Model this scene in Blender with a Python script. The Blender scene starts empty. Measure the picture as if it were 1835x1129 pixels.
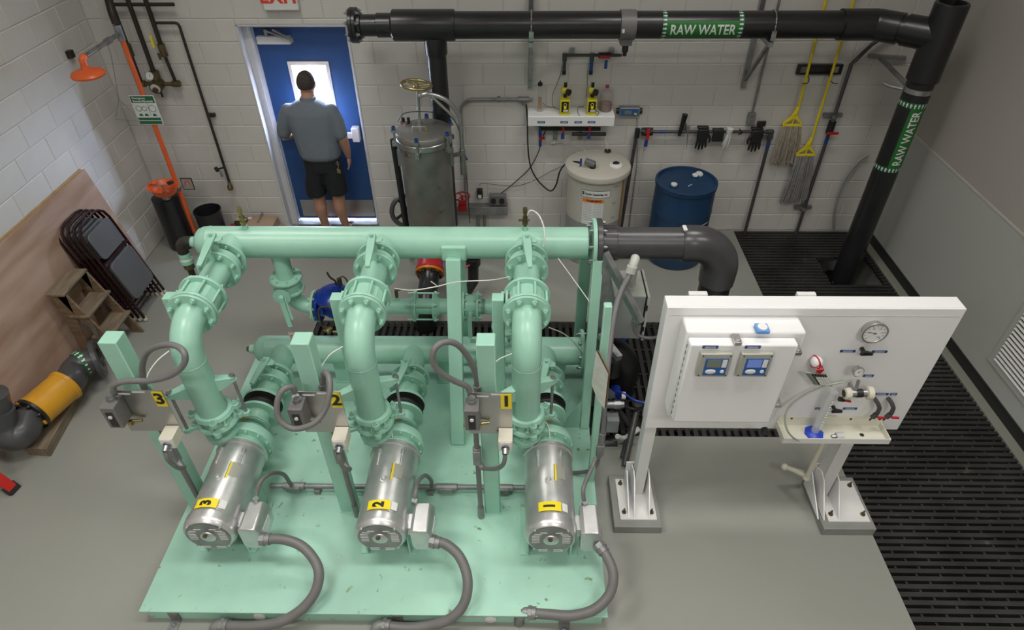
import bpy, bmesh, math, random
from mathutils import Vector, Matrix
random.seed(7)
SC = bpy.context.scene
COL = SC.collection
pi = math.pi
# ---------------------------------------------------------------- camera
F_PX, PITCH, YAW, ROLL = 1156.1655, 0.69697616, -0.01965889, -0.00763127
CAM = Vector((0.0, -6.18675, 3.92243))
_f = Vector((math.sin(YAW)*math.cos(PITCH), math.cos(YAW)*math.cos(PITCH), -math.sin(PITCH)))
_r = Vector((math.cos(YAW), -math.sin(YAW), 0)); _u = _r.cross(_f)
_rt = _r*math.cos(ROLL)+_u*math.sin(ROLL); _up = _u*math.cos(ROLL)-_r*math.sin(ROLL)
cd = bpy.data.cameras.new('camera'); cam = bpy.data.objects.new('camera', cd); COL.objects.link(cam)
cd.sensor_width = 36.0; cd.lens = F_PX/1835*36.0; cd.clip_start = .05; cd.clip_end = 200
cam.matrix_world = Matrix(((_rt.x,_up.x,-_f.x,CAM.x),(_rt.y,_up.y,-_f.y,CAM.y),(_rt.z,_up.z,-_f.z,CAM.z),(0,0,0,1)))
SC.camera = cam
# ---------------------------------------------------------------- daylight outside, lamps, exposure
wd = bpy.data.worlds.new('daylight'); SC.world = wd; wd.use_nodes = True
bg = wd.node_tree.nodes['Background']; bg.inputs[0].default_value = (.62,.74,1,1); bg.inputs[1].default_value = 120.0
SC.view_settings.view_transform = 'Standard'; SC.view_settings.look = 'None'
SC.view_settings.exposure = 0.0; SC.view_settings.gamma = 1.0
try: SC.view_settings.use_curve_mapping = False
except Exception: pass
def area(name, loc, rot, sx, sy, power, color, portal=False):
    l = bpy.data.lights.new(name,'AREA'); l.shape = 'RECTANGLE'; l.size = sx; l.size_y = sy; l.energy = power; l.color = color
    o = bpy.data.objects.new(name,l); COL.objects.link(o); o.location = loc; o.rotation_euler = rot
    if portal: l.cycles.is_portal = True
    return o
WARM = (1,.965,.91)
LAMPS = [(-2.2,-7.4,4.9,60),(1.8,-7.4,4.9,60),(-2.1,-4.3,4.9,40),(0.4,-4.3,4.9,33),(2.7,-4.3,4.9,24),(-1.9,-1.9,4.9,27),(1.6,-1.9,4.9,24)]
for x,y,z,p in LAMPS: area('ceiling_lamp_light',(x,y,z),(0,0,0),1.2,.5,p,WARM).data.spread = math.radians(138)
area('door_daylight_portal',(-2.09,.24,1.45),(-pi/2,0,0),.46,.76,1,(1,1,1),portal=True)
# ---------------------------------------------------------------- measuring helper: a photo pixel on a known plane -> world point
def at(u, v, x=None, y=None, z=None):
    d = _f*F_PX + _rt*(u-917.5) - _up*(v-564.5)
    if x is not None: t = (x-CAM.x)/d.x
    elif y is not None: t = (y-CAM.y)/d.y
    else: t = (z-CAM.z)/d.z
    return CAM + d*t
V = Vector
# ---------------------------------------------------------------- materials
MATS = {}
def mat(name, color, rough=.5, metal=0., var=0., scale=8., bump=0., bscale=60., rust=None, trans=0., ior=1.45, alpha=1., emit=None, coat=0., spec=.5, stretch=None, c2=None):
    m = bpy.data.materials.new(name); m.use_nodes = True; nt = m.node_tree; N = nt.nodes; L = nt.links
    b = N['Principled BSDF']; b.inputs['Base Color'].default_value = (*color,1); b.inputs['Roughness'].default_value = rough
    b.inputs['Metallic'].default_value = metal; b.inputs['Specular IOR Level'].default_value = spec
    if coat: b.inputs['Coat Weight'].default_value = coat; b.inputs['Coat Roughness'].default_value = .15
    if trans: b.inputs['Transmission Weight'].default_value = trans; b.inputs['IOR'].default_value = ior
    if alpha < 1: b.inputs['Alpha'].default_value = alpha
    if emit: b.inputs['Emission Color'].default_value = (*emit[:3],1); b.inputs['Emission Strength'].default_value = emit[3]
    if var or bump or rust:
        tc = N.new('ShaderNodeTexCoord'); mp = N.new('ShaderNodeMapping'); L.new(tc.outputs['Object'], mp.inputs[0])
        if stretch: mp.inputs['Scale'].default_value = stretch
        out = None
        if var:
            n = N.new('ShaderNodeTexNoise'); n.inputs['Scale'].default_value = scale; n.inputs['Detail'].default_value = 6; L.new(mp.outputs[0], n.inputs[0])
            mx = N.new('ShaderNodeMix'); mx.data_type = 'RGBA'
            cr = N.new('ShaderNodeMapRange'); cr.interpolation_type = 'SMOOTHSTEP'; cr.inputs[1].default_value = .22; cr.inputs[2].default_value = .78; L.new(n.outputs[0], cr.inputs[0])
            L.new(cr.outputs[0], mx.inputs['Factor'])
            a = c2 if c2 else tuple(c*(1-var) for c in color)
            mx.inputs['A'].default_value = (*a,1); mx.inputs['B'].default_value = (*[min(1,c*(1+var*.6)) for c in color],1)
            out = mx.outputs['Result']
            rr = N.new('ShaderNodeMapRange'); rr.inputs[3].default_value = max(0,rough-.08); rr.inputs[4].default_value = min(1,rough+.1); L.new(n.outputs[0], rr.inputs[0]); L.new(rr.outputs[0], b.inputs['Roughness'])
        if rust:
            n2 = N.new('ShaderNodeTexNoise'); n2.inputs['Scale'].default_value = rust[3]; n2.inputs['Detail'].default_value = 8; L.new(mp.outputs[0], n2.inputs[0])
            r2 = N.new('ShaderNodeMapRange'); r2.inputs[1].default_value = rust[4]; r2.inputs[2].default_value = rust[4]+.07; L.new(n2.outputs[0], r2.inputs[0])
            m2 = N.new('ShaderNodeMix'); m2.data_type = 'RGBA'; L.new(r2.outputs[0], m2.inputs['Factor'])
            if out: L.new(out, m2.inputs['A'])
            else: m2.inputs['A'].default_value = (*color,1)
            m2.inputs['B'].default_value = (*rust[:3],1); out = m2.outputs['Result']
        if out: L.new(out, b.inputs['Base Color'])
        if bump:
            n3 = N.new('ShaderNodeTexNoise'); n3.inputs['Scale'].default_value = bscale; n3.inputs['Detail'].default_value = 4; L.new(mp.outputs[0], n3.inputs[0])
            bp = N.new('ShaderNodeBump'); bp.inputs['Strength'].default_value = bump; bp.inputs['Distance'].default_value = .01; L.new(n3.outputs[0], bp.inputs['Height']); L.new(bp.outputs[0], b.inputs['Normal'])
    MATS[name] = m
    return m
G_ = (.335,.60,.475)
mat('green_paint', G_, .33, 0, .10, 3.5, .04, 90, rust=(.22,.15,.05,9.,.70))
mat('skid_paint', (.36,.62,.50), .42, 0, .16, 2.2, .03, 50, rust=(.17,.22,.08,14.,.655))
mat('wall_paint', (.62,.60,.57), .62, 0, .07, 1.7, .12, 45, rust=(.54,.47,.41,1.6,.70))
mat('mortar_paint', (.56,.545,.52), .7)
mat('panel_wall_lower', (.45,.46,.435), .5)
mat('panel_wall_upper', (.42,.395,.365), .5)
mat('seam', (.55,.53,.47), .4)
mat('floor_epoxy', (.285,.29,.262), .25, 0, 0, .9, .012, 25)
mat('kerb_paint', (.22,.225,.19), .5)
mat('rubber_base', (.016,.016,.016), .45)
mat('pit_dark', (.02,.02,.018), .8)
mat('grate_black', (.028,.028,.026), .5, 0, .5, 3, .1, 60, rust=(.10,.095,.075,6,.68))
mat('pvc_grey', (.060,.060,.064), .3, 0, .15, 4, .02, 40)
mat('pvc_dark', (.017,.017,.019), .30, 0, .12, 4)
mat('black_plastic', (.014,.014,.015), .38)
mat('black_rubber', (.012,.012,.012), .55)
mat('conduit_grey', (.155,.15,.15), .42, 0, .08, 12)
mat('galv', (.36,.37,.38), .38, .85, .25, 14, .05, 80)
mat('galv_dull', (.28,.28,.28), .45, .5, .3, 10, .05, 60)
mat('steel', (.55,.54,.52), .27, 1., .25, 20)
mat('stainless', (.50,.49,.48), .30, .9, .12, 5, .02, 30)
mat('stainless_vessel', (.30,.30,.28), .42, .75, .28, 5, .04, 40, rust=(.16,.13,.10,7,.66))
mat('motor_silver', (.62,.62,.62), .34, .75, .18, 7, .05, 50)
mat('white_gloss', (.78,.78,.79), .28)
mat('white_dull', (.70,.70,.69), .5, 0, .04, 3)
mat('tray_cream', (.74,.73,.62), .4, 0, .07, 4)
mat('tray_stain', (.62,.59,.40), .45, 0, .15, 6)
mat('red_pl', (.45,.012,.02), .35); mat('red_paint', (.40,.015,.02), .35)
mat('blue_tag', (.015,.055,.24), .35); mat('blue_valve', (.006,.03,.26), .25, 0, .1, 8)
mat('blue_drum', (.012,.045,.11), .38, 0, .12, 3, .03, 20)
mat('door_blue', (.02,.075,.23), .45, 0, .12, 2, .1, 220)
mat('frame_white', (.62,.62,.64), .45, 0, .04, 4)
mat('orange', (.72,.125,.03), .35, 0, .1, 6); mat('orange_flange', (.55,.15,.01), .35, 0, .2, 9)
mat('yellow_valve', (.62,.30,.02), .33, 0, .15, 5, .05, 20)
mat('yellow', (.75,.60,.015), .4); mat('yellow_pl', (.62,.56,.02), .4)
mat('dark_iron', (.035,.028,.022), .5, .3, .3, 10, .1, 60)
mat('brass', (.42,.34,.16), .35, .9, .3, 14); mat('bronze', (.16,.12,.06), .42, .7, .35, 14)
mat('tan_pl', (.63,.60,.50), .45); mat('white_pl', (.75,.75,.73), .4)
mat('tank_poly', (.52,.50,.44), .42, 0, .05, 3); mat('liquid_tint', (.27,.27,.28), .42)
mat('amber', (.35,.18,.03), .35); mat('brown_liquid', (.17,.07,.04), .3)
mat('clear', (.95,.95,.95), .05, 0, trans=1., ior=1.2)
mat('jug_poly', (.55,.50,.48), .25, 0, alpha=.28)
mat('tag_pink',(.55,.42,.38),.7); mat('strip_brown',(.36,.20,.05),.5)
mat('glass_pane', (1,1,1), .02, 0, alpha=.08)
mat('green_sign', (.01,.13,.045), .45); mat('green_label', (.015,.16,.025), .45); mat('ink', (.01,.01,.01), .5); mat('label_white', (.72,.73,.72), .5)
mat('label_orange', (.75,.22,.03), .5); mat('label_yellow', (.85,.68,.01), .45); mat('exit_red', (.7,.05,.03), .5)
mat('plate_grey', (.42,.42,.37), .45, .3); mat('lcd', (.16,.19,.16), .25); mat('lcd_blue', (.10,.16,.40), .25, emit=(.12,.2,.55,.35)); mat('meter_blue',(.02,.10,.33),.4)
mat('enclosure', (.52,.54,.49), .45); mat('enclosure_side', (.30,.32,.32), .45)
mat('skin', (.45,.24,.16), .55, 0, .08, 10); mat('hair', (.055,.038,.032), .7, 0, .4, 40, .3, 200); mat('shirt', (.15,.175,.21), .85, 0, .05, 30, .2, 60); mat('shorts', (.010,.011,.015), .8, 0, .1, 10, .2, 60)
mat('leather', (.04,.025,.02), .6)
mat('cardboard', (.37,.25,.16), .75, 0, .1, 5); mat('timber', (.20,.155,.105), .7, 0, .35, 5, .2, 30, stretch=(6,1,6)); mat('stool_wood', (.20,.135,.08), .6, 0, .4, 6, .15, 30, stretch=(1,1,5))
mat('chair_brown', (.028,.010,.010), .25, .2); mat('vinyl', (.105,.108,.115), .42, 0, .06, 6, .06, 150)
mat('mop_tan', (.42,.37,.30), .9, 0, .2, 30); mat('mop_grey', (.30,.29,.28), .9, 0, .2, 30)
mat('ladder_red', (.5,.02,.015), .4); mat('paper', (.50,.53,.48), .7, 0, .15, 20); mat('tube_white', (.75,.74,.70), .4); mat('tube_green', (.32,.36,.30), .35)
mat('blue_cyl', (.015,.06,.55), .35); mat('grad_cyl', (.70,.71,.74), .25, 0, alpha=.6)
mat('concrete', (.25,.255,.24), .55, 0, .1, 6); mat('lamp_body',(.6,.6,.6),.5); mat('lamp_glow',(1,1,1),.5,emit=(1,.945,.87,6.))
mat('plywood_edge',(.42,.28,.12),.6,0,.2,9)
def plywood():
    m = mat('plywood', (.40,.26,.19), .38, 0, .0); nt = m.node_tree; N = nt.nodes; L = nt.links; b = N['Principled BSDF']
    tc = N.new('ShaderNodeTexCoord'); mp = N.new('ShaderNodeMapping'); mp.inputs['Scale'].default_value = (1,.8,3.2); L.new(tc.outputs['Object'], mp.inputs[0])
    n = N.new('ShaderNodeTexNoise'); n.inputs['Scale'].default_value = 1.3; n.inputs['Detail'].default_value = 5; n.inputs['Distortion'].default_value = .9; L.new(mp.outputs[0], n.inputs[0])
    w = N.new('ShaderNodeTexWave'); w.inputs['Scale'].default_value = .5; w.inputs['Distortion'].default_value = 14; w.inputs['Detail'].default_value = 4; w.bands_direction = 'Z'; L.new(mp.outputs[0], w.inputs[0])
    a = N.new('ShaderNodeMath'); a.operation = 'MULTIPLY_ADD'; a.inputs[1].default_value = .16; L.new(w.outputs[1], a.inputs[0]); L.new(n.outputs[0], a.inputs[2])
    r = N.new('ShaderNodeValToRGB'); e = r.color_ramp.elements; e[0].position = .35; e[0].color = (.36,.225,.15,1); e[1].position = .75; e[1].color = (.52,.375,.30,1); L.new(a.outputs[0], r.inputs[0]); L.new(r.outputs[0], b.inputs['Base Color'])
plywood()
# ---------------------------------------------------------------- mesh builder
def frame(ax):
    ax = V(ax).normalized(); h = V((0,0,1)) if abs(ax.z) < .9 else V((1,0,0))
    a = h.cross(ax).normalized(); return a, ax.cross(a).normalized(), ax
class G:
    def __init__(s): s.v = []; s.f = []; s.m = []; s.cur = 0
    def face(s, *i): s.f.append(tuple(i)); s.m.append(s.cur)
    def box(s, lo, hi, M=None):
        n = len(s.v); P = [V((x,y,z)) for z in (lo[2],hi[2]) for y in (lo[1],hi[1]) for x in (lo[0],hi[0])]
        if M: P = [M @ p for p in P]
        s.v += P
        for q in ((0,2,3,1),(4,5,7,6),(0,1,5,4),(2,6,7,3),(0,4,6,2),(1,3,7,5)): s.face(*[n+k for k in q])
        return s
    def cbox(s, c, d, M=None):
        lo = [c[i]-d[i]/2 for i in range(3)]; hi = [c[i]+d[i]/2 for i in range(3)]
        return s.box(lo, hi, M)
    def beam(s, a, b, w, h, up=(0,0,1)):
        a, b = V(a), V(b); d = (b-a).normalized(); U = V(up); sd = d.cross(U)
        if sd.length < 1e-4: sd = d.cross(V((1,0,0)))
        sd.normalize(); U = sd.cross(d).normalized(); n = len(s.v)
        for p in (a,b):
            for i,j in ((-1,-1),(1,-1),(1,1),(-1,1)): s.v.append(p+sd*(i*w/2)+U*(j*h/2))
        for q in ((3,2,1,0),(4,5,6,7),(0,1,5,4),(1,2,6,5),(2,3,7,6),(3,0,4,7)): s.face(*[n+k for k in q])
        return s
    def ring(s, c, a, b, r, n, rb=None):
        k = len(s.v); rb = r if rb is None else rb
        for i in range(n): t = 2*pi*i/n; s.v.append(V(c)+a*(math.cos(t)*r)+b*(math.sin(t)*rb))
        return k
    def lathe(s, o, ax, prof, n=24, caps=True):
        a, b, w = frame(ax); o = V(o); ks = [s.ring(o+w*h, a, b, max(r,1e-4), n) for r,h in prof]
        for k0,k1 in zip(ks,ks[1:]):
            for i in range(n): j = (i+1)%n; s.face(k0+i,k0+j,k1+j,k1+i)
        if caps: s.face(*[ks[0]+i for i in reversed(range(n))]); s.face(*[ks[-1]+i for i in range(n)])
        return s
    def cyl(s, p0, p1, r, r1=None, n=20):
        p0, p1 = V(p0), V(p1); return s.lathe(p0, p1-p0, [(r,0),(r if r1 is None else r1,(p1-p0).length)], n)
    def tube(s, pts, r, n=10, smooth=0, caps=True, closed=False):
        P = [V(p) for p in pts]; m0 = len(P)
        if smooth: P = catmull(P, smooth, closed)
        if isinstance(r,(list,tuple)) and len(r) != len(P): r = [r[min(int(i/smooth),m0-1)]*(1-i%smooth/smooth)+r[min(int(i/smooth)+1,m0-1)]*(i%smooth/smooth) for i in range(len(P))]
        if closed: P = P[:-1] if (P[0]-P[-1]).length < 1e-6 else P
        m = len(P); T = []
        for i in range(m):
            if closed: t = P[(i+1)%m]-P[i-1]
            else: t = P[min(i+1,m-1)]-P[max(i-1,0)]
            T.append(t.normalized())
        a = frame(T[0])[0]; ks = []
        for i in range(m):
            a = (a - T[i]*a.dot(T[i])).normalized(); b = T[i].cross(a)
            rr = r[i] if isinstance(r,(list,tuple)) else r
            ks.append(s.ring(P[i], a, b, rr, n))
        pr = list(zip(ks,ks[1:]))+([(ks[-1],ks[0])] if closed else [])
        for k0,k1 in pr:
            for i in range(n): j = (i+1)%n; s.face(k0+i,k0+j,k1+j,k1+i)
        if caps and not closed: s.face(*[ks[0]+i for i in reversed(range(n))]); s.face(*[ks[-1]+i for i in range(n)])
        return s
    def torus(s, c, ax, R, r, n=32, k=10, sq=1.):
        a, b, w = frame(ax); c = V(c)
        return s.tube([c+a*(math.cos(2*pi*i/n)*R)+b*(math.sin(2*pi*i/n)*R*sq) for i in range(n)], r, k, closed=True)
    def prism(s, pts, n, d):
        k = len(s.v); P = [V(p) for p in pts]; n = V(n).normalized()*d; m = len(P)
        s.v += P + [p+n for p in P]
        s.face(*[k+i for i in reversed(range(m))]); s.face(*[k+m+i for i in range(m)])
        for i in range(m): j = (i+1)%m; s.face(k+i,k+j,k+m+j,k+m+i)
        return s
    def quad(s, *p): k = len(s.v); s.v += [V(q) for q in p]; s.face(*range(k,k+len(p))); return s
    def ball(s, c, r, sc=(1,1,1), n=16, m=9):
        c = V(c); ks = []
        for j in range(1,m):
            t = pi*j/m; k = len(s.v); ks.append(k)
            for i in range(n): p = 2*pi*i/n; s.v.append(c+V((math.sin(t)*math.cos(p)*r*sc[0], math.sin(t)*math.sin(p)*r*sc[1], math.cos(t)*r*sc[2])))
        top = len(s.v); s.v += [c+V((0,0,r*sc[2])), c-V((0,0,r*sc[2]))]
        for k0,k1 in zip(ks,ks[1:]):
            for i in range(n): j = (i+1)%n; s.face(k0+i,k1+i,k1+j,k0+j)
        for i in range(n): j = (i+1)%n; s.face(top,ks[0]+i,ks[0]+j); s.face(top+1,ks[-1]+j,ks[-1]+i)
        return s
    def mesh(s, name, org, mats, ang=38):
        me = bpy.data.meshes.new(name); me.from_pydata([tuple(p-org) for p in s.v], [], s.f)
        for m in mats: me.materials.append(MATS[m])
        for p,mi in zip(me.polygons, s.m): p.material_index = mi
        me.update(); bm = bmesh.new(); bm.from_mesh(me); bmesh.ops.recalc_face_normals(bm, faces=bm.faces); bm.to_mesh(me); bm.free()
        me.shade_smooth(); me.set_sharp_from_angle(angle=math.radians(ang)); me.update()
        return me
    def obj(s, name, m, parent=None, label=None, cat=None, group=None, kind=None, bevel=0, ang=38):
        if isinstance(m,str): m = (m,)
        if parent is None: xs = [sum(p[i] for p in s.v)/len(s.v) for i in (0,1)]; org = V((xs[0],xs[1],min(p.z for p in s.v)))
        else: org = worg(parent)
        o = bpy.data.objects.new(name, s.mesh(name, org, m, ang)); COL.objects.link(o)
        if parent is None: o.location = org; o['worg'] = tuple(org)
        else: o.parent = parent; o['worg'] = tuple(org)
        if bevel: b = o.modifiers.new('bevel','BEVEL'); b.width = bevel; b.segments = 2; b.limit_method = 'ANGLE'; b.angle_limit = math.radians(50); b.harden_normals = False
        return tag(o, label, cat, group, kind)
def worg(o): return V(o['worg'])
def tag(o, label=None, cat=None, group=None, kind=None):
    for k,x in (('label',label),('category',cat),('group',group),('kind',kind)):
        if x: o[k] = x
    return o
def thing(name, label, cat, loc, group=None, kind=None):
    o = bpy.data.objects.new(name, None); COL.objects.link(o); o.location = loc; o['worg'] = tuple(V(loc)); o.empty_display_size = .1
    return tag(o, label, cat, group, kind)
def catmull(P, k, closed=False):
    out = []; m = len(P); rng = range(m) if closed else range(m-1)
    for i in rng:
        p0 = P[i-1] if (closed or i > 0) else P[0]*2-P[1]; p1 = P[i]; p2 = P[(i+1)%m]; p3 = P[(i+2)%m] if (closed or i+2 < m) else P[-1]*2-P[-2]
        for j in range(k):
            t = j/k; out.append(((p1*2)+(p2-p0)*t+(p0*2-p1*5+p2*4-p3)*t*t+(p1*3-p0-p2*3+p3)*t**3)*.5)
    if not closed: out.append(P[-1])
    return out
_shared = {}
def shared(key, fn, mats):
    if key not in _shared: g = G(); fn(g); _shared[key] = g.mesh(key[0], V((0,0,0)), mats)
    return _shared[key]
def put(name, me, M, parent):          # an object sharing mesh data, placed in the world by matrix M under parent
    o = bpy.data.objects.new(name, me); COL.objects.link(o); o.parent = parent
    o.matrix_local = Matrix.Translation(-worg(parent)) @ M; o['worg'] = tuple(M.to_translation())
    return o
def orient(c, ax, roll=0.):
    a, b, w = frame(ax); R = Matrix(((a.x,b.x,w.x,c[0]),(a.y,b.y,w.y,c[1]),(a.z,b.z,w.z,c[2]),(0,0,0,1)))
    return R @ Matrix.Rotation(roll,4,'Z')
def bolt(parent, c, ax, r=.011, L=.03, m='green_paint', name='bolt'):
    def fn(g):
        g.lathe((0,0,0),(0,0,1),[(r*1.35,0),(r*1.35,.003)],10); g.lathe((0,0,.003),(0,0,1),[(r,0),(r,r*1.1)],6)
        g.lathe((0,0,.003+r*1.1),(0,0,1),[(r*.55,0),(r*.55,r*.8)],8)
    put(name, shared(('bolt',round(r,4),m),fn,(m,)), orient(c,ax), parent)
def bolts(parent, c, ax, R, n, ph=0., r=.011, m='green_paint', both=0.):
    a, b, w = frame(ax); c = V(c)
    for i in range(n):
        t = 2*pi*(i+.5)/n+ph; p = c+a*(math.cos(t)*R)+b*(math.sin(t)*R); bolt(parent, p, w, r, m=m)
        if both: bolt(parent, p-w*both, -w, r, m=m)
def flange(parent, c, ax, R, t, n=8, r=.011, m='green_paint', bm=None, name='flange', Ri=None, both=True, label=None):
    """disc whose near face is at c, running t against ax, with bolts on both faces"""
    c = V(c); w = V(ax).normalized(); g = G()
    g.lathe(c-w*t, w, [(R-.002,0),(R,.003),(R,t-.003),(R-.002,t)], 40)
    o = g.obj(name, m, parent, label); bolts(o if parent.parent is None else parent, c, ax, R*.83, n, r=r, m=bm or m, both=t if both else 0.)
    return o
_fontc = {}
def text2d(s, size, bold=.0, space=1.):
    k = (s,size,bold,space)
    if k not in _fontc:
        c = bpy.data.curves.new('t','FONT'); c.body = s; c.size = size; c.align_x = 'CENTER'; c.align_y = 'CENTER'; c.offset = bold; c.resolution_u = 3; c.space_character = space
        o = bpy.data.objects.new('t',c); COL.objects.link(o); bpy.context.view_layer.update()
        me = bpy.data.meshes.new_from_object(o.evaluated_get(bpy.context.evaluated_depsgraph_get())); bpy.data.objects.remove(o); bpy.data.curves.remove(c)
        _fontc[k] = ([v.co.xy.copy() for v in me.vertices],[tuple(p.vertices) for p in me.polygons])
    return _fontc[k]
def bis2d(s, size, bold, axis, step, fit=None):
    vs, fs = text2d(s,size,bold)
    if fit: w = max(p.x for p in vs)-min(p.x for p in vs); k = fit/w
    else: k = 1.
    bm = bmesh.new(); bv = [bm.verts.new((p.x*k,p.y,0)) for p in vs]
    for f in fs:
        try: bm.faces.new([bv[i] for i in f])
        except ValueError: pass
    lo = min(v.co[axis] for v in bm.verts); hi = max(v.co[axis] for v in bm.verts); q = lo+step; no = (1,0,0) if axis == 0 else (0,1,0)
    while q < hi:
        bmesh.ops.bisect_plane(bm, geom=bm.verts[:]+bm.edges[:]+bm.faces[:], plane_co=(q,q,0), plane_no=no); q += step
    bm.verts.index_update(); out = ([v.co.copy() for v in bm.verts],[tuple(v.index for v in f.verts) for f in bm.faces]); bm.free(); return out
def text(s, size, c, ux, uy, m, parent, bold=0., name='lettering', off=.0015, space=1.):
    vs, fs = text2d(s,size,bold,space); ux = V(ux).normalized(); uy = V(uy).normalized(); n = ux.cross(uy); g = G(); c = V(c)+n*off
    g.v = [c+ux*p.x+uy*p.y for p in vs]; g.f = list(fs); g.m = [0]*len(fs)
    return g.obj(name, m, parent)
def wraptext(s, size, c, th0, R, m, parent, bold=0., fit=None):
    """lettering wrapped on a pipe: reads along the axis"""
    vs, fs = bis2d(s,size,bold,1,size/14,fit); a, b, w = (V(q) for q in th0); c = V(c); g = G()
    for p in vs: t = p.y/R; g.v.append(c+w*p.x+a*(math.cos(t)*R)+b*(math.sin(t)*R))
    g.f = fs; g.m = [0]*len(fs); return g.obj('lettering', m, parent)
# ================================================================ room shell
XL, XR, YN, ZC = -3.985, 3.785, -9.0, 5.1
DL, DR, DT = -2.635, -1.605, 2.185
g = G(); g.box((XL-.2,.006,-.6),(DL,.2,ZC)); g.box((DR,.006,-.6),(XR+.2,.2,ZC)); g.box((DL,.006,-.6),(DR,.2,-.5)); g.box((DL,.006,DT),(DR,.2,ZC))
wall_back = g.obj('wall_back','mortar_paint',kind='structure')
g = G(); g.box((XL-.2,YN,-.6),(XL-.006,.006,ZC)); wall_left = g.obj('wall_left','mortar_paint',kind='structure')
g = G(); g.box((XR,YN,-.6),(XR+.15,.006,1.225)); wall_right = g.obj('wall_right','panel_wall_lower',kind='structure')
g = G(); g.box((XR,YN,1.243),(XR+.15,.006,ZC)); g.obj('upper_panel','panel_wall_upper',wall_right)
g = G(); g.box((XR-.004,YN,1.225),(XR+.15,0,1.243)); g.obj('seam_strip','seam',wall_right)
g = G(); g.box((XL-.2,YN-.2,-.6),(XR+.2,YN,ZC)); g.obj('wall_front','wall_paint',kind='structure')
g = G(); g.box((XL-.2,YN-.2,ZC),(XR+.2,.2,ZC+.1)); g.obj('ceiling','white_dull',kind='structure')
g = G(); g.box((XR-.012,YN,-.02),(XR,0,.102)); g.obj('baseboard_right','rubber_base',kind='structure')
BH, BW = .2032, .4064
def blk(g, x0, x1, z0, z1, T, d=.0055):
    """one bevelled block face; T maps (along, out, up) to world"""
    j = .003; e = .005; x0 += j; x1 -= j; z0 += j; z1 -= j
    A = [(x0,0,z0),(x1,0,z0),(x1,0,z1),(x0,0,z1)]; B = [(x0+e,d,z0+e),(x1-e,d,z0+e),(x1-e,d,z1-e),(x0+e,d,z1-e)]
    k = len(g.v); g.v += [T(*p) for p in A+B]; g.face(k+4,k+5,k+6,k+7)
    for i in range(4): q = (i+1)%4; g.face(k+i,k+q,k+4+q,k+4+i)
def blocks(parent, T, a0, a1, zmax, j_even, lim, holes=()):
    """single block objects up to lim(a,z), the rest joined as stuff; full blocks share one mesh"""
    rest = G(); cnt = 0; me = None
    for k in range(int(zmax/BH)+1):
        z0 = k*BH; z1 = min(z0+BH, zmax)
        if z1-z0 < .03: continue
        off = j_even if k%2 == 0 else j_even+BW/2
        n0 = math.floor((a0-off)/BW)
        x = off+n0*BW
        while x < a1:
            s, e = max(x,a0), min(x+BW,a1); x += BW
            spans = [(s,e,z0,z1)]
            for hx0,hx1,hz in holes:
                if z0 < hz-.01:
                    new = []
                    for (p,q,za,zb) in spans:
                        if q <= hx0 or p >= hx1: new.append((p,q,za,zb)); continue
                        if zb > hz+.01: new.append((max(p,hx0),min(q,hx1),hz,zb))
                        if p < hx0: new.append((p,hx0,za,zb))
                        if q > hx1: new.append((hx1,q,za,zb))
                    spans = new
            for (p,q,za,zb) in spans:
                if q-p < .02: continue
                if lim((p+q)/2,(za+zb)/2) and cnt < 299:
                    cnt += 1; full = abs(q-p-BW) < 1e-3 and abs(zb-za-BH) < 1e-3
                    if full:
                        if me is None:
                            g = G(); blk(g,0,BW,0,BH,lambda a,o,u: T(a,o,u)-T(0,0,0)); me = g.mesh('concrete_block',V((0,0,0)),('wall_paint',))
                        put('concrete_block',me,Matrix.Translation(T(p,0,za)),parent)
                    else: g = G(); blk(g,p,q,za,zb,T); g.obj('concrete_block','wall_paint',parent)
                else: blk(rest,p,q,za,zb,T)
    rest.obj('upper_blockwork','wall_paint',parent,kind='stuff')
blocks(wall_back, lambda a,o,u: V((a,.006-o,u)), XL, XR, ZC, -1.195, lambda a,z: z < 2.68, holes=((DL,DR,DT),))
blocks(wall_left, lambda a,o,u: V((XL-.006+o,a,u)), YN, 0, ZC, -1.375, lambda a,z: a > -3.7 and z < 3.1 - .12*abs(a+1))
# floor slabs around the grated trench
TX0, TX1, TY0, TY1, GX1 = -1.92, 2.36, -2.95, -1.595, 3.69
g = G()
for lo,hi in (((XL,TY1,-.5),(TX1,.25,0)),((XL,TY0,-.5),(TX0,TY1,0)),((XL,YN,-.5),(TX1,TY0,0)),((GX1,YN,-.5),(XR,0,0))): g.box(lo,hi)
floor = g.obj('floor',('floor_epoxy',),kind='structure')
g = G(); g.box((GX1,YN,0),(XR-.012,0,.003)); g.obj('kerb_strip','kerb_paint',floor)
g = G(); g.box((XL-.2,YN-.2,-.66),(XR+.2,.25,-.6)); g.box((TX0-.0,TY0,-.6),(XR,0,-.55)); g.obj('pit_floor_seal_1','pit_dark',kind='structure')  # pit floor slab, extended unseen under the walls to stop daylight leaking in
g = G(); g.box((-12,.25,-.3),(8,18,-.05)); g.obj('ground','concrete',kind='structure')
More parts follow.
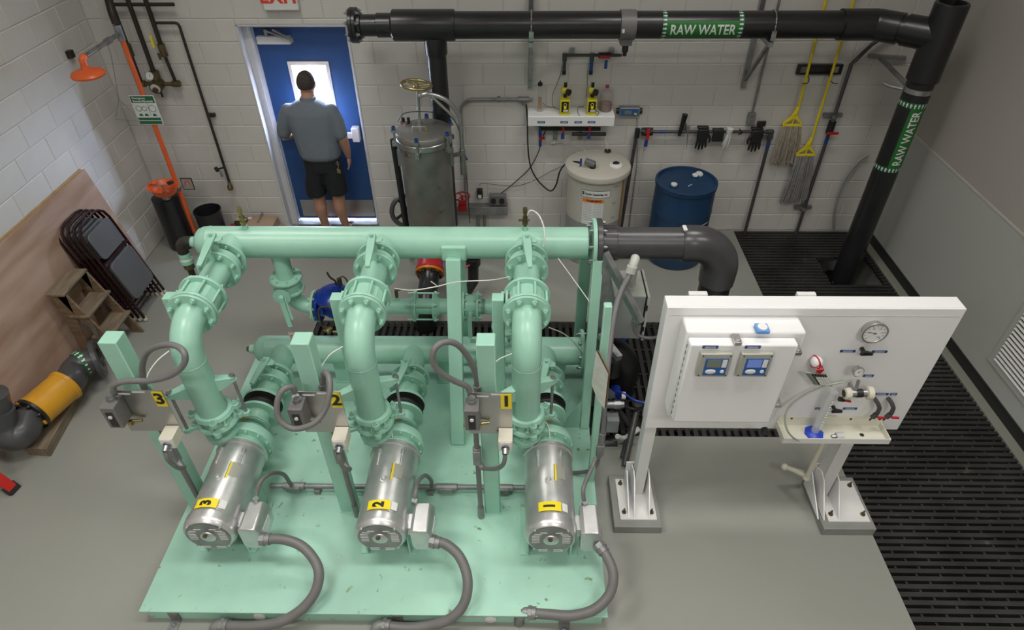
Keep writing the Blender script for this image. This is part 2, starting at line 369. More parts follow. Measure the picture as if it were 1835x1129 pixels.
# bar gratings
def grate(name, label, x0, x1, y0, y1, along, pitch, bw, dep, group=None, skip=None):
    t = thing(name, label, 'grate', ((x0+x1)/2,(y0+y1)/2,-.03), group)
    mesh = None; cr = G()
    if along == 'x':
        n = int((y1-y0)/pitch)
        for i in range(n):
            y = y1-.02-i*pitch
            segs = [(x0,x1)]
            if skip: 
                if skip[2]-.02 < y < skip[3]+.02: segs = [(x0,skip[0])] + ([(skip[1],x1)] if skip[1] < x1 else [])
            for a,b in segs: g = G(); g.box((a+.004,y-bw,-dep),(b-.004,y,-.003)); g.obj('bar','grate_black',t)
        x = x0+.06; k = 0
        while x < x1-.02:
            for i in range(n-1):
                y = y1-.02-i*pitch
                if skip and skip[0]-.02 < x < skip[1]+.02 and skip[2]-.04 < y < skip[3]+.04: continue
                xx = x+(i%2)*.075+((i*3)%4)*.012
                if xx < x1-.02: cr.box((xx-.007,y-pitch,-dep+.004),(xx+.007,y-bw,-.012))
            x += .15
    else:
        n = int((x1-x0)/pitch)
        for i in range(n):
            x = x0+.01+i*pitch; g = G(); g.box((x,y0+.004,-dep),(x+bw,y1-.004,-.003)); g.obj('bar','grate_black',t)
        y = y0+.08; 
        while y < y1-.02:
            cr.box((x0+.01,y-.008,-dep+.004),(x1-.01,y+.008,-.014)); y += .152
    cr.obj('cross_rods','grate_black',t,kind='stuff')
    return t
grate('floor_grate','wide black bar grating along the right wall, bars running across', TX1, GX1, -6.4, 0., 'x', .0519, .030, .035, skip=(3.10,3.62,-.95,-.55))
grate('floor_grate','black bar grating over the trench under the pump skid, bars running front to back', TX0, TX1, TY0, TY1, 'y', .0625, .034, .035)
# louvre on the right wall
t = thing('wall_louvre','pale slatted metal louvre low on the right wall','louvre',(XR,-3.1,.3))
y0, y1, z0, z1 = -4.0, -2.36, .27, .95
g = G(); g.box((XR-.012,y0,z0),(XR,y1,z0+.045)); g.box((XR-.012,y0,z1-.045),(XR,y1,z1)); g.box((XR-.012,y1-.05,z0+.045),(XR,y1,z1-.045)); g.box((XR-.012,y0,z0+.045),(XR,y0+.05,z1-.045)); g.obj('frame','panel_wall_lower',t)
g = G(); g.box((XR-.001,y0+.05,z0+.045),(XR+.001,y1-.05,z1-.045)); g.obj('backing','black_plastic',t)
z = z0+.055
while z < z1-.06:
    g = G(); g.prism([(XR-.020,y0+.05,z),(XR-.020,y0+.05,z+.006),(XR-.004,y0+.05,z+.014),(XR-.004,y0+.05,z+.008)],(0,1,0),y1-y0-.1); g.obj('slat','white_dull',t); z += .036
# ceiling lamps
LN = ['over the left wall, nearest the front wall','on the right, nearest the front wall','over the leftmost pump','over the rightmost pump','over the right-hand grating','in front of the blue door','in front of the blue drum']
for i,(x,y,z,p) in enumerate(LAMPS):
    t = thing('ceiling_lamp','rectangular ceiling lamp '+LN[i],'lamp',(x,y,z+.02),group='ceiling lamps')
    g = G(); g.box((x-.64,y-.29,z+.03),(x+.64,y+.29,z+.12)); g.obj('housing','lamp_body',t)
# ================================================================ door in the back wall
door = thing('door_1',None,None,((DL+DR)/2,.15,0),kind='structure')
tag(door,'blue steel exit door with a bright window')
g = G(); g.box((DL-.001,-.001,0),(DL+.015,.10,DT-.0)); g.box((DR-.006,-.001,0),(DR+.001,.10,DT)); g.box((DL,-.001,DT-.012),(DR,.10,DT+.001)); g.obj('reveal','frame_white',door)
g = G(); g.box((DL+.012,.10,0),(DL+.088,.2,DT)); g.box((DR-.05,.10,0),(DR,.2,DT)); g.box((DL+.088,.10,DT-.05),(DR-.05,.2,DT)); g.box((DL+.06,.085,0),(DL+.078,.10,DT-.03)); g.obj('door_frame','frame_white',door,bevel=.003)
px0, px1, pz0, pz1, py = -2.545, -1.645, .035, 2.135, .17
wx0, wx1, wz0, wz1 = -2.285, -1.895, 1.10, 1.795
g = G(); g.box((px0,py,pz0),(wx0,py+.045,pz1)); g.box((wx1,py,pz0),(px1,py+.045,pz1)); g.box((wx0,py,pz0),(wx1,py+.045,wz0)); g.box((wx0,py,wz1),(wx1,py+.045,pz1)); g.obj('door_leaf','door_blue',door)
g = G(); w = .028
for lo,hi in (((wx0-.006,py-.012,wz0-.006),(wx0+w,py+.05,wz1+.006)),((wx1-w,py-.012,wz0-.006),(wx1+.006,py+.05,wz1+.006)),((wx0+w,py-.012,wz0-.006),(wx1-w,py+.05,wz0+w)),((wx0+w,py-.012,wz1-w),(wx1-w,py+.05,wz1+.006))): g.box(lo,hi)
g.obj('window_frame','white_dull',door)
g = G(); g.box((wx0+w,py+.018,wz0+w),(wx1-w,py+.024,wz1-w)); g.obj('glass_pane','glass_pane',door)
g = G(); g.box((-2.50,py-.003,.065),(-1.68,py,.275)); g.obj('kick_plate','stainless',door)
g = G(); g.box((px0,.06,0),(px1+.02,.2,.022)); g.obj('threshold','galv',door)
t = thing('panic_bar','white horizontal push bar across the blue door','door hardware',(-1.9,.12,1.06))
g = G(); g.box((-2.46,py-.075,1.035),(-1.76,py-.045,1.10)); g.obj('push_rail','white_gloss',t,bevel=.008)
g = G(); g.box((-1.765,py-.085,1.00),(-1.69,py,1.15)); g.obj('end_case','white_gloss',t,bevel=.008); g = G(); g.box((-2.5,py-.08,1.02),(-2.44,py,1.12)); g.obj('end_case','white_gloss',t,bevel=.008)
t = thing('door_closer','grey door closer box with folding arm at the top of the door','door closer',(-2.3,.12,1.98))
g = G(); g.box((-2.52,py-.055,1.975),(-2.20,py,2.045)); g.obj('closer_body','white_dull',t,bevel=.005)
g = G(); g.beam((-2.40,py-.06,2.10),(-2.16,py-.12,2.035),.022,.014); g.beam((-2.16,py-.12,2.045),(-2.33,.08,2.12),.02,.012); g.obj('arm','galv',t)
g = G(); g.cyl((-2.42,py-.03,2.04),(-2.42,py-.03,2.11),.022); g.obj('pivot','galv',t); g = G(); g.cyl((-2.16,py-.12,2.02),(-2.16,py-.12,2.06),.016); g.obj('pivot','galv',t)
t = thing('exit_sign','white exit sign with red letters above the blue door','sign',(-2.155,-.03,2.32))
g = G(); g.box((-2.31,-.06,2.325),(-2.0,-.008,2.53)); g.obj('sign_body','white_dull',t,bevel=.004)
text('EXIT',.16,(-2.155,-.061,2.435),(1,0,0),(0,0,1),'exit_red',t,bold=.006,space=1.1)
# ================================================================ pump skid
SX0, SX1, SY0, SY1, SZ = -2.265, .515, -4.415, -2.03, .13
skid = thing('pump_skid','long mint green steel skid base under the three pumps','skid',((SX0+SX1)/2,(SY0+SY1)/2,0))
g = G(); g.box((SX0,SY0,SZ-.014),(SX1,SY1,SZ)); g.obj('deck_plate','skid_paint',skid,bevel=.003)
for nm,lo,hi in (('side_channel',(SX0+.025,SY0+.022,0),(SX1-.025,SY0+.034,SZ-.014)),('side_channel',(SX0+.025,SY1-.034,0),(SX1-.025,SY1-.022,SZ-.014)),('side_channel',(SX0+.025,SY0+.034,0),(SX0+.037,SY1-.034,SZ-.014)),('side_channel',(SX1-.037,SY0+.034,0),(SX1-.025,SY1-.034,SZ-.014))):
    g = G(); g.box(lo,hi); g.obj(nm,'skid_paint',skid)
for u in (315,712,1012):
    c = at(u,1112,y=-4.41); cx = c.x; g = G(); g.box((cx-.03,SY0-.05,0),(cx+.03,SY0+.022,.008)); g.box((cx-.03,SY0+.01,.008),(cx+.03,SY0+.022,.085)); a = g.obj('anchor_clip','galv_dull',skid,bevel=.002)
    bolt(a,(cx,SY0-.022,.008),(0,0,1),.013,m='galv')
for u in (466,879):
    c = at(u,1106,y=-4.40); g = G(); g.lathe((c.x,SY0+.022,.058),(0,-1,0),[(.036,0),(.036,.012),(.030,.016)],24); g.obj('end_cap','white_pl',skid)
c = at(845,1101,y=-4.4); g = G(); g.box((c.x-.07,SY0-.001,.112),(c.x+.07,SY0+.0,.126)); g.obj('tag_strip','plate_grey',skid)
XP = {3:-1.862, 2:-.835, 1:.180}; XR_ = {3:-1.975, 2:-.952, 1:.030}
WHERE = {3:'left',2:'middle',1:'right'}
ZH, YH, ZS, RH = 1.46, -2.475, .45, .1095
# headers
hd = thing('discharge_header','long upper mint green discharge header pipe joining the three pump lines','pipe',(-.9,YH,ZH-.11))
g = G(); g.lathe((-2.245,YH,ZH),(1,0,0),[(.03,0),(.07,.008),(.095,.03),(.107,.06),(RH,.09),(RH,.095),(RH+.002,.10),(RH,.105),(RH,2.69)],48); g.obj('header_pipe','green_paint',hd)
g = G(); g.cyl((-2.285,YH,ZH-.0),(-2.235,YH,ZH),.038); g.obj('end_boss','green_paint',hd)
flange(hd,(.50,YH,ZH),(1,0,0),.172,.026,8,.012,bm='galv')
for ln in (3,2,1):
    g = G(); g.lathe((XR_[ln],YH,ZH),(0,-1,0),[(.100,.02),(.100,.085),(.088,.115),(.086,.20)],36); g.obj('branch','green_paint',hd)
    flange(hd,(XR_[ln],YH-.225,ZH),(0,-1,0),.142,.022,8,.011,both=False)
g = G(); g.cyl((-1.70,YH,ZH-.05),(-1.70,YH,1.16),.060,n=32); g.obj('bypass_branch','green_paint',hd); flange(hd,(-1.70,YH,1.145),(0,0,-1),.115,.02,8,.009)
g = G(); g.box((-.545,YH-.125,ZH-.07),(-.375,YH-.09,ZH+.045)); g.obj('saddle_plate','green_paint',hd,bevel=.012)
sh = thing('suction_header','lower mint green suction header pipe running behind the pumps','pipe',(-.8,YH,ZS-.11))
g = G(); g.lathe((-2.10,YH,ZS),(1,0,0),[(.03,0),(.07,.008),(.095,.03),(.107,.06),(RH,.09),(RH,.095),(RH+.002,.10),(RH,.105),(RH,2.56)],48); g.obj('header_pipe','green_paint',sh)
g = G(); g.cyl((-2.145,YH,ZS),(-2.09,YH,ZS),.036); g.obj('end_boss','green_paint',sh); g = G(); g.cyl((-2.17,YH,ZS),(-2.145,YH,ZS),.022,n=6); g.obj('drain_plug','bronze',sh)
flange(sh,(.485,YH,ZS),(1,0,0),.172,.026,8,.012,bm='galv')
for ln in (3,2,1):
    g = G(); g.lathe((XP[ln],YH,ZS),(0,-1,0),[(.100,.02),(.100,.085),(.088,.115),(.086,.29)],36); g.obj('branch','green_paint',sh); flange(sh,(XP[ln],YH-.31,ZS),(0,-1,0),.142,.022,8,.011,both=False)
for x in (-1.45,-.62,.3): g = G(); g.box((x-.06,YH-.06,SZ),(x+.06,YH+.06,SZ+.014)); g.box((x-.05,YH-.05,SZ+.014),(x+.05,YH+.05,ZS-.09)); g.obj('pipe_support','green_paint',sh)
g = G(); g.prism([at(522,556,y=-2.60),at(531,556,y=-2.60),at(531,585,y=-2.60),at(522,585,y=-2.60)],(0,-1,0),.002)
# header support A frames
def post(name,label,a,b,w,h,foot=True,cap=True):
    t = thing(name,label,'post',(b[0],b[1],b[2])); g = G(); g.beam(a,b,w,h,up=(0,1,.0)); g.obj('column','green_paint',t,bevel=.006)
    if foot: g = G(); g.box((b[0]-w*.55,b[1]-h*.55,b[2]),(b[0]+w*.55,b[1]+h*.55,b[2]+.006)); g.obj('foot_plate','skid_paint',t)
    return t
post('support_post','sloping green square post in the middle of the header, front leg',(-.460,-2.625,1.435),(-.466,-3.13,SZ),.098,.085)
post('support_post','upright green post behind the middle of the header',(-.462,-2.34,1.38),(-.455,-2.28,SZ),.085,.06)
post('support_post','sloping green square post at the right header flange, front leg',(.512,-2.60,1.47),(.478,-2.97,SZ),.070,.06)
post('support_post','green post behind the right header flange',(.455,-2.37,1.36),(.485,-2.13,SZ),.085,.06)
post('support_post','slim green post beside the grey conduit right of pump 1',(.470,-3.45,1.71),(.490,-3.45,SZ),.045,.045)
g = G(); g.prism([(.44,-2.98,SZ),(.30,-2.98,SZ),(.44,-2.98,.42)],(0,1,0),.01); g.obj('gusset_plate','green_paint',label='triangular green gusset plate at the foot of the right front leg',cat='bracket')
# ---------------------------------------------------------------- one pump line
def pump_line(ln):
    w = WHERE[ln]; xp, xr = XP[ln], XR_[ln]; gp = 'green_paint'
    # motor
    t = thing('pump_motor',f'silver electric motor of pump {ln}, the {w} one, with yellow number {ln} label','motor',(xp,-3.8,SZ),group='pump motors')
    g = G(); g.lathe((xp,-4.112,ZS),(0,1,0),[(.105,0),(.140,.004),(.153,.018),(.158,.04),(.158,.085),(.152,.092),(.152,.42),(.155,.44),(.155,.585),(.165,.590),(.165,.612)],48); g.obj('motor_body','motor_silver',t)
    g = G(); g.lathe((xp,-4.108,ZS),(0,-1,0),[(.048,0),(.046,.010),(.036,.014)],28); g.obj('hub_cap','motor_silver',t)
    g = G(); g.cyl((xp-.005,-4.125,ZS+.03),(xp-.005,-4.135,ZS+.03),.014,n=6); g.obj('hub_bolt','bronze',t,'rusty bolt')
    g = G(); g.lathe((xp,-4.1115,ZS),(0,-1,0),[(.132,0),(.132,.0006)],36); g.obj('vent_cover','galv_dull',t)
    for s in (-1,1):
        for k in range(7):
            z = .075-.017*k; L = .046 if k > 0 else .04; x0 = .055+(0 if z > .05 else .012) - (.03 if k < 1 else 0)
            g = G(); cx = xp+s*(x0+L/2); g.cbox((cx,-4.1125,ZS+z),(L,.004,.005)); g.obj('vent_slot','white_dull',t)
    for s in (-1,1):
        for z in (-.105,-.120): g = G(); g.cbox((xp+s*.045,-4.112,ZS+z),(.055,.004,.006)); g.obj('vent_slot','white_dull',t)
    for a in (45,135,225,315):
        c = V((xp+math.cos(math.radians(a))*.138,-4.098,ZS+math.sin(math.radians(a))*.138)); bolt(t,c,(0,-1,0),.009,m='motor_silver')
    for a in (62,118):
        c = V((xp+math.cos(math.radians(a))*.158,-3.565,ZS+math.sin(math.radians(a))*.158)); g = G(); g.cyl(c,c+V((0,-.035,0)),.013,n=10); g.cyl(c+V((0,-.03,0)),c+V((0,-.12,-.004)),.007,n=8); g.obj('through_bolt','motor_silver',t)
    g = G(); g.lathe((xp-.01,-3.80,ZS+.148),(0,0,1),[(.024,0),(.024,.008),(.014,.009),(.014,.022),(.010,.026)],16); g.obj('lifting_plug','motor_silver',t)
    def patch(name,m,th0,th1,y0,y1,R,off=.0015,k=8):
        g = G(); n0 = len(g.v)
        for i in range(k+1):
            th = math.radians(th0+(th1-th0)*i/k)
            for y in (y0,y1): g.v.append(V((xp+math.cos(th)*(R+off),y,ZS+math.sin(th)*(R+off))))
        for i in range(k): g.face(2*i,2*i+2,2*i+3,2*i+1)
        return g.obj(name,m,t)
    lc = 93 if ln != 3 else 95
    patch('number_label','label_yellow',lc-25,lc+25,-4.015,-3.952,.1585)
    # digit lies across the label, its top towards the left
    vs, fs = bis2d(str(ln),.088,.005,1,.006); g = G()
    for p in vs:
        th = math.radians(lc)+p.y/.159; g.v.append(V((xp+math.cos(th)*.161,-3.984+p.x*.8,ZS+math.sin(th)*.161)))
    g.f = list(fs); g.m = [0]*len(fs); g.obj('number','ink',t)
    patch('data_plate','plate_grey',52,74,-3.78,-3.64,.152,.002); patch('brand_strip','label_yellow',74.5,79,-3.80,-3.62,.152,.0022)
    patch('brand_strip_edge','ink',79,80.2,-3.80,-3.62,.152,.0022)
    patch('small_sticker','label_white',52,66,-4.01,-3.955,.1585)
    for s in (-1,1):
        g = G(); g.box((xp+s*.135-.006,-4.03,SZ+.012),(xp+s*.135+.006,-3.66,ZS-.055)); g.box((xp+s*.135-.045 if s < 0 else xp+s*.135-.006,-4.03,SZ),(xp+s*.135+.006 if s < 0 else xp+s*.135+.045,-3.66,SZ+.012)); g.obj('foot_bracket','skid_paint',t,bevel=.002)
    # terminal box
    bx0, bx1 = xp+.178, xp+.305
    g = G(); g.prism([(bx0,-4.10,.335),(bx0+.02,-4.10,.305),(bx1-.02,-4.10,.305),(bx1,-4.10,.33),(bx1,-4.10,.47),(bx1-.025,-4.10,.505),(bx0+.02,-4.10,.505),(bx0,-4.10,.485)],(0,1,0),.20); tb = g.obj('terminal_box','motor_silver',t,bevel=.007)
    g = G(); g.box((xp+.13,-4.05,.39),(bx0,-3.95,.46)); g.obj('terminal_neck','motor_silver',t)
    g = G(); g.box((bx1,-4.06,.37),(bx1+.003,-3.95,.44)); g.obj('warning_sticker','label_white',tb)
    # pump casing
    t = thing('centrifugal_pump',f'mint green pump casing of pump {ln} between the {w} motor and its suction pipe','pump',(xp,-3.4,SZ),group='pump casings')
    g = G(); g.lathe((xp,-3.499,ZS),(0,1,0),[(.158,0),(.158,.016),(.135,.022),(.128,.045),(.128,.06),(.175,.065),(.178,.075),(.178,.10),(.170,.13),(.135,.155),(.09,.17),(.082,.20),(.090,.205)],44); g.obj('volute','green_paint',t)
    g = G(); g.lathe((xr,-3.42,ZS-.03),(0,0,1),[(.05,0),(.062,.04),(.062,.12),(.056,.15)],28); g.box((min(xr,xp)-.03,-3.46,ZS-.03),(max(xr,xp),-3.38,ZS+.10)); g.obj('discharge_nozzle','green_paint',t)
    flange(t,(xr,-3.42,.585),(0,0,1),.108,.018,8,.009,both=False)
    bolts(t,(xp,-3.434,ZS),(0,-1,0),.160,12,0,.008)
    flange(t,(xp,-3.262,ZS),(0,1,0),.113,.018,8,.009,both=False,name='suction_flange')
    g = G(); g.box((xp-.03,-3.40,SZ),(xp+.03,-3.36,ZS-.13)); g.obj('casing_foot','skid_paint',t)
    g = G(); g.box((xp-.03,-3.335,ZS+.150),(xp+.03,-3.315,ZS+.153)); g.obj('brass_tag','brass',t)
    # reducer, flex joint, valve on the suction side
    t = thing('suction_reducer',f'mint green flanged reducer behind pump {ln}, the {w} pump','pipe fitting',(xp,-3.2,ZS-.1),group='suction reducers')
    flange(t,(xp,-3.260,ZS),(0,-1,0),.113,-.018,8,.009,both=False)
    g = G(); g.lathe((xp,-3.243,ZS),(0,1,0),[(.065,0),(.068,.02),(.084,.07),(.084,.08)],28); g.obj('cone','green_paint',t)
    flange(t,(xp,-3.145,ZS),(0,1,0),.140,.020,8,.010,both=False)
    t = thing('flex_connector',f'black rubber expansion joint on the suction pipe of pump {ln}, the {w} pump','pipe fitting',(xp,-3.08,ZS-.1),group='rubber joints')
    g = G(); g.lathe((xp,-3.143,ZS),(0,1,0),[(.138,0),(.138,.018),(.095,.024),(.100,.04),(.112,.055),(.100,.07),(.095,.086),(.138,.092),(.138,.110)],36); g.obj('bellows','black_rubber',t)
    bolts(t,(xp,-3.125,ZS),(0,1,0),.115,8,0,.010,m='dark_iron')
    t = thing('suction_spool',f'short flanged green pipe spool on the suction side of pump {ln}, the {w} pump','pipe',(xp,-2.95,ZS-.1),group='suction spools')
    flange(t,(xp,-3.031,ZS),(0,-1,0),.140,-.020,8,.010,both=False)
    g = G(); g.lathe((xp,-3.012,ZS),(0,1,0),[(.084,0),(.084,.112)],32); g.obj('spool_pipe','green_paint',t)
    flange(t,(xp,-2.88,ZS),(0,1,0),.140,.020,8,.010)
    t = thing('butterfly_valve',f'green lever butterfly valve low on the suction pipe of pump {ln}, the {w} pump','valve',(xp,-2.84,ZS-.1),group='suction valves')
    bf_valve(t,(xp,-2.8785,ZS),(0,1,0),.072,math.radians(-12),.20)
    # riser
    yr = -3.44; R = .20
    t = thing('discharge_riser',f'mint green elbow and riser pipe of pump {ln}, the {w} pump','pipe',(xr,yr,.8),group='discharge risers')
    pts = [(xr,yr,.80),(xr,yr,1.0),(xr,yr,1.12)]+[(xr,yr+R-R*math.cos(a),ZH-R+R*math.sin(a)) for a in [i*pi/24 for i in range(0,13)]]+[(xr,-3.20,ZH)]
    g = G(); g.tube(pts,.0885,n=36); g.obj('elbow_pipe','green_paint',t)
    for c,ax in (((xr,yr,ZH-R-.01),(0,0,1)),((xr,-3.262,ZH),(0,1,0))): g = G(); g.torus(c,ax,.0875,.003,32,6); g.obj('weld_bead','green_paint',t)
    flange(t,(xr,-3.237,ZH),(0,1,0),.143,.020,8,.011,both=False)
    bolts(t,(xr,-3.257,ZH),(0,-1,0),.119,8,0,.0155)
    for s in (-1,1):
        tip = V((xr+s*.165,yr+s*.075,1.045)); d = V((s*.165,s*.075,0)).normalized(); sd = V((-d.y,d.x,0)); b0 = V((xr,yr,1.045))+d*.07
        g = G()
        for zz in (0,): 
            P = [b0+sd*.03+V((0,0,.035)),b0-sd*.03+V((0,0,.035)),tip+d*.025-sd*.02+V((0,0,.0)),tip+d*.025+sd*.02]
            Q = [b0+sd*.03+V((0,0,-.075)),b0-sd*.03+V((0,0,-.075)),tip+d*.025-sd*.02+V((0,0,-.022)),tip+d*.025+sd*.02+V((0,0,-.022))]
            k = len(g.v); g.v += P+Q; g.face(k,k+1,k+2,k+3); g.face(k+7,k+6,k+5,k+4)
            for i in range(4): q = (i+1)%4; g.face(k+i,k+q,k+4+q,k+4+i)
        g.obj('lug_arm','green_paint',t,bevel=.004)
        g = G(); g.cyl(tip+V((0,0,.03)),tip+V((0,0,-.345)),.0095,n=12); g.obj('tie_rod','galv_dull',t)
        g = G(); g.cyl(tip+V((0,0,.0)),tip+V((0,0,.004)),.025,n=18); g.cyl(tip+V((0,0,.004)),tip+V((0,0,.022)),.018,n=6); g.obj('rod_nut','galv',t)
    # coupling
    t = thing('pipe_coupling',f'green bolted flange coupling at the foot of the {w} riser, above pump {ln}','pipe fitting',(xr,yr,.6),group='pipe couplings')
    yc = -3.43
    def ringpart(nm,z0,z1,r0,r1,ears,er,ph):
        g = G(); g.lathe((xr,yc,z0),(0,0,1),[(r0-.004,0),(r0,.004),(r1,z1-z0-.006),(r1-.006,z1-z0)],36)
        for i in range(ears):
            a = 2*pi*i/ears+ph; g.cyl((xr+math.cos(a)*er,yc+math.sin(a)*er,z0),(xr+math.cos(a)*er,yc+math.sin(a)*er,z1-.002),.024,n=16)
        return g.obj(nm,'green_paint',t)
    ringpart('upper_follower',.792,.822,.122,.116,4,.132,.35); g = G(); g.lathe((xr,yc,.822),(0,0,1),[(.116,0),(.100,.006),(.092,.006)],36,caps=False); g.obj('gasket_lip','green_paint',t)
    g = G(); g.lathe((xr,yc,.735),(0,0,1),[(.104,0),(.100,.01),(.100,.05),(.106,.058)],36); g.obj('sleeve','green_paint',t)
    ringpart('lower_follower',.705,.737,.128,.124,4,.136,.35)
    for i in range(4):
        a = pi/2*i+.35; bolt(t,(xr+math.cos(a)*.132,yc+math.sin(a)*.132,.820),(0,0,1),.014,m=gp); 
    for i in range(8):
        a = pi/4*i+.1; c = V((xr+math.cos(a)*.113,yc+math.sin(a)*.113,0)); g = G(); g.cyl(c+V((0,0,.737)),c+V((0,0,.792)),.010,n=10); g.cyl(c+V((0,0,.738)),c+V((0,0,.755)),.017,n=6); g.obj('stud','green_paint',t)
    for s in (-1,1):
        c = V((xr+s*.165,yr+s*.075,.70)); g = G(); g.cyl(c,c+V((0,0,.025)),.026,n=16); g.beam((xr+s*.10,yr+s*.045,.713),c+V((0,0,.0125)),.036,.022); g.obj('rod_lug','green_paint',t)
    g = G(); g.lathe((xr,yc,.603),(0,0,1),[(.108,0),(.108,.02),(.072,.024),(.075,.045),(.100,.075),(.112,.102)],36); g.obj('reducer','green_paint',t)
    bolts(t,(xr,yc,.624),(0,0,1),.09,8,0,.009)
    # check valve
    t = thing('check_valve',f'green silent check valve with tie studs on line {ln}, the {w} line','valve',(xr,-3.15,ZH-.15),group='check valves')
    g = G(); g.lathe((xr,-3.233,ZH),(0,1,0),[(.143,0),(.146,.004),(.146,.018),(.143,.022)],44); g.obj('front_flange','green_paint',t)
    g = G(); g.lathe((xr,-3.077,ZH),(0,1,0),[(.143,0),(.146,.004),(.146,.018),(.143,.022)],44); g.obj('rear_flange','green_paint',t)
    g = G(); g.lathe((xr,-3.211,ZH),(0,1,0),[(.114,0),(.117,.01),(.117,.124),(.114,.134)],16); g.obj('valve_body','green_paint',t,ang=15)
    a_, b_, w_ = frame((0,1,0))
    for i in range(8):
        th = 2*pi*(i+.5)/8; c = V((xr,-3.213,ZH))+a_*(math.cos(th)*.130)+b_*(math.sin(th)*.130); g = G(); g.cyl(c,c+V((0,.138,0)),.0085,n=10); g.obj('stud','green_paint',t)
        bolt(t,c+V((0,.159,0)),(0,1,0),.011,m=gp)
    th = math.radians(158); c = V((xr+math.cos(th)*.1175,-3.15,ZH+math.sin(th)*.1175)); n = V((math.cos(th),0,math.sin(th))); u = V((0,1,0)); s_ = n.cross(u)
    g = G(); g.quad(*[c+n*.003+u*i*.035+s_*j*.017 for i,j in ((-1,-1),(1,-1),(1,1),(-1,1))]); g.obj('name_plate','red_paint' if ln != 3 else 'bronze',t,'small maroon name plate')
    # spool
    t = thing('spool_pipe',f'short green flanged pipe between check valve and butterfly valve on the {w} line','pipe',(xr,-2.9,ZH-.1),group='discharge spools')
    g = G(); g.lathe((xr,-3.054,ZH),(0,1,0),[(.10,0),(.086,.012),(.084,.02),(.084,.24)],36); g.obj('barrel','green_paint',t)
    flange(t,(xr,-2.792,ZH),(0,1,0),.142,.022,8,.011,both=False); bolts(t,(xr,-2.814,ZH),(0,-1,0),.118,8,0,.015)
    t = thing('butterfly_valve',f'green lever butterfly valve at the header end of line {ln}, the {w} line','valve',(xr,-2.75,ZH-.12),group='discharge butterfly valves')
    bf_valve(t,(xr,-2.790,ZH),(0,1,0),.062,math.radians(4),.27)
    bolts(t,(xr,-2.7,ZH),(0,1,0),.118,8,0,.011)
    # check valve support post
    xc = xr-.175
    p = post('valve_post',f'green square post carrying the check valve of line {ln}, the {w} line',(xc,-3.12,1.50),(xc,-3.12,SZ),.075,.075); p['group'] = 'check valve posts'
    g = G(); g.box((xc+.02,-3.085,1.40),(xc+.09,-3.07,1.50)); g.obj('bracket','green_paint',p)
def bf_valve(t, c, ax, T, yaw, L):
    """lug butterfly valve: body c..c+T along ax(+y), neck up, notch plate, lever pointing to the front"""
    c = V(c); g = G(); g.lathe(c,ax,[(.118,0),(.124,.006),(.124,T-.008),(.118,T-.0015)],36); g.obj('valve_body','green_paint',t)
    m = c+V((0,T/2,0)); g = G(); g.cyl(m+V((0,0,.115)),m+V((0,0,.205)),.026,n=16); g.obj('neck','green_paint',t)
    g = G()
    P = []
    for i in range(13):
        a = math.radians(-20+i*12.5)
        for r in ((.070,) if i%2 == 0 else (.062,)): P.append(m+V((math.cos(a)*r,-abs(math.sin(a))*r*.2+math.sin(a)*r*.8,.205)))
    P += [m+V((-.03,-.03,.205)),m+V((.03,-.03,.205))]
    g.prism(P,(0,0,1),.008); g.obj('notch_plate','green_paint',t)
    d = V((math.sin(yaw),-math.cos(yaw),0)); a = m+V((0,0,.235))-d*.035; b = m+d*L+V((0,0,.20))
    s = V((-d.y,d.x,0)); g = G(); k = len(g.v)
    for (p,w) in ((a,.026),((a+b)/2,.024),(b,.014)): g.v += [p+s*w,p-s*w,p-s*w-V((0,0,.016)),p+s*w-V((0,0,.016))]
    for q in range(2):
        for i in range(4): j = (i+1)%4; g.face(k+4*q+i,k+4*q+j,k+4*q+4+j,k+4*q+4+i)
    g.face(k,k+1,k+2,k+3); g.face(k+8,k+9,k+10,k+11); g.obj('lever','green_paint',t,bevel=.003)
    g = G(); g.cyl(m+V((0,0,.20)),m+V((0,0,.25)),.012,n=8); g.obj('stem','green_paint',t)
    g = G(); g.beam(m+d*.05+V((0,0,.205)),m+d*(L-.02)+V((0,0,.17)),.02,.006); g.obj('latch_bar','green_paint',t)
for ln in (3,2,1): pump_line(ln)
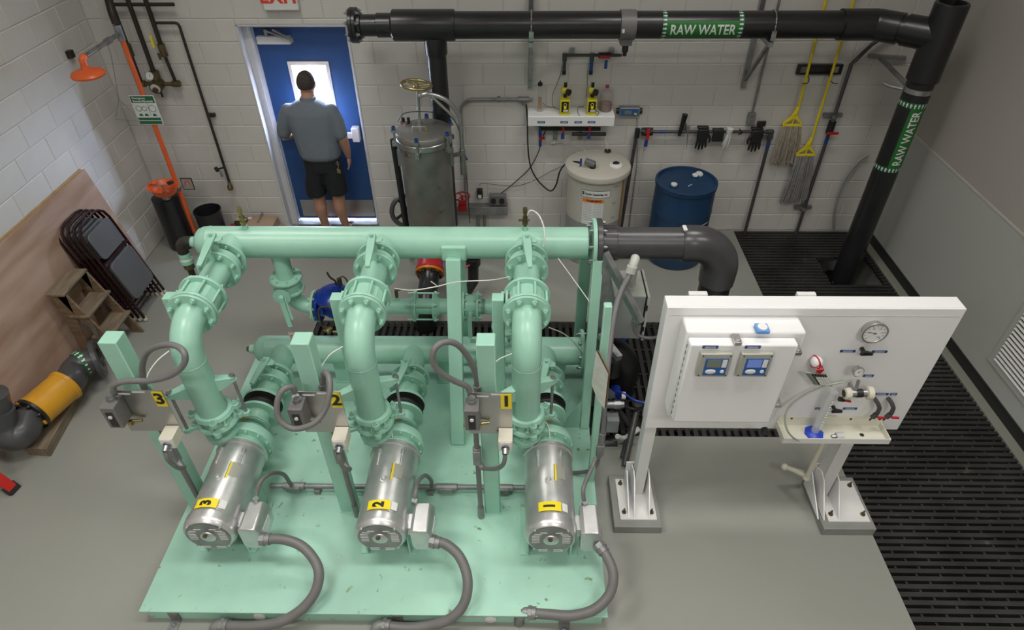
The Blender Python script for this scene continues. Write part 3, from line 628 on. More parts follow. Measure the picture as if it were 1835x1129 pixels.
# ---------------------------------------------------------------- instrument posts and plates
PX = {3:-2.170, 2:-1.157, 1:-.188}; PL = {3:-2.259, 2:-1.243, 1:-.293}; PR = {3:-1.962, 2:-.985, 1:-.050}
for ln in (3,2,1):
    w = WHERE[ln]; x = PX[ln]; x0, x1 = PL[ln], PR[ln]
    p = post('instrument_post',f'green square post carrying the {w} control plate, number {ln}',(x,-3.68,1.66),(x,-3.68,SZ),.10,.10); p['group'] = 'instrument posts'
    t = thing('control_plate',f'brushed steel control plate with yellow number {ln}, {w} of the three','control plate',((x0+x1)/2,-3.78,1.02),group='control plates')
    g = G(); g.box((x0,-3.784,1.022),(x1,-3.778,1.358)); g.obj('plate','stainless',t)
    g = G(); g.box((x-.02,-3.778,1.10),(x+.02,-3.73,1.30)); g.obj('standoff','galv_dull',t)
    g = G(); g.box((x1-.062,-3.7865,1.235),(x1-.003,-3.7845,1.352)); g.obj('number_label','label_yellow',t); text(str(ln),.115,(x1-.032,-3.7865,1.294),(1,0,0),(0,0,1),'ink',t,bold=.004,name='number')
    g = G(); g.box((x0+.05,-3.7855,1.328),(x0+.115,-3.7845,1.338)); g.obj('tag','label_white',t); g = G(); g.box((x0+.13,-3.7855,1.343),(x0+.20,-3.7845,1.353)); g.obj('tag','label_white',t)
    g = G(); g.cyl((x1-.08,-3.785,1.05),(x1-.08,-3.789,1.05),.006,n=8); g.obj('screw','dark_iron',t)
    s = thing('pressure_switch',f'grey box switch with round dial on the left edge of the {w} control plate','switch',(x0+.03,-3.84,1.15),group='pressure switches')
    g = G(); g.box((x0-.012,-3.885,1.165),(x0+.066,-3.785,1.325)); g.obj('case','conduit_grey',s,bevel=.004)
    g = G(); g.box((x0+.008,-3.888,1.18),(x0+.046,-3.885,1.29)); g.obj('face_plate','black_plastic',s); g = G(); g.cyl((x0+.027,-3.886,1.258),(x0+.027,-3.893,1.258),.011); g.obj('dial','label_white',s)
    g = G(); g.cyl((x0+.027,-3.82,1.325),(x0+.027,-3.82,1.345),.024,n=8); g.cyl((x0+.027,-3.82,1.345),(x0+.027,-3.82,1.365),.019,n=16); g.obj('gland','galv',s)
    v = thing('brass_fitting',f'small brass valve and fittings under the switch of the {w} control plate','valve',(x0+.08,-3.82,1.13),group='brass fittings')
    g = G(); g.cyl((x0+.027,-3.82,1.165),(x0+.027,-3.82,1.135),.012,n=8); g.cyl((x0-.02,-3.82,1.135),(x0+.115,-3.80,1.135),.010,n=10); g.cyl((x0+.05,-3.82,1.135),(x0+.07,-3.82,1.135),.018,n=6); g.cyl((x0-.03,-3.82,1.135),(x0-.012,-3.82,1.135),.014,n=6); g.obj('pipework','brass',v)
    j = thing('junction_box',f'small cream junction box at the lower right of the {w} control plate','junction box',(x1-.04,-3.86,1.0),group='cream junction boxes')
    jx0, jx1 = x1-.078, x1+.002
    g = G(); g.box((jx0,-3.885,.992),(jx1,-3.786,1.075)); g.obj('box','tan_pl',j,bevel=.003)
    g = G(); g.box((jx0+.006,-3.889,.998),(jx1-.006,-3.885,1.069)); g.obj('cover','white_pl',j)
    g = G(); cx = (jx0+jx1)/2; g.cyl((cx,-3.887,1.03),(cx,-3.900,1.03),.024,n=8); g.cyl((cx,-3.90,1.03),(cx,-3.93,1.018),.018,n=16); g.obj('gland','galv',j)
    # conduit under the plate down to the skid
    cxx = x+.065 if ln != 1 else x-.075
    c = thing('conduit_drop',f'grey conduit running down beside the {w} instrument post to the skid deck','conduit',(cxx,-3.75,SZ),group='conduit drops')
    g = G(); g.cyl((cxx,-3.755,SZ+.12),(cxx,-3.755,1.02),.016,n=12); g.obj('tube','conduit_grey',c)
    g = G(); g.cyl((cxx,-3.755,SZ),(cxx,-3.755,SZ+.12),.022,n=8); g.obj('coupling','galv_dull',c)
    g = G(); g.cyl((cxx,-3.755,.71),(cxx,-3.755,.86),.026,n=14); g.cyl((cxx,-3.765,.74),(cxx+.035,-3.79,.70),.018,n=12); g.box((cxx-.024,-3.79,.73),(cxx+.024,-3.765,.85)); g.obj('conduit_body','galv_dull',c,bevel=.004)
    h = thing('flex_conduit',f'grey flexible conduit from the cream box to the conduit body on the {w} instrument post','cable',(cx,-3.9,.7),group='short flexible conduits')
    if ln == 1: pts = [(cx,-3.93,1.016),(cx-.01,-3.94,.95),(cx-.05,-3.90,.85),(cxx+.05,-3.82,.74),(cxx+.03,-3.79,.705)]
    else: pts = [(cx,-3.93,1.016),(cx+.005,-3.945,.97),(cx-.0,-3.92,.88),(cxx+.065,-3.85,.76),(cxx+.055,-3.80,.70),(cxx+.035,-3.79,.705)]
    g = G(); g.tube(pts,.013,10,smooth=6); g.obj('hose','conduit_grey',h)
# loops above the plates
def loop(label, pts, r=.0165, m='conduit_grey', name='flex_conduit', grp='grey conduit loops', cat='cable', part='hose', sm=7):
    P = [at(u,v,y=y) for u,v,y in pts]; g = G(); g.tube(P,r,10,smooth=sm); o = g.obj(name,m,label=label,cat=cat,group=grp); return o
loop('grey conduit loop above control plate 3, at the far left',[(203,703,-3.82),(205,690,-3.82),(228,683,-3.82),(270,682,-3.83),(305,673,-3.86),(328,655,-3.86),(331,635,-3.84),(318,621,-3.80),(295,618,-3.77),(268,628,-3.74),(256,650,-3.72),(256,675,-3.72),(262,705,-3.72)])
loop('grey conduit loop hanging in front of control plate 2',[(528,703,-3.82),(524,694,-3.83),(508,698,-3.86),(497,720,-3.90),(500,750,-3.94),(525,768,-3.96),(560,760,-3.95),(582,735,-3.90),(591,700,-3.84),(589,675,-3.78),(580,668,-3.73),(578,690,-3.72)])
loop('grey conduit loop standing up to the left of control plate 1',[(842,702,-3.82),(836,692,-3.82),(815,683,-3.84),(790,668,-3.86),(776,648,-3.86),(779,625,-3.84),(797,613,-3.80),(820,618,-3.77),(842,645,-3.74),(853,675,-3.72),(856,700,-3.72)])
for u,v in ((262,700),(578,690),(856,693)):
    c = at(u,v,y=-3.72); g = G(); g.cyl((c.x,-3.72,c.z-.12),(c.x,-3.72,c.z-.02),.021,n=14); g.cyl((c.x,-3.72,c.z-.02),(c.x,-3.72,c.z+.01),.026,n=8); g.obj('conduit_coupling','galv_dull',label='grey conduit coupling behind the '+{262:'left',578:'middle',856:'right'}[u]+' control plate',cat='conduit',group='conduit couplings')
# ---------------------------------------------------------------- conduit run on the skid deck
t = thing('deck_conduit','long grey metal conduit lying across the skid deck behind the motors','conduit',(-.8,-3.56,SZ))
g = G(); g.cyl((-1.72,-3.565,.185),(.10,-3.560,.185),.0175,n=14); g.obj('tube','galv_dull',t)
for u in (527,800,900): 
    c = at(u,870,y=-3.565); g = G(); g.cyl((c.x-.075,-3.565,.185),(c.x+.075,-3.565,.185),.027,n=14); g.box((c.x-.045,-3.60,.16),(c.x+.045,-3.575,.205)); g.obj('conduit_body','galv_dull',t,bevel=.004)
for x in (-1.4,-.62,-.1): g = G(); g.box((x-.02,-3.595,SZ),(x+.02,-3.535,.168)); g.obj('clamp','galv_dull',t)
for ln,pts in ((3,[(463,905,-3.90),(460,885,-3.86),(468,862,-3.80),(487,848,-3.72),(508,850,-3.64),(521,868,-3.58)]),(2,[(744,902,-3.90),(745,880,-3.85),(750,862,-3.75),(762,852,-3.66),(772,860,-3.60),(774,872,-3.57)]),(1,[(1048,900,-3.90),(1045,880,-3.86),(1050,862,-3.8),(1062,835,-3.70),(1068,820,-3.66)])):
    P = [at(u,v,y=y) for u,v,y in pts]; P[0].z = .500
    g = G(); g.tube(P,.0135,10,smooth=6); g.obj('flex_conduit','conduit_grey',label=f'thin grey conduit curving from the terminal box of the {WHERE[ln]} motor',cat='cable',group='thin motor conduits')
    g = G(); g.cyl(P[0]-V((0,0,.0)),P[0]+V((0,0,.03)),.019,n=8); g.obj('cable_gland','galv',label=f'cable gland on top of the terminal box of the {WHERE[ln]} motor',cat='cable gland',group='motor cable glands')
# big power conduits over the front edge
for ln,pts in ((3,[(484,966,.40),(510,967,.40),(545,982,.38),(570,1018,.33),(566,1058,.25),(540,1092,.18),(500,1115,.12),(450,1122,.08),(400,1121,.06)]),
               (2,[(781,970,.40),(800,976,.40),(825,1000,.37),(838,1040,.31),(832,1080,.23),(808,1108,.16),(770,1121,.10),(730,1125,.07),(690,1121,.06)]),
               (1,[(1074,978,.38),(1088,998,.37),(1099,1030,.33),(1092,1065,.26),(1065,1092,.20),(1025,1103,.15),(985,1101,.12),(950,1098,.11)])):
    P = [at(u,v,z=z) for u,v,z in pts]; x1 = XP[ln]+.305
    P[0] = V((x1,P[0].y,.40)) if ln != 1 else P[0]
    g = G(); g.tube(P,.030,16,smooth=8); o = g.obj('power_conduit','conduit_grey',label=f'thick grey flexible power conduit looping forward from motor {ln}, the {WHERE[ln]} motor',cat='cable',group='thick power conduits')
    d = (P[1]-P[0]).normalized(); g = G(); g.cyl(P[0]-d*.01,P[0]+d*.02,.042,n=8); g.cyl(P[0]+d*.02,P[0]+d*.05,.036,n=18); g.obj('gland_nut','galv_dull',o)
    d = (P[-1]-P[-2]).normalized(); e = P[-1]; g = G(); g.cyl(e-d*.035,e+d*.012,.038,n=18); g.cyl(e-d*.01,e+d*.01,.043,n=8); g.tube([e,e+d*.03,e+d*.055+V((0,-.01,-.012)),e+d*.065+V((0,-.015,-.05)),e+d*.065+V((0,-.015,-e.z-.0 if e.z < .09 else -.10))],.031,14,smooth=3); g.obj('elbow_fitting','galv_dull',o)
# ---------------------------------------------------------------- bypass line with blue relief valve
yb, zb = YH, .895
t = thing('bypass_elbow','green butterfly valve and elbow under the left end of the upper header','pipe',(-1.70,yb,.8))
bfc = V((-1.70,yb,1.07)); g = G(); g.lathe(bfc,(0,0,1),[(.092,0),(.094,.004),(.094,.045),(.09,.054)],30); g.obj('valve_body','green_paint',t)
flange(t,(-1.70,yb,1.068),(0,0,1),.115,.018,8,.009)
g = G(); g.tube([(-1.70,yb,1.05),(-1.70,yb,1.02)]+[(-1.70+.13-.13*math.cos(a),yb,zb+.13-.13*math.sin(a)) for a in [i*pi/16 for i in range(9)]]+[(-1.53,yb,zb)],.0585,n=28); g.obj('elbow','green_paint',t)
g = G(); g.cyl(bfc+V((0,-.09,.027)),bfc+V((0,-.15,.027)),.018); g.lathe(bfc+V((0,-.15,.027)),(0,-1,0),[(.062,0),(.062,.007)],24); g.cyl(bfc+V((0,-.157,.027)),bfc+V((0,-.185,.027)),.019); g.obj('stem_plate','green_paint',t)
a, b = bfc+V((0,-.175,.04)), bfc+V((.018,-.19,-.22)); g = G(); g.beam(a,b,.036,.010,up=(0,1,0)); g.beam(a+V((.02,.014,-.02)),b+V((.025,.012,.06)),.02,.006,up=(0,1,0)); g.obj('lever','green_paint',t,bevel=.003)
g = G(); g.tube([b,b+V((.004,-.004,-.03)),b+V((.008,-.003,-.05))],.002,5); g.obj('tag_wire','steel',t)
c = b+V((-.004,-.004,-.05)); g = G(); g.prism([c+V((-.026,0,0)),c+V((.026,0,.003)),c+V((.030,0,-.115)),c+V((-.022,0,-.12))],(0,-1,0),.0015); g.obj('paper_tag','tag_pink',t,'pink paper tag')
for k in range(5): g = G(); g.cbox(c+V((.003,-.0022,-.03-.017*k)),(.034,.0006,.004)); g.obj('print_line','ink',t)
t = thing('relief_valve','bright blue pilot operated relief valve with copper pilot tubes','valve',(-1.40,yb,.75))
g = G(); g.lathe((-1.515,yb,zb),(1,0,0),[(.122,0),(.124,.004),(.124,.018),(.08,.026),(.072,.05),(.095,.09),(.105,.13),(.095,.17),(.072,.20),(.08,.215),(.122,.222),(.122,.24)],32); g.obj('valve_body','blue_valve',t)
g = G(); g.lathe((-1.39,yb,zb+.05),(0,-.1,1),[(.09,0),(.11,.03),(.13,.035),(.13,.055),(.11,.075),(.07,.10),(.03,.112)],30); g.obj('bonnet','blue_valve',t)
g = G(); g.cyl((-1.33,yb-.05,zb+.13),(-1.33,yb-.05,zb+.22),.036); g.cyl((-1.33,yb-.05,zb+.22),(-1.33,yb-.05,zb+.235),.03); g.obj('pilot','blue_valve',t)
g = G(); g.tube([(-1.33,yb-.05,zb+.235),(-1.33,yb-.05,zb+.27),(-1.36,yb-.05,zb+.30),(-1.375,yb-.05,zb+.345)],.007,8,smooth=4); g.cyl((-1.30,yb-.05,zb+.235),(-1.30,yb-.05,zb+.29),.018,n=8); g.obj('vent','dark_iron',t)
g = G(); g.tube([(-1.30,yb-.05,zb+.29),(-1.27,yb-.05,zb+.31),(-1.24,yb-.06,zb+.27),(-1.24,yb-.09,zb+.18),(-1.33,yb-.14,zb+.12),(-1.45,yb-.14,zb+.10),(-1.475,yb-.14,zb+.02),(-1.47,yb-.14,zb-.08),(-1.43,yb-.13,zb-.10)],.006,8,smooth=5); g.obj('pilot_tube','bronze',t)
g = G(); g.cyl((-1.46,yb-.14,zb-.12),(-1.40,yb-.14,zb-.09),.014,n=6); g.ball((-1.43,yb-.15,zb-.115),.02,n=10,m=6); g.cyl((-1.40,yb-.14,zb-.13),(-1.36,yb-.14,zb-.13),.010,n=6); g.obj('pilot_fitting','brass',t)
flange(t,(-1.530,yb,zb),(1,0,0),.118,.018,8,.009,name='mating_flange')
t = thing('bypass_pipe','green horizontal bypass pipe running right behind the risers','pipe',(-.8,yb,zb-.06))
g = G(); g.cyl((-1.272,yb,zb),(-.21,yb,zb),.0585,n=28); g.obj('pipe','green_paint',t)
flange(t,(-1.274,yb,zb),(-1,0,0),.118,-.018,8,.009)
cx = at(762,548,y=yb).x
for s in (-1,1):
    g = G(); g.lathe((cx+s*.062,yb,zb),(s,0,0),[(.105,0),(.108,.006),(.072,.03),(.062,.05)],28); g.obj('coupling_half','green_paint',t)
    for a in (0,90,180,270): 
        p_ = V((cx+s*.066,yb+math.cos(math.radians(a+45))*.098,zb+math.sin(math.radians(a+45))*.098)); g = G(); g.cyl(p_,p_+V((s*.02,0,0)),.016,n=8); g.obj('ear','green_paint',t)
for a in (0,90,180,270):
    p_ = V((0,yb+math.cos(math.radians(a+45))*.098,zb+math.sin(math.radians(a+45))*.098)); g = G(); g.cyl((cx-.13,p_.y,p_.z),(cx+.1,p_.y,p_.z),.007,n=8); g.obj('tie_rod','green_paint',t)
flange(t,(-.42,yb,zb),(1,0,0),.112,.018,8,.009); flange(t,(-.335,yb,zb),(-1,0,0),.112,.018,8,.009)
g = G(); g.lathe((-.42,yb,zb),(1,0,0),[(.085,.002),(.085,.083)],28); g.cyl((-.378,yb-.07,zb),(-.378,yb-.15,zb-.0),.016); g.beam((-.378,yb-.15,zb+.01),(-.378+.0,yb-.17,zb-.16),.03,.01,up=(0,1,0)); g.obj('wafer_valve','green_paint',t)
g = G(); g.tube([(-.30,yb,zb),(-.27,yb,zb)]+[(-.25+.13*math.sin(a),yb,zb-.13+.13*math.cos(a)) for a in [i*pi/16 for i in range(9)]]+[(-.12,yb,.72)],.0585,n=28); g.obj('down_elbow','green_paint',t)
flange(t,(-.12,yb,.70),(0,0,-1),.112,.018,8,.009); g = G(); g.lathe((-.12,yb,.64),(0,0,1),[(.085,0),(.085,.06)],28); g.cyl((-.12,yb-.08,.67),(-.12,yb-.16,.67),.018); g.beam((-.12,yb-.165,.68),(-.38,yb-.165,.70),.034,.010,up=(0,1,0)); g.obj('lower_valve','green_paint',t)
flange(t,(-.12,yb,.622),(0,0,1),.112,.018,8,.009); g = G(); g.cyl((-.12,yb,.61),(-.12,yb,.50),.0585,n=24); g.obj('tail_pipe','green_paint',t)
t = thing('brass_tap','small brass cock on top of the bypass pipe left of the green coupling','valve',(-1.05,yb,zb+.05))
c = at(711,530,y=yb); g = G(); g.cyl((c.x,yb,zb+.05),(c.x,yb,zb+.085),.018,n=8); g.obj('boss','green_paint',t); g = G(); g.cyl((c.x,yb,zb+.085),(c.x,yb,zb+.15),.013,n=8); g.beam((c.x,yb,zb+.15),(c.x+.05,yb,zb+.16),.014,.008); g.obj('cock','bronze',t)
# ================================================================ white control board on two legs
YB, BX0, BX1, BZ0, BZ1, BY1 = -3.55, .768, 2.325, .805, 1.77, -3.445
t = thing('control_board','large white free-standing control board on two legs at the right','control board',((BX0+BX1)/2,-3.5,.07))
g = G(); g.box((BX0,YB,BZ0),(BX1,YB+.012,BZ1)); g.obj('face_panel','white_gloss',t,bevel=.003)
for nm,lo,hi in (('top_return',(BX0,YB+.012,BZ1-.012),(BX1-.0,BY1,BZ1)),('side_return',(BX0,YB+.012,BZ0),(BX0+.012,BY1,BZ1-.012)),('side_return',(BX1-.03,YB+.012,BZ0),(BX1-.018,BY1,BZ1-.012)),('bottom_return',(BX0+.012,YB+.012,BZ0),(BX1-.03,BY1,BZ0+.012))):
    g = G(); g.box(lo,hi); g.obj(nm,'white_gloss',t,bevel=.002)
for x in (.95,1.53): g = G(); g.box((x-.05,BY1,BZ1-.05),(x+.05,BY1+.03,BZ1+.008)); g.obj('wall_channel','white_dull',t,bevel=.003)
g = G(); g.box((BX0+.02,YB-.0015,BZ1-.05),(BX1-.02,YB-.0,BZ1-.048)); g.obj('score_line','enclosure',t)
def leg(x0,x1,px0,px1):
    g = G(); g.box((x0,YB+.012,.085),(x1,YB+.02,BZ0)); g.box((x0,YB+.02,.085),(x0+.008,YB+.11,BZ0)); g.box((x1-.008,YB+.02,.085),(x1,YB+.11,BZ0)); g.obj('leg','white_dull',t)
    g = G(); g.box((px0+.045,-3.735,.075),(px1-.03,-3.41,.085)); g.obj('base_plate','white_dull',t,'bright white base plate')
    cx = (x0+x1)/2; pc = (px0+px1)/2
    for s in (-1,1):
        bx = cx+s*.05; g = G(); g.prism([(bx,-3.73,.085),(bx,-3.42,.085),(bx,-3.42,.27),(bx,-3.50,.31),(bx,-3.56,.29)],(1,0,0),.008); g.obj('gusset','white_gloss',t)
    g = G(); g.prism([(cx-.085,-3.72,.085),(cx-.085,-3.42,.085),(cx-.085,-3.46,.25)],(1,0,0),.008); g.obj('gusset','white_gloss',t)
    g = G(); g.box((cx-.085,-3.43,.085),(cx+.058,-3.422,.30)); g.obj('gusset','white_gloss',t)
    for bx in (px0+.075,px1-.06):
        for by in (-3.68,-3.45): bolt(t,(bx,by,.085),(0,0,1),.012,m='bronze',name='anchor_bolt'); g = G(); g.cyl((bx,by,.10),(bx,by,.125),.006,n=8); g.obj('anchor_stud','bronze',t)
leg(.775,.845,.625,.945); leg(2.035,2.115,2.015,2.365)
for (a,b,lab) in ((.625,.945,'left'),(2.015,2.362,'right')):
    g = G(); g.prism([(a,-3.785,0),(b,-3.785,0),(b,-3.37,0),(a,-3.37,0)],(0,0,1),.074); g.obj('concrete_plinth','concrete',label=f'grey painted concrete plinth under the {lab} leg of the control board',cat='plinth',group='concrete plinths',bevel=.006)
# enclosure with two meters
t = thing('control_cabinet','white plastic cabinet with two grey meters on the control board','cabinet',(1.15,-3.62,1.06))
g = G(); g.box((.852,-3.68,1.05),(1.468,YB-.001,1.715)); g.obj('cabinet_body','white_gloss',t,bevel=.012)
g = G(); g.box((.862,-3.745,1.085),(1.415,-3.682,1.685)); dr = g.obj('cabinet_door','white_gloss',t,bevel=.01)
g = G(); g.box((1.417,-3.700,1.12),(1.421,-3.684,1.67)); g.obj('door_gap','ink',t)
for i in range(12): g = G(); g.cbox((.8605,-3.70,1.12+i*.047),(.002,.003,.022)); g.obj('hinge_slot','ink',t)
for c in (((1.10,-3.715,1.70)),((1.43,-3.70,1.62)),((1.43,-3.70,1.22))):
    g = G(); g.box((c[0]-.018,c[1]-.04,c[2]-.012),(c[0]+.018,c[1]+.03,c[2]+.012)); g.cyl((c[0],c[1]-.02,c[2]+.005),(c[0],c[1]-.02,c[2]+.02),.014,n=10); g.obj('latch','stainless',t,bevel=.002)
c = V((1.04,-3.72,1.07)); g = G(); g.box((1.10,-3.72,1.06),(1.145,-3.69,1.075)); g.obj('bottom_catch','galv_dull',t)
t2 = thing('padlock_cord','black cord with a round knob hanging on the right edge of the white cabinet','cord',(1.43,-3.70,1.0))
P = [at(1423,627,y=-3.73),at(1400,690,y=-3.71),at(1380,742,y=-3.70)]; g = G(); g.tube(P,.003,6,smooth=4); g.obj('cord','ink',t2)
for u,v in ((1423,626),(1387,713),(1375,745)): c = at(u,v,y=-3.715); g = G(); g.ball(c,.014,(1,1,1.2),10,6); g.cyl(c+V((-.02,0,-.01)),c+V((.02,0,.01)),.006,n=8); g.obj('toggle','galv_dull',t2)
c = at(1370,772,y=-3.70); g = G(); g.cyl(c+V((0,.01,0)),c+V((0,-.015,0)),.024,n=14); g.obj('knob','black_plastic',t2)
for i,(u,v,nm) in enumerate(((1279,652,'left'),(1351,652,'right'))):
    c = at(u,v,y=-3.76); x, z = c.x, c.z; m = thing('digital_meter',f'{nm} grey digital meter with {"dark" if i == 0 else "lit blue"} screen on the white cabinet door','meter',(x,-3.76,z-.08),group='digital meters')
    g = G(); g.box((x-.082,-3.775,z-.082),(x+.082,-3.746,z+.082)); g.obj('case','plate_grey',m,bevel=.006)
    g = G(); g.box((x-.052,-3.778,z-.068),(x+.066,-3.775,z+.052)); g.obj('keypad','meter_blue',m,bevel=.002)
    g = G(); g.box((x-.042,-3.780,z-.008),(x+.03,-3.778,z+.046)); g.obj('screen','lcd' if i == 0 else 'lcd_blue',m)
    g = G(); g.box((x+.036,-3.780,z-.008),(x+.060,-3.778,z+.046)); g.obj('status_strip','label_white',m)
    g = G(); g.ball((x-.014,-3.778,z-.040),.028,(1,.14,.62),20,8); g.obj('nav_button','label_white',m)
    g = G(); g.lathe((x+.045,-3.778,z-.038),(0,-1,0),[(.011,0),(.010,.003)],14); g.obj('button','label_white',m)
    for sx in (-1,1):
        for sz in (-1,1): g = G(); g.cyl((x+sx*.07,-3.775,z+sz*.07),(x+sx*.07,-3.778,z+sz*.07),.004,n=8); g.obj('screw','dark_iron',m)
    c = at(u-6+i*4,622,y=-3.748); g = G(); g.box((c.x-.040,-3.749,c.z-.010),(c.x+.040,-3.747,c.z+.010)); n_ = g.obj('name_label','blue_tag',label=f'small dark blue engraved label above the {nm} meter',cat='label',group='meter labels')
    for k in (-1,1): g = G(); g.cbox((c.x,-3.7495,c.z+k*.0035),(.055,.0005,.0022)); g.obj('print_line','label_white',n_)
c = at(1374,574,y=-3.69); x, z = c.x, 1.722; t = thing('blue_level','small clear blue plastic gadget lying on top of the white cabinet','gadget',(x,-3.66,1.716))
g = G(); g.box((x-.034,-3.70,1.716),(x+.034,-3.635,1.742)); MATS['clear_blue'] = mat('clear_blue',(.16,.38,.80),.15,alpha=.7); g.obj('block','clear_blue',t,bevel=.006); g = G(); g.lathe((x,-3.668,1.742),(0,-.1,1),[(.026,0),(.024,.006)],22); g.obj('lens','label_white',t)
def gauge(nm,label,c,ax,R,D,needle=40,st='stainless'):
    c = V(c); ax = V(ax).normalized(); t = thing(nm,label,'gauge',c)
    g = G(); g.lathe(c,ax,[(R*.82,0),(R*.84,D*.7),(R,D*.72),(R,D),(R*.9,D*1.02),(R*.86,D*.96)],36,caps=False); g.obj('bezel',st,t)
    f = c+ax*(D*.92); g = G(); g.lathe(f,ax,[(R*.88,0),(R*.88,.001)],30); g.obj('dial','label_white',t)
    up = (V((0,0,1))-ax*ax.z).normalized(); rt = up.cross(ax)
    n_ = G()
    for i in range(11):
        a = math.radians(-135+27*i); d = up*math.cos(a)+rt*math.sin(a); g = G(); g.beam(f+d*R*.66+ax*.0015,f+d*R*.8+ax*.0015,R*.035,.001,up=tuple(ax)); g.obj('tick','ink',t)
        if R > .05 and i%2 == 0: text(str(i*20),R*.2,f+d*R*.52+ax*.001,rt,up,'ink',t,name='number')
    a = math.radians(needle-135); d = up*math.cos(a)+rt*math.sin(a); g = G(); g.beam(f-d*R*.2+ax*.002,f+d*R*.6+ax*.002,R*.05,.001,up=tuple(ax)); g.cyl(f+ax*.001,f+ax*.004,R*.09,n=12); g.obj('needle','ink',t)
    g = G(); g.lathe(f+ax*.005,ax,[(R*.88,0),(R*.88,.001)],30); g.obj('glass','glass_pane',t)
    return t
c = at(1567,596,y=-3.585); gauge('pressure_gauge','large round steel dial gauge at the upper right of the control board',(c.x,YB,c.z),(0,-1,0),.068,.045,60)
def bluelab(u,v,w,label,h=.018):
    c = at(u,v,y=YB); g = G(); g.box((c.x-w/2,YB-.002,c.z-h/2),(c.x+w/2,YB-.0005,c.z+h/2)); o = g.obj('engraved_label','blue_tag',label=label,cat='label',group='blue engraved labels on the board')
    for k in (-1,1): g = G(); g.cbox((c.x,YB-.0025,c.z+k*.0035),(w*.62,.0005,.0022)); g.obj('print_line','label_white',o)
bluelab(1519,629,.085,'dark blue label left of the black knob below the large gauge'); bluelab(1576,630,.085,'dark blue label right of the black knob below the large gauge')
bluelab(1556,673,.06,'dark blue label half hidden behind the small gauge'); bluelab(1579,706,.085,'dark blue label above the left hose tap'); bluelab(1601,706,.04,'dark blue label above the right hose tap')
bluelab(1465,732,.03,'dark blue label left of the measuring cylinder, above the tray'); bluelab(1523,732,.085,'dark blue label above the middle of the cream tray')
def knob(u,v,label,sc=1.):
    c = at(u,v,y=YB-.03); t = thing('selector_valve',label,'valve',(c.x,YB,c.z)); g = G(); g.cyl((c.x,YB,c.z),(c.x,YB-.035*sc,c.z),.012*sc,n=14); g.obj('stem','black_plastic',t)
    g = G(); g.prism([(c.x-.022*sc,YB-.03*sc,c.z-.014),(c.x+.045*sc,YB-.03*sc,c.z-.012),(c.x+.047*sc,YB-.03*sc,c.z+.004),(c.x-.01*sc,YB-.03*sc,c.z+.018)],(0,-1,0),.018); g.obj('handle','black_plastic',t,bevel=.004)
knob(1548,631,'black lever knob between two blue labels below the large gauge'); knob(1496,735,'black lever knob stained brown above the tray, beside the measuring cylinder',.9)
g = G(); c = at(1490,748,y=YB); g.prism([(c.x-.03,YB-.0006,c.z+.02),(c.x+.03,YB-.0006,c.z+.018),(c.x+.012,YB-.0006,c.z-.03),(c.x-.016,YB-.0006,c.z-.03)],(0,-1,0),.0005); g.obj('rust_stain','tray_stain',bpy.data.objects['control_board'])
# helmet magnet and calculator
c = at(1465,652,y=-3.60); x, z = c.x, c.z; t = thing('helmet_magnet','small white and red sports helmet magnet above the calculator','magnet',(x,YB,z-.04))
g = G(); g.ball((x,YB-.035,z),.034,(1,1,1.05),18,10); g.obj('shell','white_gloss',t); g = G(); g.torus((x,YB-.035,z),(1,.25,.2),.0345,.005,24,6); g.torus((x-.008,YB-.035,z),(1,.15,-.5),.033,.0035,24,6); g.obj('red_trim','red_pl',t)
g = G(); g.prism([(x-.012,YB-.065,z-.022),(x+.036,YB-.06,z-.018),(x+.042,YB-.055,z-.030),(x+.026,YB-.06,z-.055),(x+.008,YB-.066,z-.045)],(0,-.4,-.2),.012); g.obj('red_clip','red_pl',t,bevel=.003)
g = G(); g.tube([(x+.004,YB-.068,z+.004),(x+.022,YB-.064,z-.006),(x+.026,YB-.060,z-.024)],.004,6,smooth=4); g.obj('face_guard','red_pl',t)
c0, c1, c2, c3 = (at(*p,y=-3.60) for p in ((1440,665),(1479,667),(1491,691),(1457,688))); t = thing('calculator','grey desk calculator held tilted on the control board','calculator',(c0+c1+c2+c3)/4)
n_ = V((0,-1,.15)).normalized(); g = G(); g.prism([c0,c1,c2,c3],n_,.012); g.obj('case','plate_grey',t,bevel=.003)
def bil(a,b): return c0*(1-a)*(1-b)+c1*a*(1-b)+c2*a*b+c3*(1-a)*b
g = G(); g.prism([bil(.04,.08)+n_*.012,bil(.2,.08)+n_*.012,bil(.2,.9)+n_*.012,bil(.04,.9)+n_*.012],n_,.002); g.obj('display','lcd',t)
for i in range(6):
    for j in range(4):
        a, b = .27+.12*i, .10+.21*j; g = G(); g.prism([bil(a,b)+n_*.012,bil(a+.09,b)+n_*.012,bil(a+.09,b+.15)+n_*.012,bil(a,b+.15)+n_*.012],n_,.004); g.obj('key','ink' if j == 0 or i == 0 else 'label_white',t)
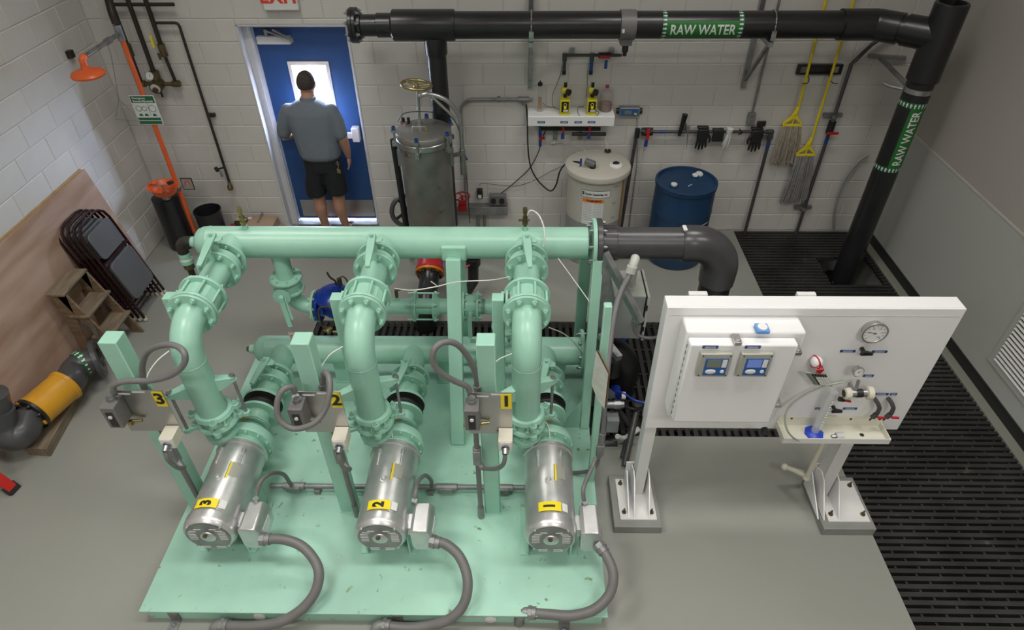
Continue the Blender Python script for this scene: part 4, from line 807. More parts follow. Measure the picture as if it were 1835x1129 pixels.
# sampling manifold: small gauge, clear filter, tubing, taps
c = at(1538,675,y=-3.64); gauge('small_gauge','small round gauge on the sampling filter of the control board',(c.x-.005,-3.60,c.z+.02),(.15,-1,.1),.032,.03,200)
a, b = at(1516,705,y=-3.63), at(1558,704,y=-3.63); t = thing('sight_filter','clear filter cartridge with cream end nuts on the control board','filter',((a.x+b.x)/2,-3.63,a.z-.04))
g = G(); g.lathe(a,b-a,[(.026,-.012),(.036,-.008),(.036,.022),(.026,.026)],10); g.obj('end_nut','tan_pl',t,bevel=.002); L = (b-a).length
g = G(); g.lathe(a,b-a,[(.026,L-.018),(.040,L-.014),(.040,L+.014),(.03,L+.018)],10); g.obj('end_nut','tan_pl',t,bevel=.002)
g = G(); g.cyl(a+(b-a)*.2,b-(b-a)*.12,.024); g.obj('bowl','stainless',t); g = G(); g.cyl(a+(b-a)*.4,a+(b-a)*.68,.0255); g.obj('dark_band','black_plastic',t); g = G(); g.cyl(a-(b-a).normalized()*.013,a-(b-a).normalized()*.009,.022); g.obj('end_opening','dark_iron',t)
g = G(); m_ = (a+b)/2; g.cyl(V((m_.x-.015,m_.y,m_.z)),V((m_.x-.015,YB,m_.z)),.01,n=8); g.cyl(m_+V((-.02,0,.02)),m_+V((-.015,.02,.085)),.009,n=8); g.obj('fitting','galv',t)
d0 = at(1510,715,y=-3.62); g = G(); g.cyl(d0+V((-.02,0,0)),d0+V((.01,-.0,-.005)),.015,n=12); g.obj('drain_cock','black_plastic',t); g = G(); g.beam(d0+V((.008,-.01,-.002)),d0+V((.045,-.012,-.008)),.012,.01); g.obj('red_handle','red_pl',t,bevel=.002)
P = [at(u,v,y=y) for u,v,y in ((1526,683,-3.62),(1505,686,-3.62),(1475,693,-3.61),(1440,708,-3.60),(1415,728,-3.62),(1407,750,-3.67),(1413,775,-3.71),(1432,790,-3.69),(1460,792,-3.67),(1485,788,-3.66),(1500,784,-3.65))]
g = G(); g.tube(P,.0058,8,smooth=6); g.obj('sample_tube','tube_green',label='pale green tube curling from the filter down into the cream tray',cat='tube')
c = at(1504,782,y=-3.65); t = thing('probe_holder','clear round sensor fitting lying in the cream tray','fitting',c-V((0,0,.02))); g = G(); g.cyl(c+V((-.02,0,0)),c+V((.022,0,.004)),.024,n=16); g.obj('body','grad_cyl',t); g = G(); g.cyl(c+V((-.045,0,-.003)),c+V((-.018,0,0)),.012,n=8); g.ball(c+V((-.018,-.02,-.01)),.009,n=8,m=6); g.obj('nut','galv',t)
for u,nm in ((1571,'left'),(1596,'right')):
    t = thing('sample_tap',f'{nm} grey plastic sample tap with red lever, bent nozzle pointing down','tap',at(u,740,y=YB),group='sample taps')
    P = [at(u-4,714,y=YB+.0),at(u-1,718,y=-3.59),at(u+5,731,y=-3.61),at(u-2,745,y=-3.61)]; g = G(); g.tube(P,.0125,12,smooth=2); g.obj('bent_pipe','pvc_grey',t)
    a = at(u-2,744,y=-3.612); g = G(); g.cyl(a+V((0,0,.01)),a+V((-.012,0,-.02)),.015,n=10); g.obj('cock_body','pvc_grey',t); g = G(); g.cyl(a+V((-.012,0,-.02)),a+V((-.02,0,-.045)),.005,n=8); g.obj('barb','black_plastic',t)
    g = G(); g.beam(a+V((.004,-.016,-.002)),a+V((.05,-.016,-.006)),.014,.010); g.obj('red_lever','red_pl',t,bevel=.002)
# tray
tx0, tx1, ty0, tz0, tz1 = 1.562, 2.195, -3.695, .845, .888
t = thing('drip_tray','shallow cream drip tray fixed below the right half of the board','tray',((tx0+tx1)/2,-3.62,tz0))
for nm,lo,hi in (('tray_floor',(tx0,ty0,tz0),(tx1,YB-.001,tz0+.004)),('front_lip',(tx0,ty0,tz0+.004),(tx1,ty0+.005,tz1)),('side_lip',(tx0,ty0+.005,tz0+.004),(tx0+.005,YB-.001,tz1)),('side_lip',(tx1-.005,ty0+.005,tz0+.004),(tx1,YB-.001,tz1)),('back_plate',(tx0+.005,YB-.006,tz0+.004),(tx1-.005,YB-.001,.925))):
    g = G(); g.box(lo,hi); g.obj(nm,'tray_cream' if nm != 'front_lip' else 'white_dull',t)
for u in (1417,1523,1575): c = at(u,751,y=YB); g = G(); g.cyl((c.x,YB-.006,.91),(c.x,YB-.009,.91),.007,n=10); g.obj('screw','dark_iron',t)
g = G(); g.cyl((2.06,-3.63,tz0+.004),(2.06,-3.63,tz0+.006),.013,n=14); g.obj('drain_hole','dark_iron',t)
t = thing('measuring_cylinder','clear measuring cylinder with a blue octagonal foot standing in the tray','measuring cylinder',(0,0,0))
c = at(1458,777,z=tz0+.006); c.z = tz0+.005; t.location = c; t['worg'] = tuple(c)
g = G(); g.lathe(c,(0,0,1),[(.056,0),(.056,.012),(.03,.022),(.022,.03)],8); g.obj('foot','blue_cyl',t,'bright blue foot')
g = G(); g.lathe(c+V((0,0,.02)),(.01,0,1),[(.0225,0),(.0225,.345),(.026,.35)],20,caps=False); g.obj('glass_tube','grad_cyl',t)
for i in range(12): g = G(); g.box(c+V((.006,-.0235,.06+.022*i)),c+V((.018,-.0175,.062+.022*i))); g.obj('graduation','label_white',t)
# drain pipe beside the right leg
P = [at(1512,800,y=-3.50),at(1484,850,y=-3.50)]; a = P[0]; 
t = thing('drain_pipe','cream plastic drain pipe from the tray down beside the right leg','pipe',(2.0,-3.45,.08))
g = G(); g.cyl(V((1.945,-3.50,.845)),V((1.945,-3.50,.25)),.017,n=14); g.obj('down_pipe','tan_pl',t)
g = G(); g.ball((1.945,-3.50,.24),.026,n=12,m=8); g.obj('elbow','tan_pl',t); g = G(); g.tube([(1.945,-3.49,.24),(1.90,-3.42,.21),(1.86,-3.36,.17)],.017,12); g.obj('side_pipe','tan_pl',t)
g = G(); g.ball((1.86,-3.36,.17),.026,n=12,m=8); g.obj('elbow','tan_pl',t); g = G(); g.cyl((1.86,-3.36,.17),(2.0,-3.36,.11),.017,n=12); g.obj('tail_pipe','tan_pl',t)
# ================================================================ frame and pipework between skid and board
t = thing('discharge_pipe','thick dark grey plastic pipe from the upper header bending down into the trench','pipe',(1.1,YH,-.3))
g = G(); g.lathe((.501,YH,ZH),(1,0,0),[(.165,0),(.170,.004),(.170,.036),(.165,.04)],40); g.obj('flange','pvc_grey',t); bolts(t,(.541,YH,ZH),(1,0,0),.142,8,0,.012,m='galv')
g = G(); g.lathe((.541,YH,ZH),(1,0,0),[(.122,0),(.122,.095),(.118,.10),(.118,.11)],40); g.obj('hub','pvc_grey',t)
for i in range(20):
    a = 2*pi*i/20; c = V((.59,YH+math.cos(a)*.1225,ZH+math.sin(a)*.1225)); g = G(); g.beam(c-V((.04,0,0)),c+V((.045,0,0)),.007,.007,up=(0,math.cos(a),math.sin(a))); g.obj('rib','pvc_grey',t)
g = G(); g.cyl((.65,YH,ZH),(1.10,YH,ZH),RH,n=40); g.obj('pipe','pvc_grey',t)
R = .21; ex = 1.385; g = G(); g.tube([(1.085,YH,ZH),(1.10,YH,ZH)]+[(ex-R+R*math.sin(a),YH,ZH-R+R*math.cos(a)) for a in [i*pi/28 for i in range(15)]]+[(ex,YH,ZH-R-.11)],[.119,.126]+[.126]*15+[.122],n=40); g.obj('elbow','pvc_grey',t)
g = G(); g.box((1.08,YH-.03,ZH+.118),(1.105,YH+.03,ZH+.1275)); g.obj('sticker','label_white',t)
g = G(); g.cyl((ex,YH,ZH-R-.10),(ex,YH,-.45),RH,n=36); g.obj('down_pipe','pvc_dark',t)
t = thing('suction_pipe','thick black plastic elbow from the lower header down through the trench grating','pipe',(.8,YH,-.3))
g = G(); g.lathe((.512,YH,ZS),(1,0,0),[(.165,0),(.165,.035),(.125,.04),(.125,.10)],36); g.obj('flange','pvc_dark',t)
g = G(); g.tube([(.60,YH,ZS),(.62,YH,ZS)]+[(.62+.20*math.sin(a),YH,ZS-.20+.20*math.cos(a)) for a in [i*pi/24 for i in range(13)]]+[(.82,YH,ZS-.28)],.128,n=32); g.obj('elbow','pvc_dark',t); g = G(); g.cyl((.82,YH,.18),(.82,YH,-.45),RH,n=28); g.obj('down_pipe','pvc_dark',t)
t = thing('electrical_enclosure','pale grey electrical enclosure box behind the strut frame right of the skid','cabinet',(.78,-2.45,.69))
g = G(); g.box((.655,-2.60,.695),(.878,-2.29,1.09)); g.obj('box','enclosure_side',t,bevel=.004); g = G(); g.box((.655,-2.60,1.088),(.878,-2.29,1.096)); g.obj('lid','enclosure',t)
g = G(); g.box((.880,-2.605,.69),(.888,-2.285,1.095)); g.obj('seal','ink',t); g = G(); g.box((.888,-2.61,.685),(.906,-2.28,1.10)); g.obj('door','enclosure',t,bevel=.003)
for z in (.80,1.0): g = G(); g.box((.880,-2.616,z-.02),(.897,-2.603,z+.02)); g.obj('hinge','ink',t)
t = thing('strut_frame','galvanised strut channels bolted beside the right header flange','strut',(.6,-2.6,.2))
def strut(a,b,par,w=.041):
    g = G(); a, b = V(a), V(b); d = (b-a).normalized(); g.beam(a,b,w,w,up=(0,0,1) if abs(d.z) < .9 else (0,1,0)); return g.obj('channel','galv',par)
strut((.563,-2.64,1.42),(.575,-2.64,.02),t,.055)
a, b = at(1083,453,y=-2.62), at(1148,578,y=-2.88); g = G(); g.beam(a,b,.048,.045,up=(0,0,1)); g.obj('channel','galv',t); g = G(); g.cbox(b+V((0,-.003,0)),(.045,.006,.03)); g.obj('channel_end','dark_iron',t)
a, b = at(1076,600,y=-2.7), at(1110,642,y=-2.9); g = G(); g.beam(a,b,.045,.045,up=(0,0,1)); g.obj('channel','galv',t)
a, b = at(1072,690,y=-2.75), at(1098,710,y=-2.9); g = G(); g.beam(a,b,.045,.045,up=(0,0,1)); g.obj('channel','galv',t)
g = G(); g.box((.57,-3.15,.35),(.59,-2.55,.75)); g.obj('back_plate','galv_dull',t)
t = thing('thick_flex_conduit','thick grey conduit with a plastic elbow fitting, arching down beside the right header flange','cable',(.6,-3.0,.5))
P = [at(u,v,y=y) for u,v,y in ((1133,482,-2.72),(1126,497,-2.75),(1112,525,-2.85),(1101,565,-2.98),(1093,620,-3.12),(1087,680,-3.27),(1082,740,-3.40),(1080,775,-3.46))]
g = G(); g.tube(P,.019,14,smooth=6); g.obj('hose','conduit_grey',t)
a, b = at(1139,468,y=-2.70), at(1131,510,y=-2.56); g = G(); g.tube([P[0]+V((0,.0,-.012)),P[0]+V((.004,.01,.02)),a+V((0,.02,.0)),a+V((.004,.05,-.03)),b],.030,16,smooth=3); g.cyl(P[0]+V((-.008,-.005,-.025)),P[0]+V((0,.005,.02)),.035,n=18); g.obj('elbow_fitting','enclosure',t)
c = at(1133,510,z=1.10); g = G(); g.cyl((c.x,c.y,1.096),(c.x,c.y,1.125),.026,n=10); g.obj('gland','enclosure',t)
a = at(1080,775,y=-3.46); g = G(); g.cyl(a,a+V((-.005,0,-.12)),.024,n=14); g.box(a+V((-.03,-.03,-.21)),a+V((.02,.02,-.11))); g.cyl(a+V((-.005,0,-.21)),a+V((-.005,0,-.25)),.019,n=10); g.obj('conduit_body','galv_dull',t,bevel=.004)
P = [a+V((-.005,0,-.25)),a+V((-.012,0,-.33)),a+V((-.045,.02,-.43)),a+V((-.15,.05,-.50)),a+V((-.27,.08,-.52))]; g = G(); g.tube(P,.0135,10,smooth=5); g.obj('flex_conduit','conduit_grey',label='grey conduit sweeping behind motor 1 from the conduit body by the slim post',cat='cable')
t = thing('outlet_conduit','grey conduit curling from the enclosure side towards the white control board','cable',(1.0,-2.65,.9))
g = G(); g.tube([at(1139,574,y=-2.62),at(1137,590,y=-2.64),at(1146,602,y=-2.66),at(1166,606,y=-2.68),at(1182,603,y=-2.70)],.013,10,smooth=5); g.obj('hose','conduit_grey',t); c = at(1139,572,y=-2.61); g = G(); g.cyl(c+V((0,.012,0)),c+V((0,-.02,0)),.022,n=10); g.obj('gland','galv',t)
# clipboard
t = thing('clipboard','weathered clipboard with a handwritten white sheet hanging on the slim green post','clipboard',at(1072,700,y=-3.48))
Q = [(1068,628,-3.50),(1090,671,-3.60),(1083,733,-3.60),(1071,717,-3.56),(1060,689,-3.53)]
P = [at(u,v,y=y) for u,v,y in Q]; g = G(); g.prism([p+V((.010,.006,0)) for p in P],(.2,1,.1),.006); MATS['board_brown'] = mat('board_brown',(.20,.11,.05),.7,0,.3,12); g.obj('board','board_brown',t)
g = G(); g.prism(P,(.2,1,.1),.002); sh_ = g.obj('paper_sheet','paper',t)
a, b = at(1069,636,y=-3.44), at(1087,668,y=-3.52); g = G(); g.beam(a,b,.02,.012,up=(0,0,1)); g.obj('clip','bronze',t)
# pump controls hanging low behind the board
t = thing('solenoid_valve','dark cylindrical valve motor with a red and white label low beside the skid','valve',at(1095,795,y=-3.0))
a = at(1093,795,y=-3.0); g = G(); g.cyl(a+V((-.05,0,0)),a+V((.05,0,0)),.065,n=24); g.obj('drum','black_plastic',t); g = G(); g.cyl(a+V((-.06,0,0)),a+V((-.05,0,0)),.072,n=24); g.obj('rim','galv',t)
g = G(); g.box(a+V((-.056,-.072,-.02)),a+V((-.03,-.066,.02))); g.obj('red_label','label_white',t); g = G(); g.box(a+V((-.056,-.074,-.008)),a+V((-.03,-.071,.012))); g.obj('label_stripe','red_pl',t)
g = G(); g.cyl(a+V((.05,0,0)),a+V((.10,.03,0)),.035,n=14); g.tube([a+V((.09,.02,0)),a+V((.10,.0,-.08)),a+V((.08,-.05,-.20))],.02,8,smooth=3); g.obj('cable_stub','galv_dull',t)
g = G(); a = at(1097,757,y=-3.0); g.box(a+V((-.045,-.04,-.07)),a+V((.045,.06,.06))); g.obj('grey_box','enclosure_side',t,bevel=.003)
t = thing('pipe_stand','dark grey plastic pipe stand with sloping legs behind the left end of the board','pipe',(.9,-3.0,0))
a, b = at(1141,735,y=-2.9), at(1118,832,y=-3.1); b = at(1119,834,z=.02)
g = G(); g.cyl(a,b,.024,n=14); g.cyl(a+V((0,0,.0)),a+V((.005,0,.06)),.030,n=14); g.obj('leg_pipe','pvc_grey',t); g = G(); g.cyl(at(1108,735,y=-2.9),at(1130,765,y=-2.92),.022,n=12); g.cyl(at(1130,765,y=-2.92),at(1116,820,z=.03),.022,n=12); g.obj('brace_pipe','pvc_grey',t)
g = G(); g.cyl(at(1085,725,y=-2.95),at(1118,725,y=-2.95),.028,n=14); g.cyl(at(1100,725,y=-2.95),at(1112,725,y=-2.95),.034,n=8); g.obj('union','galv',t)
g = G(); g.tube([at(1145,768,y=-3.0),at(1120,785,y=-3.02),at(1106,782,y=-3.05)],.02,10,smooth=4); g.obj('white_conduit','white_pl',label='short white plastic pipe behind the left leg of the board',cat='pipe')
t = thing('blue_actuator','small blue actuator with a blue air tube beside the black elbow','actuator',at(1105,705,y=-2.8))
a = at(1104,705,y=-2.8); g = G(); g.cyl(a+V((0,-.05,0)),a+V((0,.05,0)),.042,n=16); g.obj('body','blue_valve',t); g = G(); g.cyl(a+V((.03,-.05,.03)),a+V((.06,-.05,.03)),.03,n=12); g.obj('cap','white_pl',t)
g = G(); g.tube([a+V((0,-.03,.05)),at(1118,705,y=-2.86),at(1135,716,y=-2.88),at(1156,722,y=-2.9)],.006,8,smooth=5); g.obj('air_tube','blue_cyl',t)
g = G(); a = at(1112,612,y=-2.3); g.cyl(a+V((0,0,-.05)),a+V((0,0,.04)),.05,n=16); g.obj('top_unit','blue_valve',t)
g = G(); a = at(1099,655,y=-2.75); g.cyl(a+V((0,0,-.09)),a+V((0,0,.07)),.055,n=16); g.obj('motor_can','black_plastic',t)
g = G(); g.tube([at(1090,700,y=-2.85),at(1110,722,y=-2.9),at(1135,733,y=-2.92),at(1158,728,y=-2.95)],.011,8,smooth=5); g.obj('black_cable','black_rubber',label='black cable sagging from the skid towards the control board',cat='cable')
# thin white tubes
for pts,lab in ((((985,768,-3.5),(985,785,-3.52),(975,752,-3.44)),'a'),):
    pass
def ttube(label,pts,r=.0035,m='tube_white'):
    g = G(); g.tube([at(u,v,y=y) for u,v,y in pts],r,6,smooth=6); g.obj('thin_tube',m,label=label,cat='tube')
ttube('thin white tube in front of the left riser',[(262,680,-3.70),(268,665,-3.66),(283,645,-3.60),(303,629,-3.52)])
ttube('thin white tube left of the middle riser',[(570,668,-3.68),(577,655,-3.64),(592,635,-3.58),(614,621,-3.50)])
ttube('thin white tube left of the right riser',[(887,650,-3.64),(897,642,-3.60),(917,634,-3.50)])
ttube('thin white tube dropping to the left motor',[(418,765,-3.42),(422,780,-3.46),(427,800,-3.50)])
ttube('thin white tube dropping to the middle motor',[(702,765,-3.40),(703,780,-3.46),(704,798,-3.50)])
ttube('thin white tube dropping to the right motor',[(975,752,-3.38),(983,765,-3.42),(985,785,-3.47),(985,798,-3.50)])
ttube('thin white tube strung between middle and right check valves',[(912,496,-3.10),(880,502,-3.0),(820,505,-2.95),(780,514,-2.95),(740,520,-3.0),(708,517,-3.08)])
ttube('thin white tube sloping from the upper header to the right post',[(1000,463,-2.60),(1020,490,-2.68),(1056,540,-2.80)])
ttube('thin white tube from the right riser to the lower header',[(984,587,-3.2),(1010,598,-3.0),(1030,615,-2.8),(1044,635,-2.66)])
# ================================================================ raw water pipework on the back wall
YR, ZR = -.38, 2.286
t = thing('raw_water_pipe','long black overhead pipe along the back wall with a green RAW WATER label','pipe',(.8,YR,ZR-.11))
g = G(); g.lathe((-1.475,YR,ZR),(1,0,0),[(.135,0),(.142,.004),(.142,.028),(.138,.032),(.142,.036),(.142,.060),(.135,.064)],36); g.obj('end_flange','pvc_dark',t); bolts(t,(-1.411,YR,ZR),(1,0,0),.118,8,0,.014,m='galv_dull',both=.068)
g = G(); g.lathe((-1.411,YR,ZR),(1,0,0),[(.105,0),(.105,.03),(.088,.034),(.088,.16),(.098,.164),(.098,.285),(.102,.29)],36); g.obj('reducer','pvc_dark',t)
g = G(); g.lathe((-1.115,YR,ZR),(1,0,0),[(.120,0),(.126,.006),(.126,.525),(.122,.532)],40); g.obj('tee_body','pvc_dark',t)
g = G(); g.cyl((-.585,YR,ZR),(2.80,YR,ZR),RH,n=40); g.obj('pipe','pvc_dark',t)
g = G(); g.lathe((-.76,YR,ZR-.09),(0,0,-1),[(.098,0),(.098,.14),(.094,.15)],30); g.obj('branch_socket','pvc_dark',t); g = G(); g.cyl((-.76,YR,ZR-.2),(-.76,YR,.30),.084,n=30); g.obj('branch_pipe','pvc_dark',t)
V0, V1 = V((2.98,YR,ZR)), V((3.36,-.70,ZR)); d = (V1-V0).normalized()
g = G(); g.tube([V0-V((.30,0,0)),V0-V((.12,0,0)),V0-V((.06,0,0)),V0-V((.02,0,0)),V0+d*.02,V0+d*.06,V0+d*.12,V0+d*.20],.124,n=36); g.obj('elbow','pvc_dark',t)
g = G(); g.tube([V0+d*.15,V1-d*.1],.110,n=36); g.cyl(V1-d*.26,V1,.124,n=36); g.obj('link_pipe','pvc_dark',t)
def ringarrows(par,c,ax,R,n,sz,up):
    a, b, w = frame(ax); sgn = 1
    g = G(); g.lathe(V(c)-w*sz*1.15,w,[(R+.0008,0),(R+.0008,sz*2.3)],40,caps=False); g.obj('arrow_band','green_sign',par)
    for i in range(n):
        th = 2*pi*i/n; da = .36*2*pi/n; g = G(); k = 0
        def q(t_,h): return V(c)+a*(math.cos(th+t_)*(R+.002))+b*(math.sin(th+t_)*(R+.002))+w*h*up
        g.quad(q(-da*.45,-sz),q(da*.45,-sz),q(da*.45,0),q(da,0),q(0,sz),q(-da,0),q(-da*.45,0)); g.obj('arrow','label_white',par)
ringarrows(t,(1.188,YR,ZR),(1,0,0),RH,20,.018,1); ringarrows(t,(1.821,YR,ZR),(1,0,0),RH,20,.018,1)
fr = V((0,-1,-.02)).normalized(); upv = V((0,0,1)); lab_a = V((0,-.99,-.14)).normalized(); lab_b = V((1,0,0)).cross(lab_a); lab_b = -lab_b if lab_b.z < 0 else lab_b
g = G()
for i in range(13):
    th = -.70+1.40*i/12; p = lab_a*math.cos(th)*(RH+.001)+lab_b*math.sin(th)*(RH+.001); g.v += [V((1.205,YR,ZR))+p,V((1.805,YR,ZR))+p]
for i in range(12): g.face(2*i,2*i+1,2*i+3,2*i+2)
g.obj('green_label','green_label',t); wraptext('RAW WATER',.118,(1.505,YR,ZR),(lab_a,lab_b,(1,0,0)),RH+.0025,'label_white',t,bold=.0022,fit=.545)
# straps / saddle
def strap(x,label):
    s = thing('pipe_strap',label,'bracket',(x,-.2,1.9)); g = G(); g.tube([(x,YR-math.cos(a)*(RH+.006),ZR+math.sin(a)*(RH+.006)) for a in [math.radians(q) for q in range(-30,120,10)]],.006,6); g.beam((x,YR-.115,ZR-.02),(x,YR-.112,ZR-.10),.04,.004,up=(0,1,0)); g.obj('strap_band','steel',s)
    g = G(); g.torus((x,YR,ZR),(1,0,0),RH+.004,.004,32,5); g.obj('ring','steel',s)
    g = G(); g.beam((x,-.035,1.62),(x,-.035,2.44),.041,.041,up=(0,1,0)); g.obj('wall_channel','galv',s); g = G(); g.beam((x,YR-.10,ZR-.135),(x,-.02,ZR-.135),.041,.041); g.obj('arm','galv',s)
    g = G(); g.beam((x,-.045,1.70),(x,YR-.06,ZR-.14),.03,.03); g.obj('brace','galv',s); return s
strap(.069,'galvanised strut bracket holding the overhead pipe left of the yellow dosing pumps'); strap(2.104,'galvanised strut bracket holding the overhead pipe right of the RAW WATER label')
s = thing('pipe_saddle','grey clamp saddle with injection nozzle under the overhead pipe','pipe fitting',(.885,YR,2.0)); g = G(); g.cyl((.82,YR,ZR),(.95,YR,ZR),RH+.012,n=32); g.obj('clamp','conduit_grey',s)
g = G(); g.box((.835,YR-.06,ZR-.155),(.935,YR+.04,ZR-.09)); g.obj('boss','conduit_grey',s,bevel=.004); g = G(); g.cyl((.885,YR-.02,ZR-.155),(.885,YR-.02,ZR-.215),.028,n=12); g.cyl((.885,YR-.02,ZR-.215),(.885,YR-.02,ZR-.25),.018,n=12); g.obj('nozzle','black_plastic',s)
g = G(); g.box((.83,YR-RH-.016,ZR-.03),(.85,YR-RH-.012,ZR+.0)); g.obj('sticker','label_white',s)
# vertical raw water pipe
t = thing('raw_water_riser','thick black vertical pipe in the right corner with a green RAW WATER label','pipe',(3.36,-.70,-.3))
g = G(); g.lathe((3.36,-.70,1.93),(0,0,1),[(.120,0),(.127,.006),(.127,.60),(.118,.61),(.100,.61),(.095,.56)],40); g.obj('tee_body','pvc_dark',t); g = G(); g.cyl((3.36,-.70,2.40),(3.36,-.70,2.50),.06,n=20); g.cyl((3.36,-.70,2.5),(3.36,-.70,2.85),.022,n=12); g.obj('top_cap','pvc_dark',t)
g = G(); g.cyl((3.36,-.70,-.45),(3.36,-.70,1.94),RH,n=40); g.obj('pipe','pvc_dark',t)
ringarrows(t,(3.36,-.70,1.745),(0,0,1),RH,22,.02,1); ringarrows(t,(3.36,-.70,1.15),(0,0,1),RH,22,.02,1)
la = V((.28,-1,0)).normalized(); lb = V((-la.y,la.x,0))     # lb points right seen from the front
la = V((.12,-1,0)).normalized(); lb = V((-la.y,la.x,0))
g = G()
for i in range(13):
    th = -.62+1.24*i/12; p = la*math.cos(th)*(RH+.001)+lb*math.sin(th)*(RH+.001); g.v += [V((3.36,-.70,1.17))+p,V((3.36,-.70,1.725))+p]
for i in range(12): g.face(2*i,2*i+1,2*i+3,2*i+2)
g.obj('green_label','green_label',t); wraptext('RAW WATER',.105,(3.36,-.70,1.447),(la,-lb,(0,0,1)),RH+.0025,'label_white',t,bold=.0022,fit=.50)
s = thing('pipe_clamp','steel band clamp with a strut arm holding the vertical corner pipe','bracket',(3.2,-.4,1.8)); g = G(); g.lathe((3.36,-.70,1.835),(0,0,1),[(RH+.004,0),(RH+.004,.04)],36); g.obj('band','stainless',s); g = G(); g.box((3.345,-.83,1.84),(3.375,-.80,1.87)); g.obj('lug','galv_dull',s)
a = at(1557,100,y=-.02); b = at(1622,104,y=-.02); g = G(); g.beam(a,b,.041,.03); g.obj('wall_channel','galv_dull',s); g = G(); g.beam(at(1578,104,y=-.03),(3.30,-.60,1.86),.041,.02); g.obj('arm','galv_dull',s); g = G(); g.tube([(3.24,-.68,1.85),(3.16,-.62,1.85),(3.12,-.58,1.86)],.015,8,smooth=3); g.obj('tail_lug','galv_dull',s)
# ================================================================ small grey pipework right of the tank
def wp(n,label,pts,r,m='pvc_grey',name='wall_pipe',cat='pipe'):
    g = G(); g.tube(pts,r,14); return g.obj('pipe',m,n) if n else g.obj(name,m,label=label,cat=cat)
yw = -.07
t = thing('rail_pipe','dark grey plastic pipe with gloves hung on it, running along the wall then down','pipe',(2.0,yw,0))
A = at(1142,238,y=yw); B = at(1385,234,y=yw); C = at(1336,415,y=yw); zz = (A.z+B.z)/2; xe = B.x-.01
g = G(); g.cyl((A.x,yw,zz),(xe,yw,zz),.0165,n=14); g.obj('rail','pvc_grey',t); g = G(); g.cyl((xe,yw,zz),(xe,yw,.0),.0165,n=14); g.obj('drop','pvc_grey',t)
g = G(); g.ball((xe,yw,zz),.026,n=12,m=8); g.cyl((xe-.05,yw,zz),(xe,yw,zz),.024,n=12); g.cyl((xe,yw,zz-.07),(xe,yw,zz),.024,n=12); g.obj('elbow','pvc_grey',t)
g = G(); g.cyl((A.x,yw,zz+.03),(A.x,yw,zz-.06),.026,n=12); g.obj('tee','black_plastic',t); g = G(); g.cyl((A.x+.04,yw,zz),(A.x+.15,yw,zz),.038,n=18); g.cyl((A.x+.06,yw,zz),(A.x+.13,yw,zz),.042,n=8); g.obj('ball_valve','black_plastic',t)
g = G(); g.beam((A.x+.10,yw-.045,zz+.05),(A.x+.095,yw-.055,zz-.07),.03,.018,up=(0,1,0)); g.obj('red_handle','red_pl',t,bevel=.003); g = G(); g.box((A.x+.07,yw-.065,zz-.13),(A.x+.105,yw-.06,zz-.06)); g.obj('blue_label','blue_tag',t)
g = G(); g.cyl((A.x+.22,yw,zz),(A.x+.27,yw,zz),.0175,n=14); g.obj('blue_band','blue_tag',t); g = G(); g.cyl((xe,yw,zz-.17),(xe,yw,zz-.11),.0175,n=14); g.obj('blue_band','blue_tag',t)
for x in (A.x+.46,xe-.02): g = G(); g.box((x-.025,-.045,zz-.03),(x+.025,-.008,zz+.07)) if x < xe-.1 else g.box((x-.05,-.05,zz-.09),(x+.06,-.008,zz-.06)); g.obj('clamp','galv',t)
for x in (A.x,): g = G(); g.cyl((A.x-.005,yw+.01,zz-.06),(A.x-.05,yw,.02),.017,n=10); g.obj('side_tail','pvc_grey',t)
# things on the rail
x = at(1224,225,y=yw-.03).x; a, b = at(1228,205,y=yw-.03), at(1217,243,y=yw-.03); g = G(); g.lathe(b,a-b,[(.016,0),(.018,.05),(.028,(a-b).length-.01),(.030,(a-b).length),(.024,(a-b).length)],16,caps=True); g.obj('black_torch','black_plastic',label='black cone shaped tool handle standing behind the rail pipe',cat='tool')
a, b = at(1234,226,y=yw-.02), at(1230,268,y=yw-.02); t2 = thing('screwdriver','thin steel spike with a round grip hanging on the rail pipe','tool',b); g = G(); g.cyl(a,a+V((0,0,-.05)),.017,n=12); g.obj('grip','galv_dull',t2); g = G(); g.tube([a,b],[.009,.002],8); g.obj('blade','galv_dull',t2)
def glove(nm,label,u,v,fl,m,flip=1,sc=1.,grp=None):
    """limp glove hung over the rail: cuff band on top, palm, four fingers and a thumb"""
    c = at(u,v,y=yw-.03); t = thing('work_glove',label,'glove',c,group=grp); g = G()
    pts = [(-.055,.03),(.055,.03),(.058,-.03),(.05,-.10),(-.05,-.10),(-.058,-.03)]
    g.prism([(c.x+px*sc,yw-.055,c.z+pz*sc) for px,pz in pts],(0,1,0),.028); g.obj('palm',m,t,bevel=.010)
    for i,(fx,L) in enumerate(((-.040,.085),(-.014,.10),(.013,.095),(.038,.075))):
        g = G(); p0 = V((c.x+fx*sc,yw-.041,c.z-.085*sc)); g.tube([p0,p0+V((fx*.15,-.004,-L*.5))*sc,p0+V((fx*.25,0,-L))*sc],[.0135*sc,.0125*sc,.008*sc],10,smooth=3); g.obj('finger',m,t)
    g = G(); p0 = V((c.x+flip*.045*sc,yw-.041,c.z-.02)); g.tube([p0,p0+V((flip*.03,-.005,-.045))*sc,p0+V((flip*.028,-.005,-.085))*sc],[.015*sc,.013*sc,.008*sc],10,smooth=3); g.obj('thumb',m,t)
    g = G(); g.box((c.x-.056*sc,yw-.025,c.z+.02),(c.x+.056*sc,yw+.025,c.z+.045)); g.obj('cuff',m,t,bevel=.01)
glove('g','left black rubber work glove hanging on the rail pipe, beside the screwdriver',1260,236,0,'black_rubber',1)
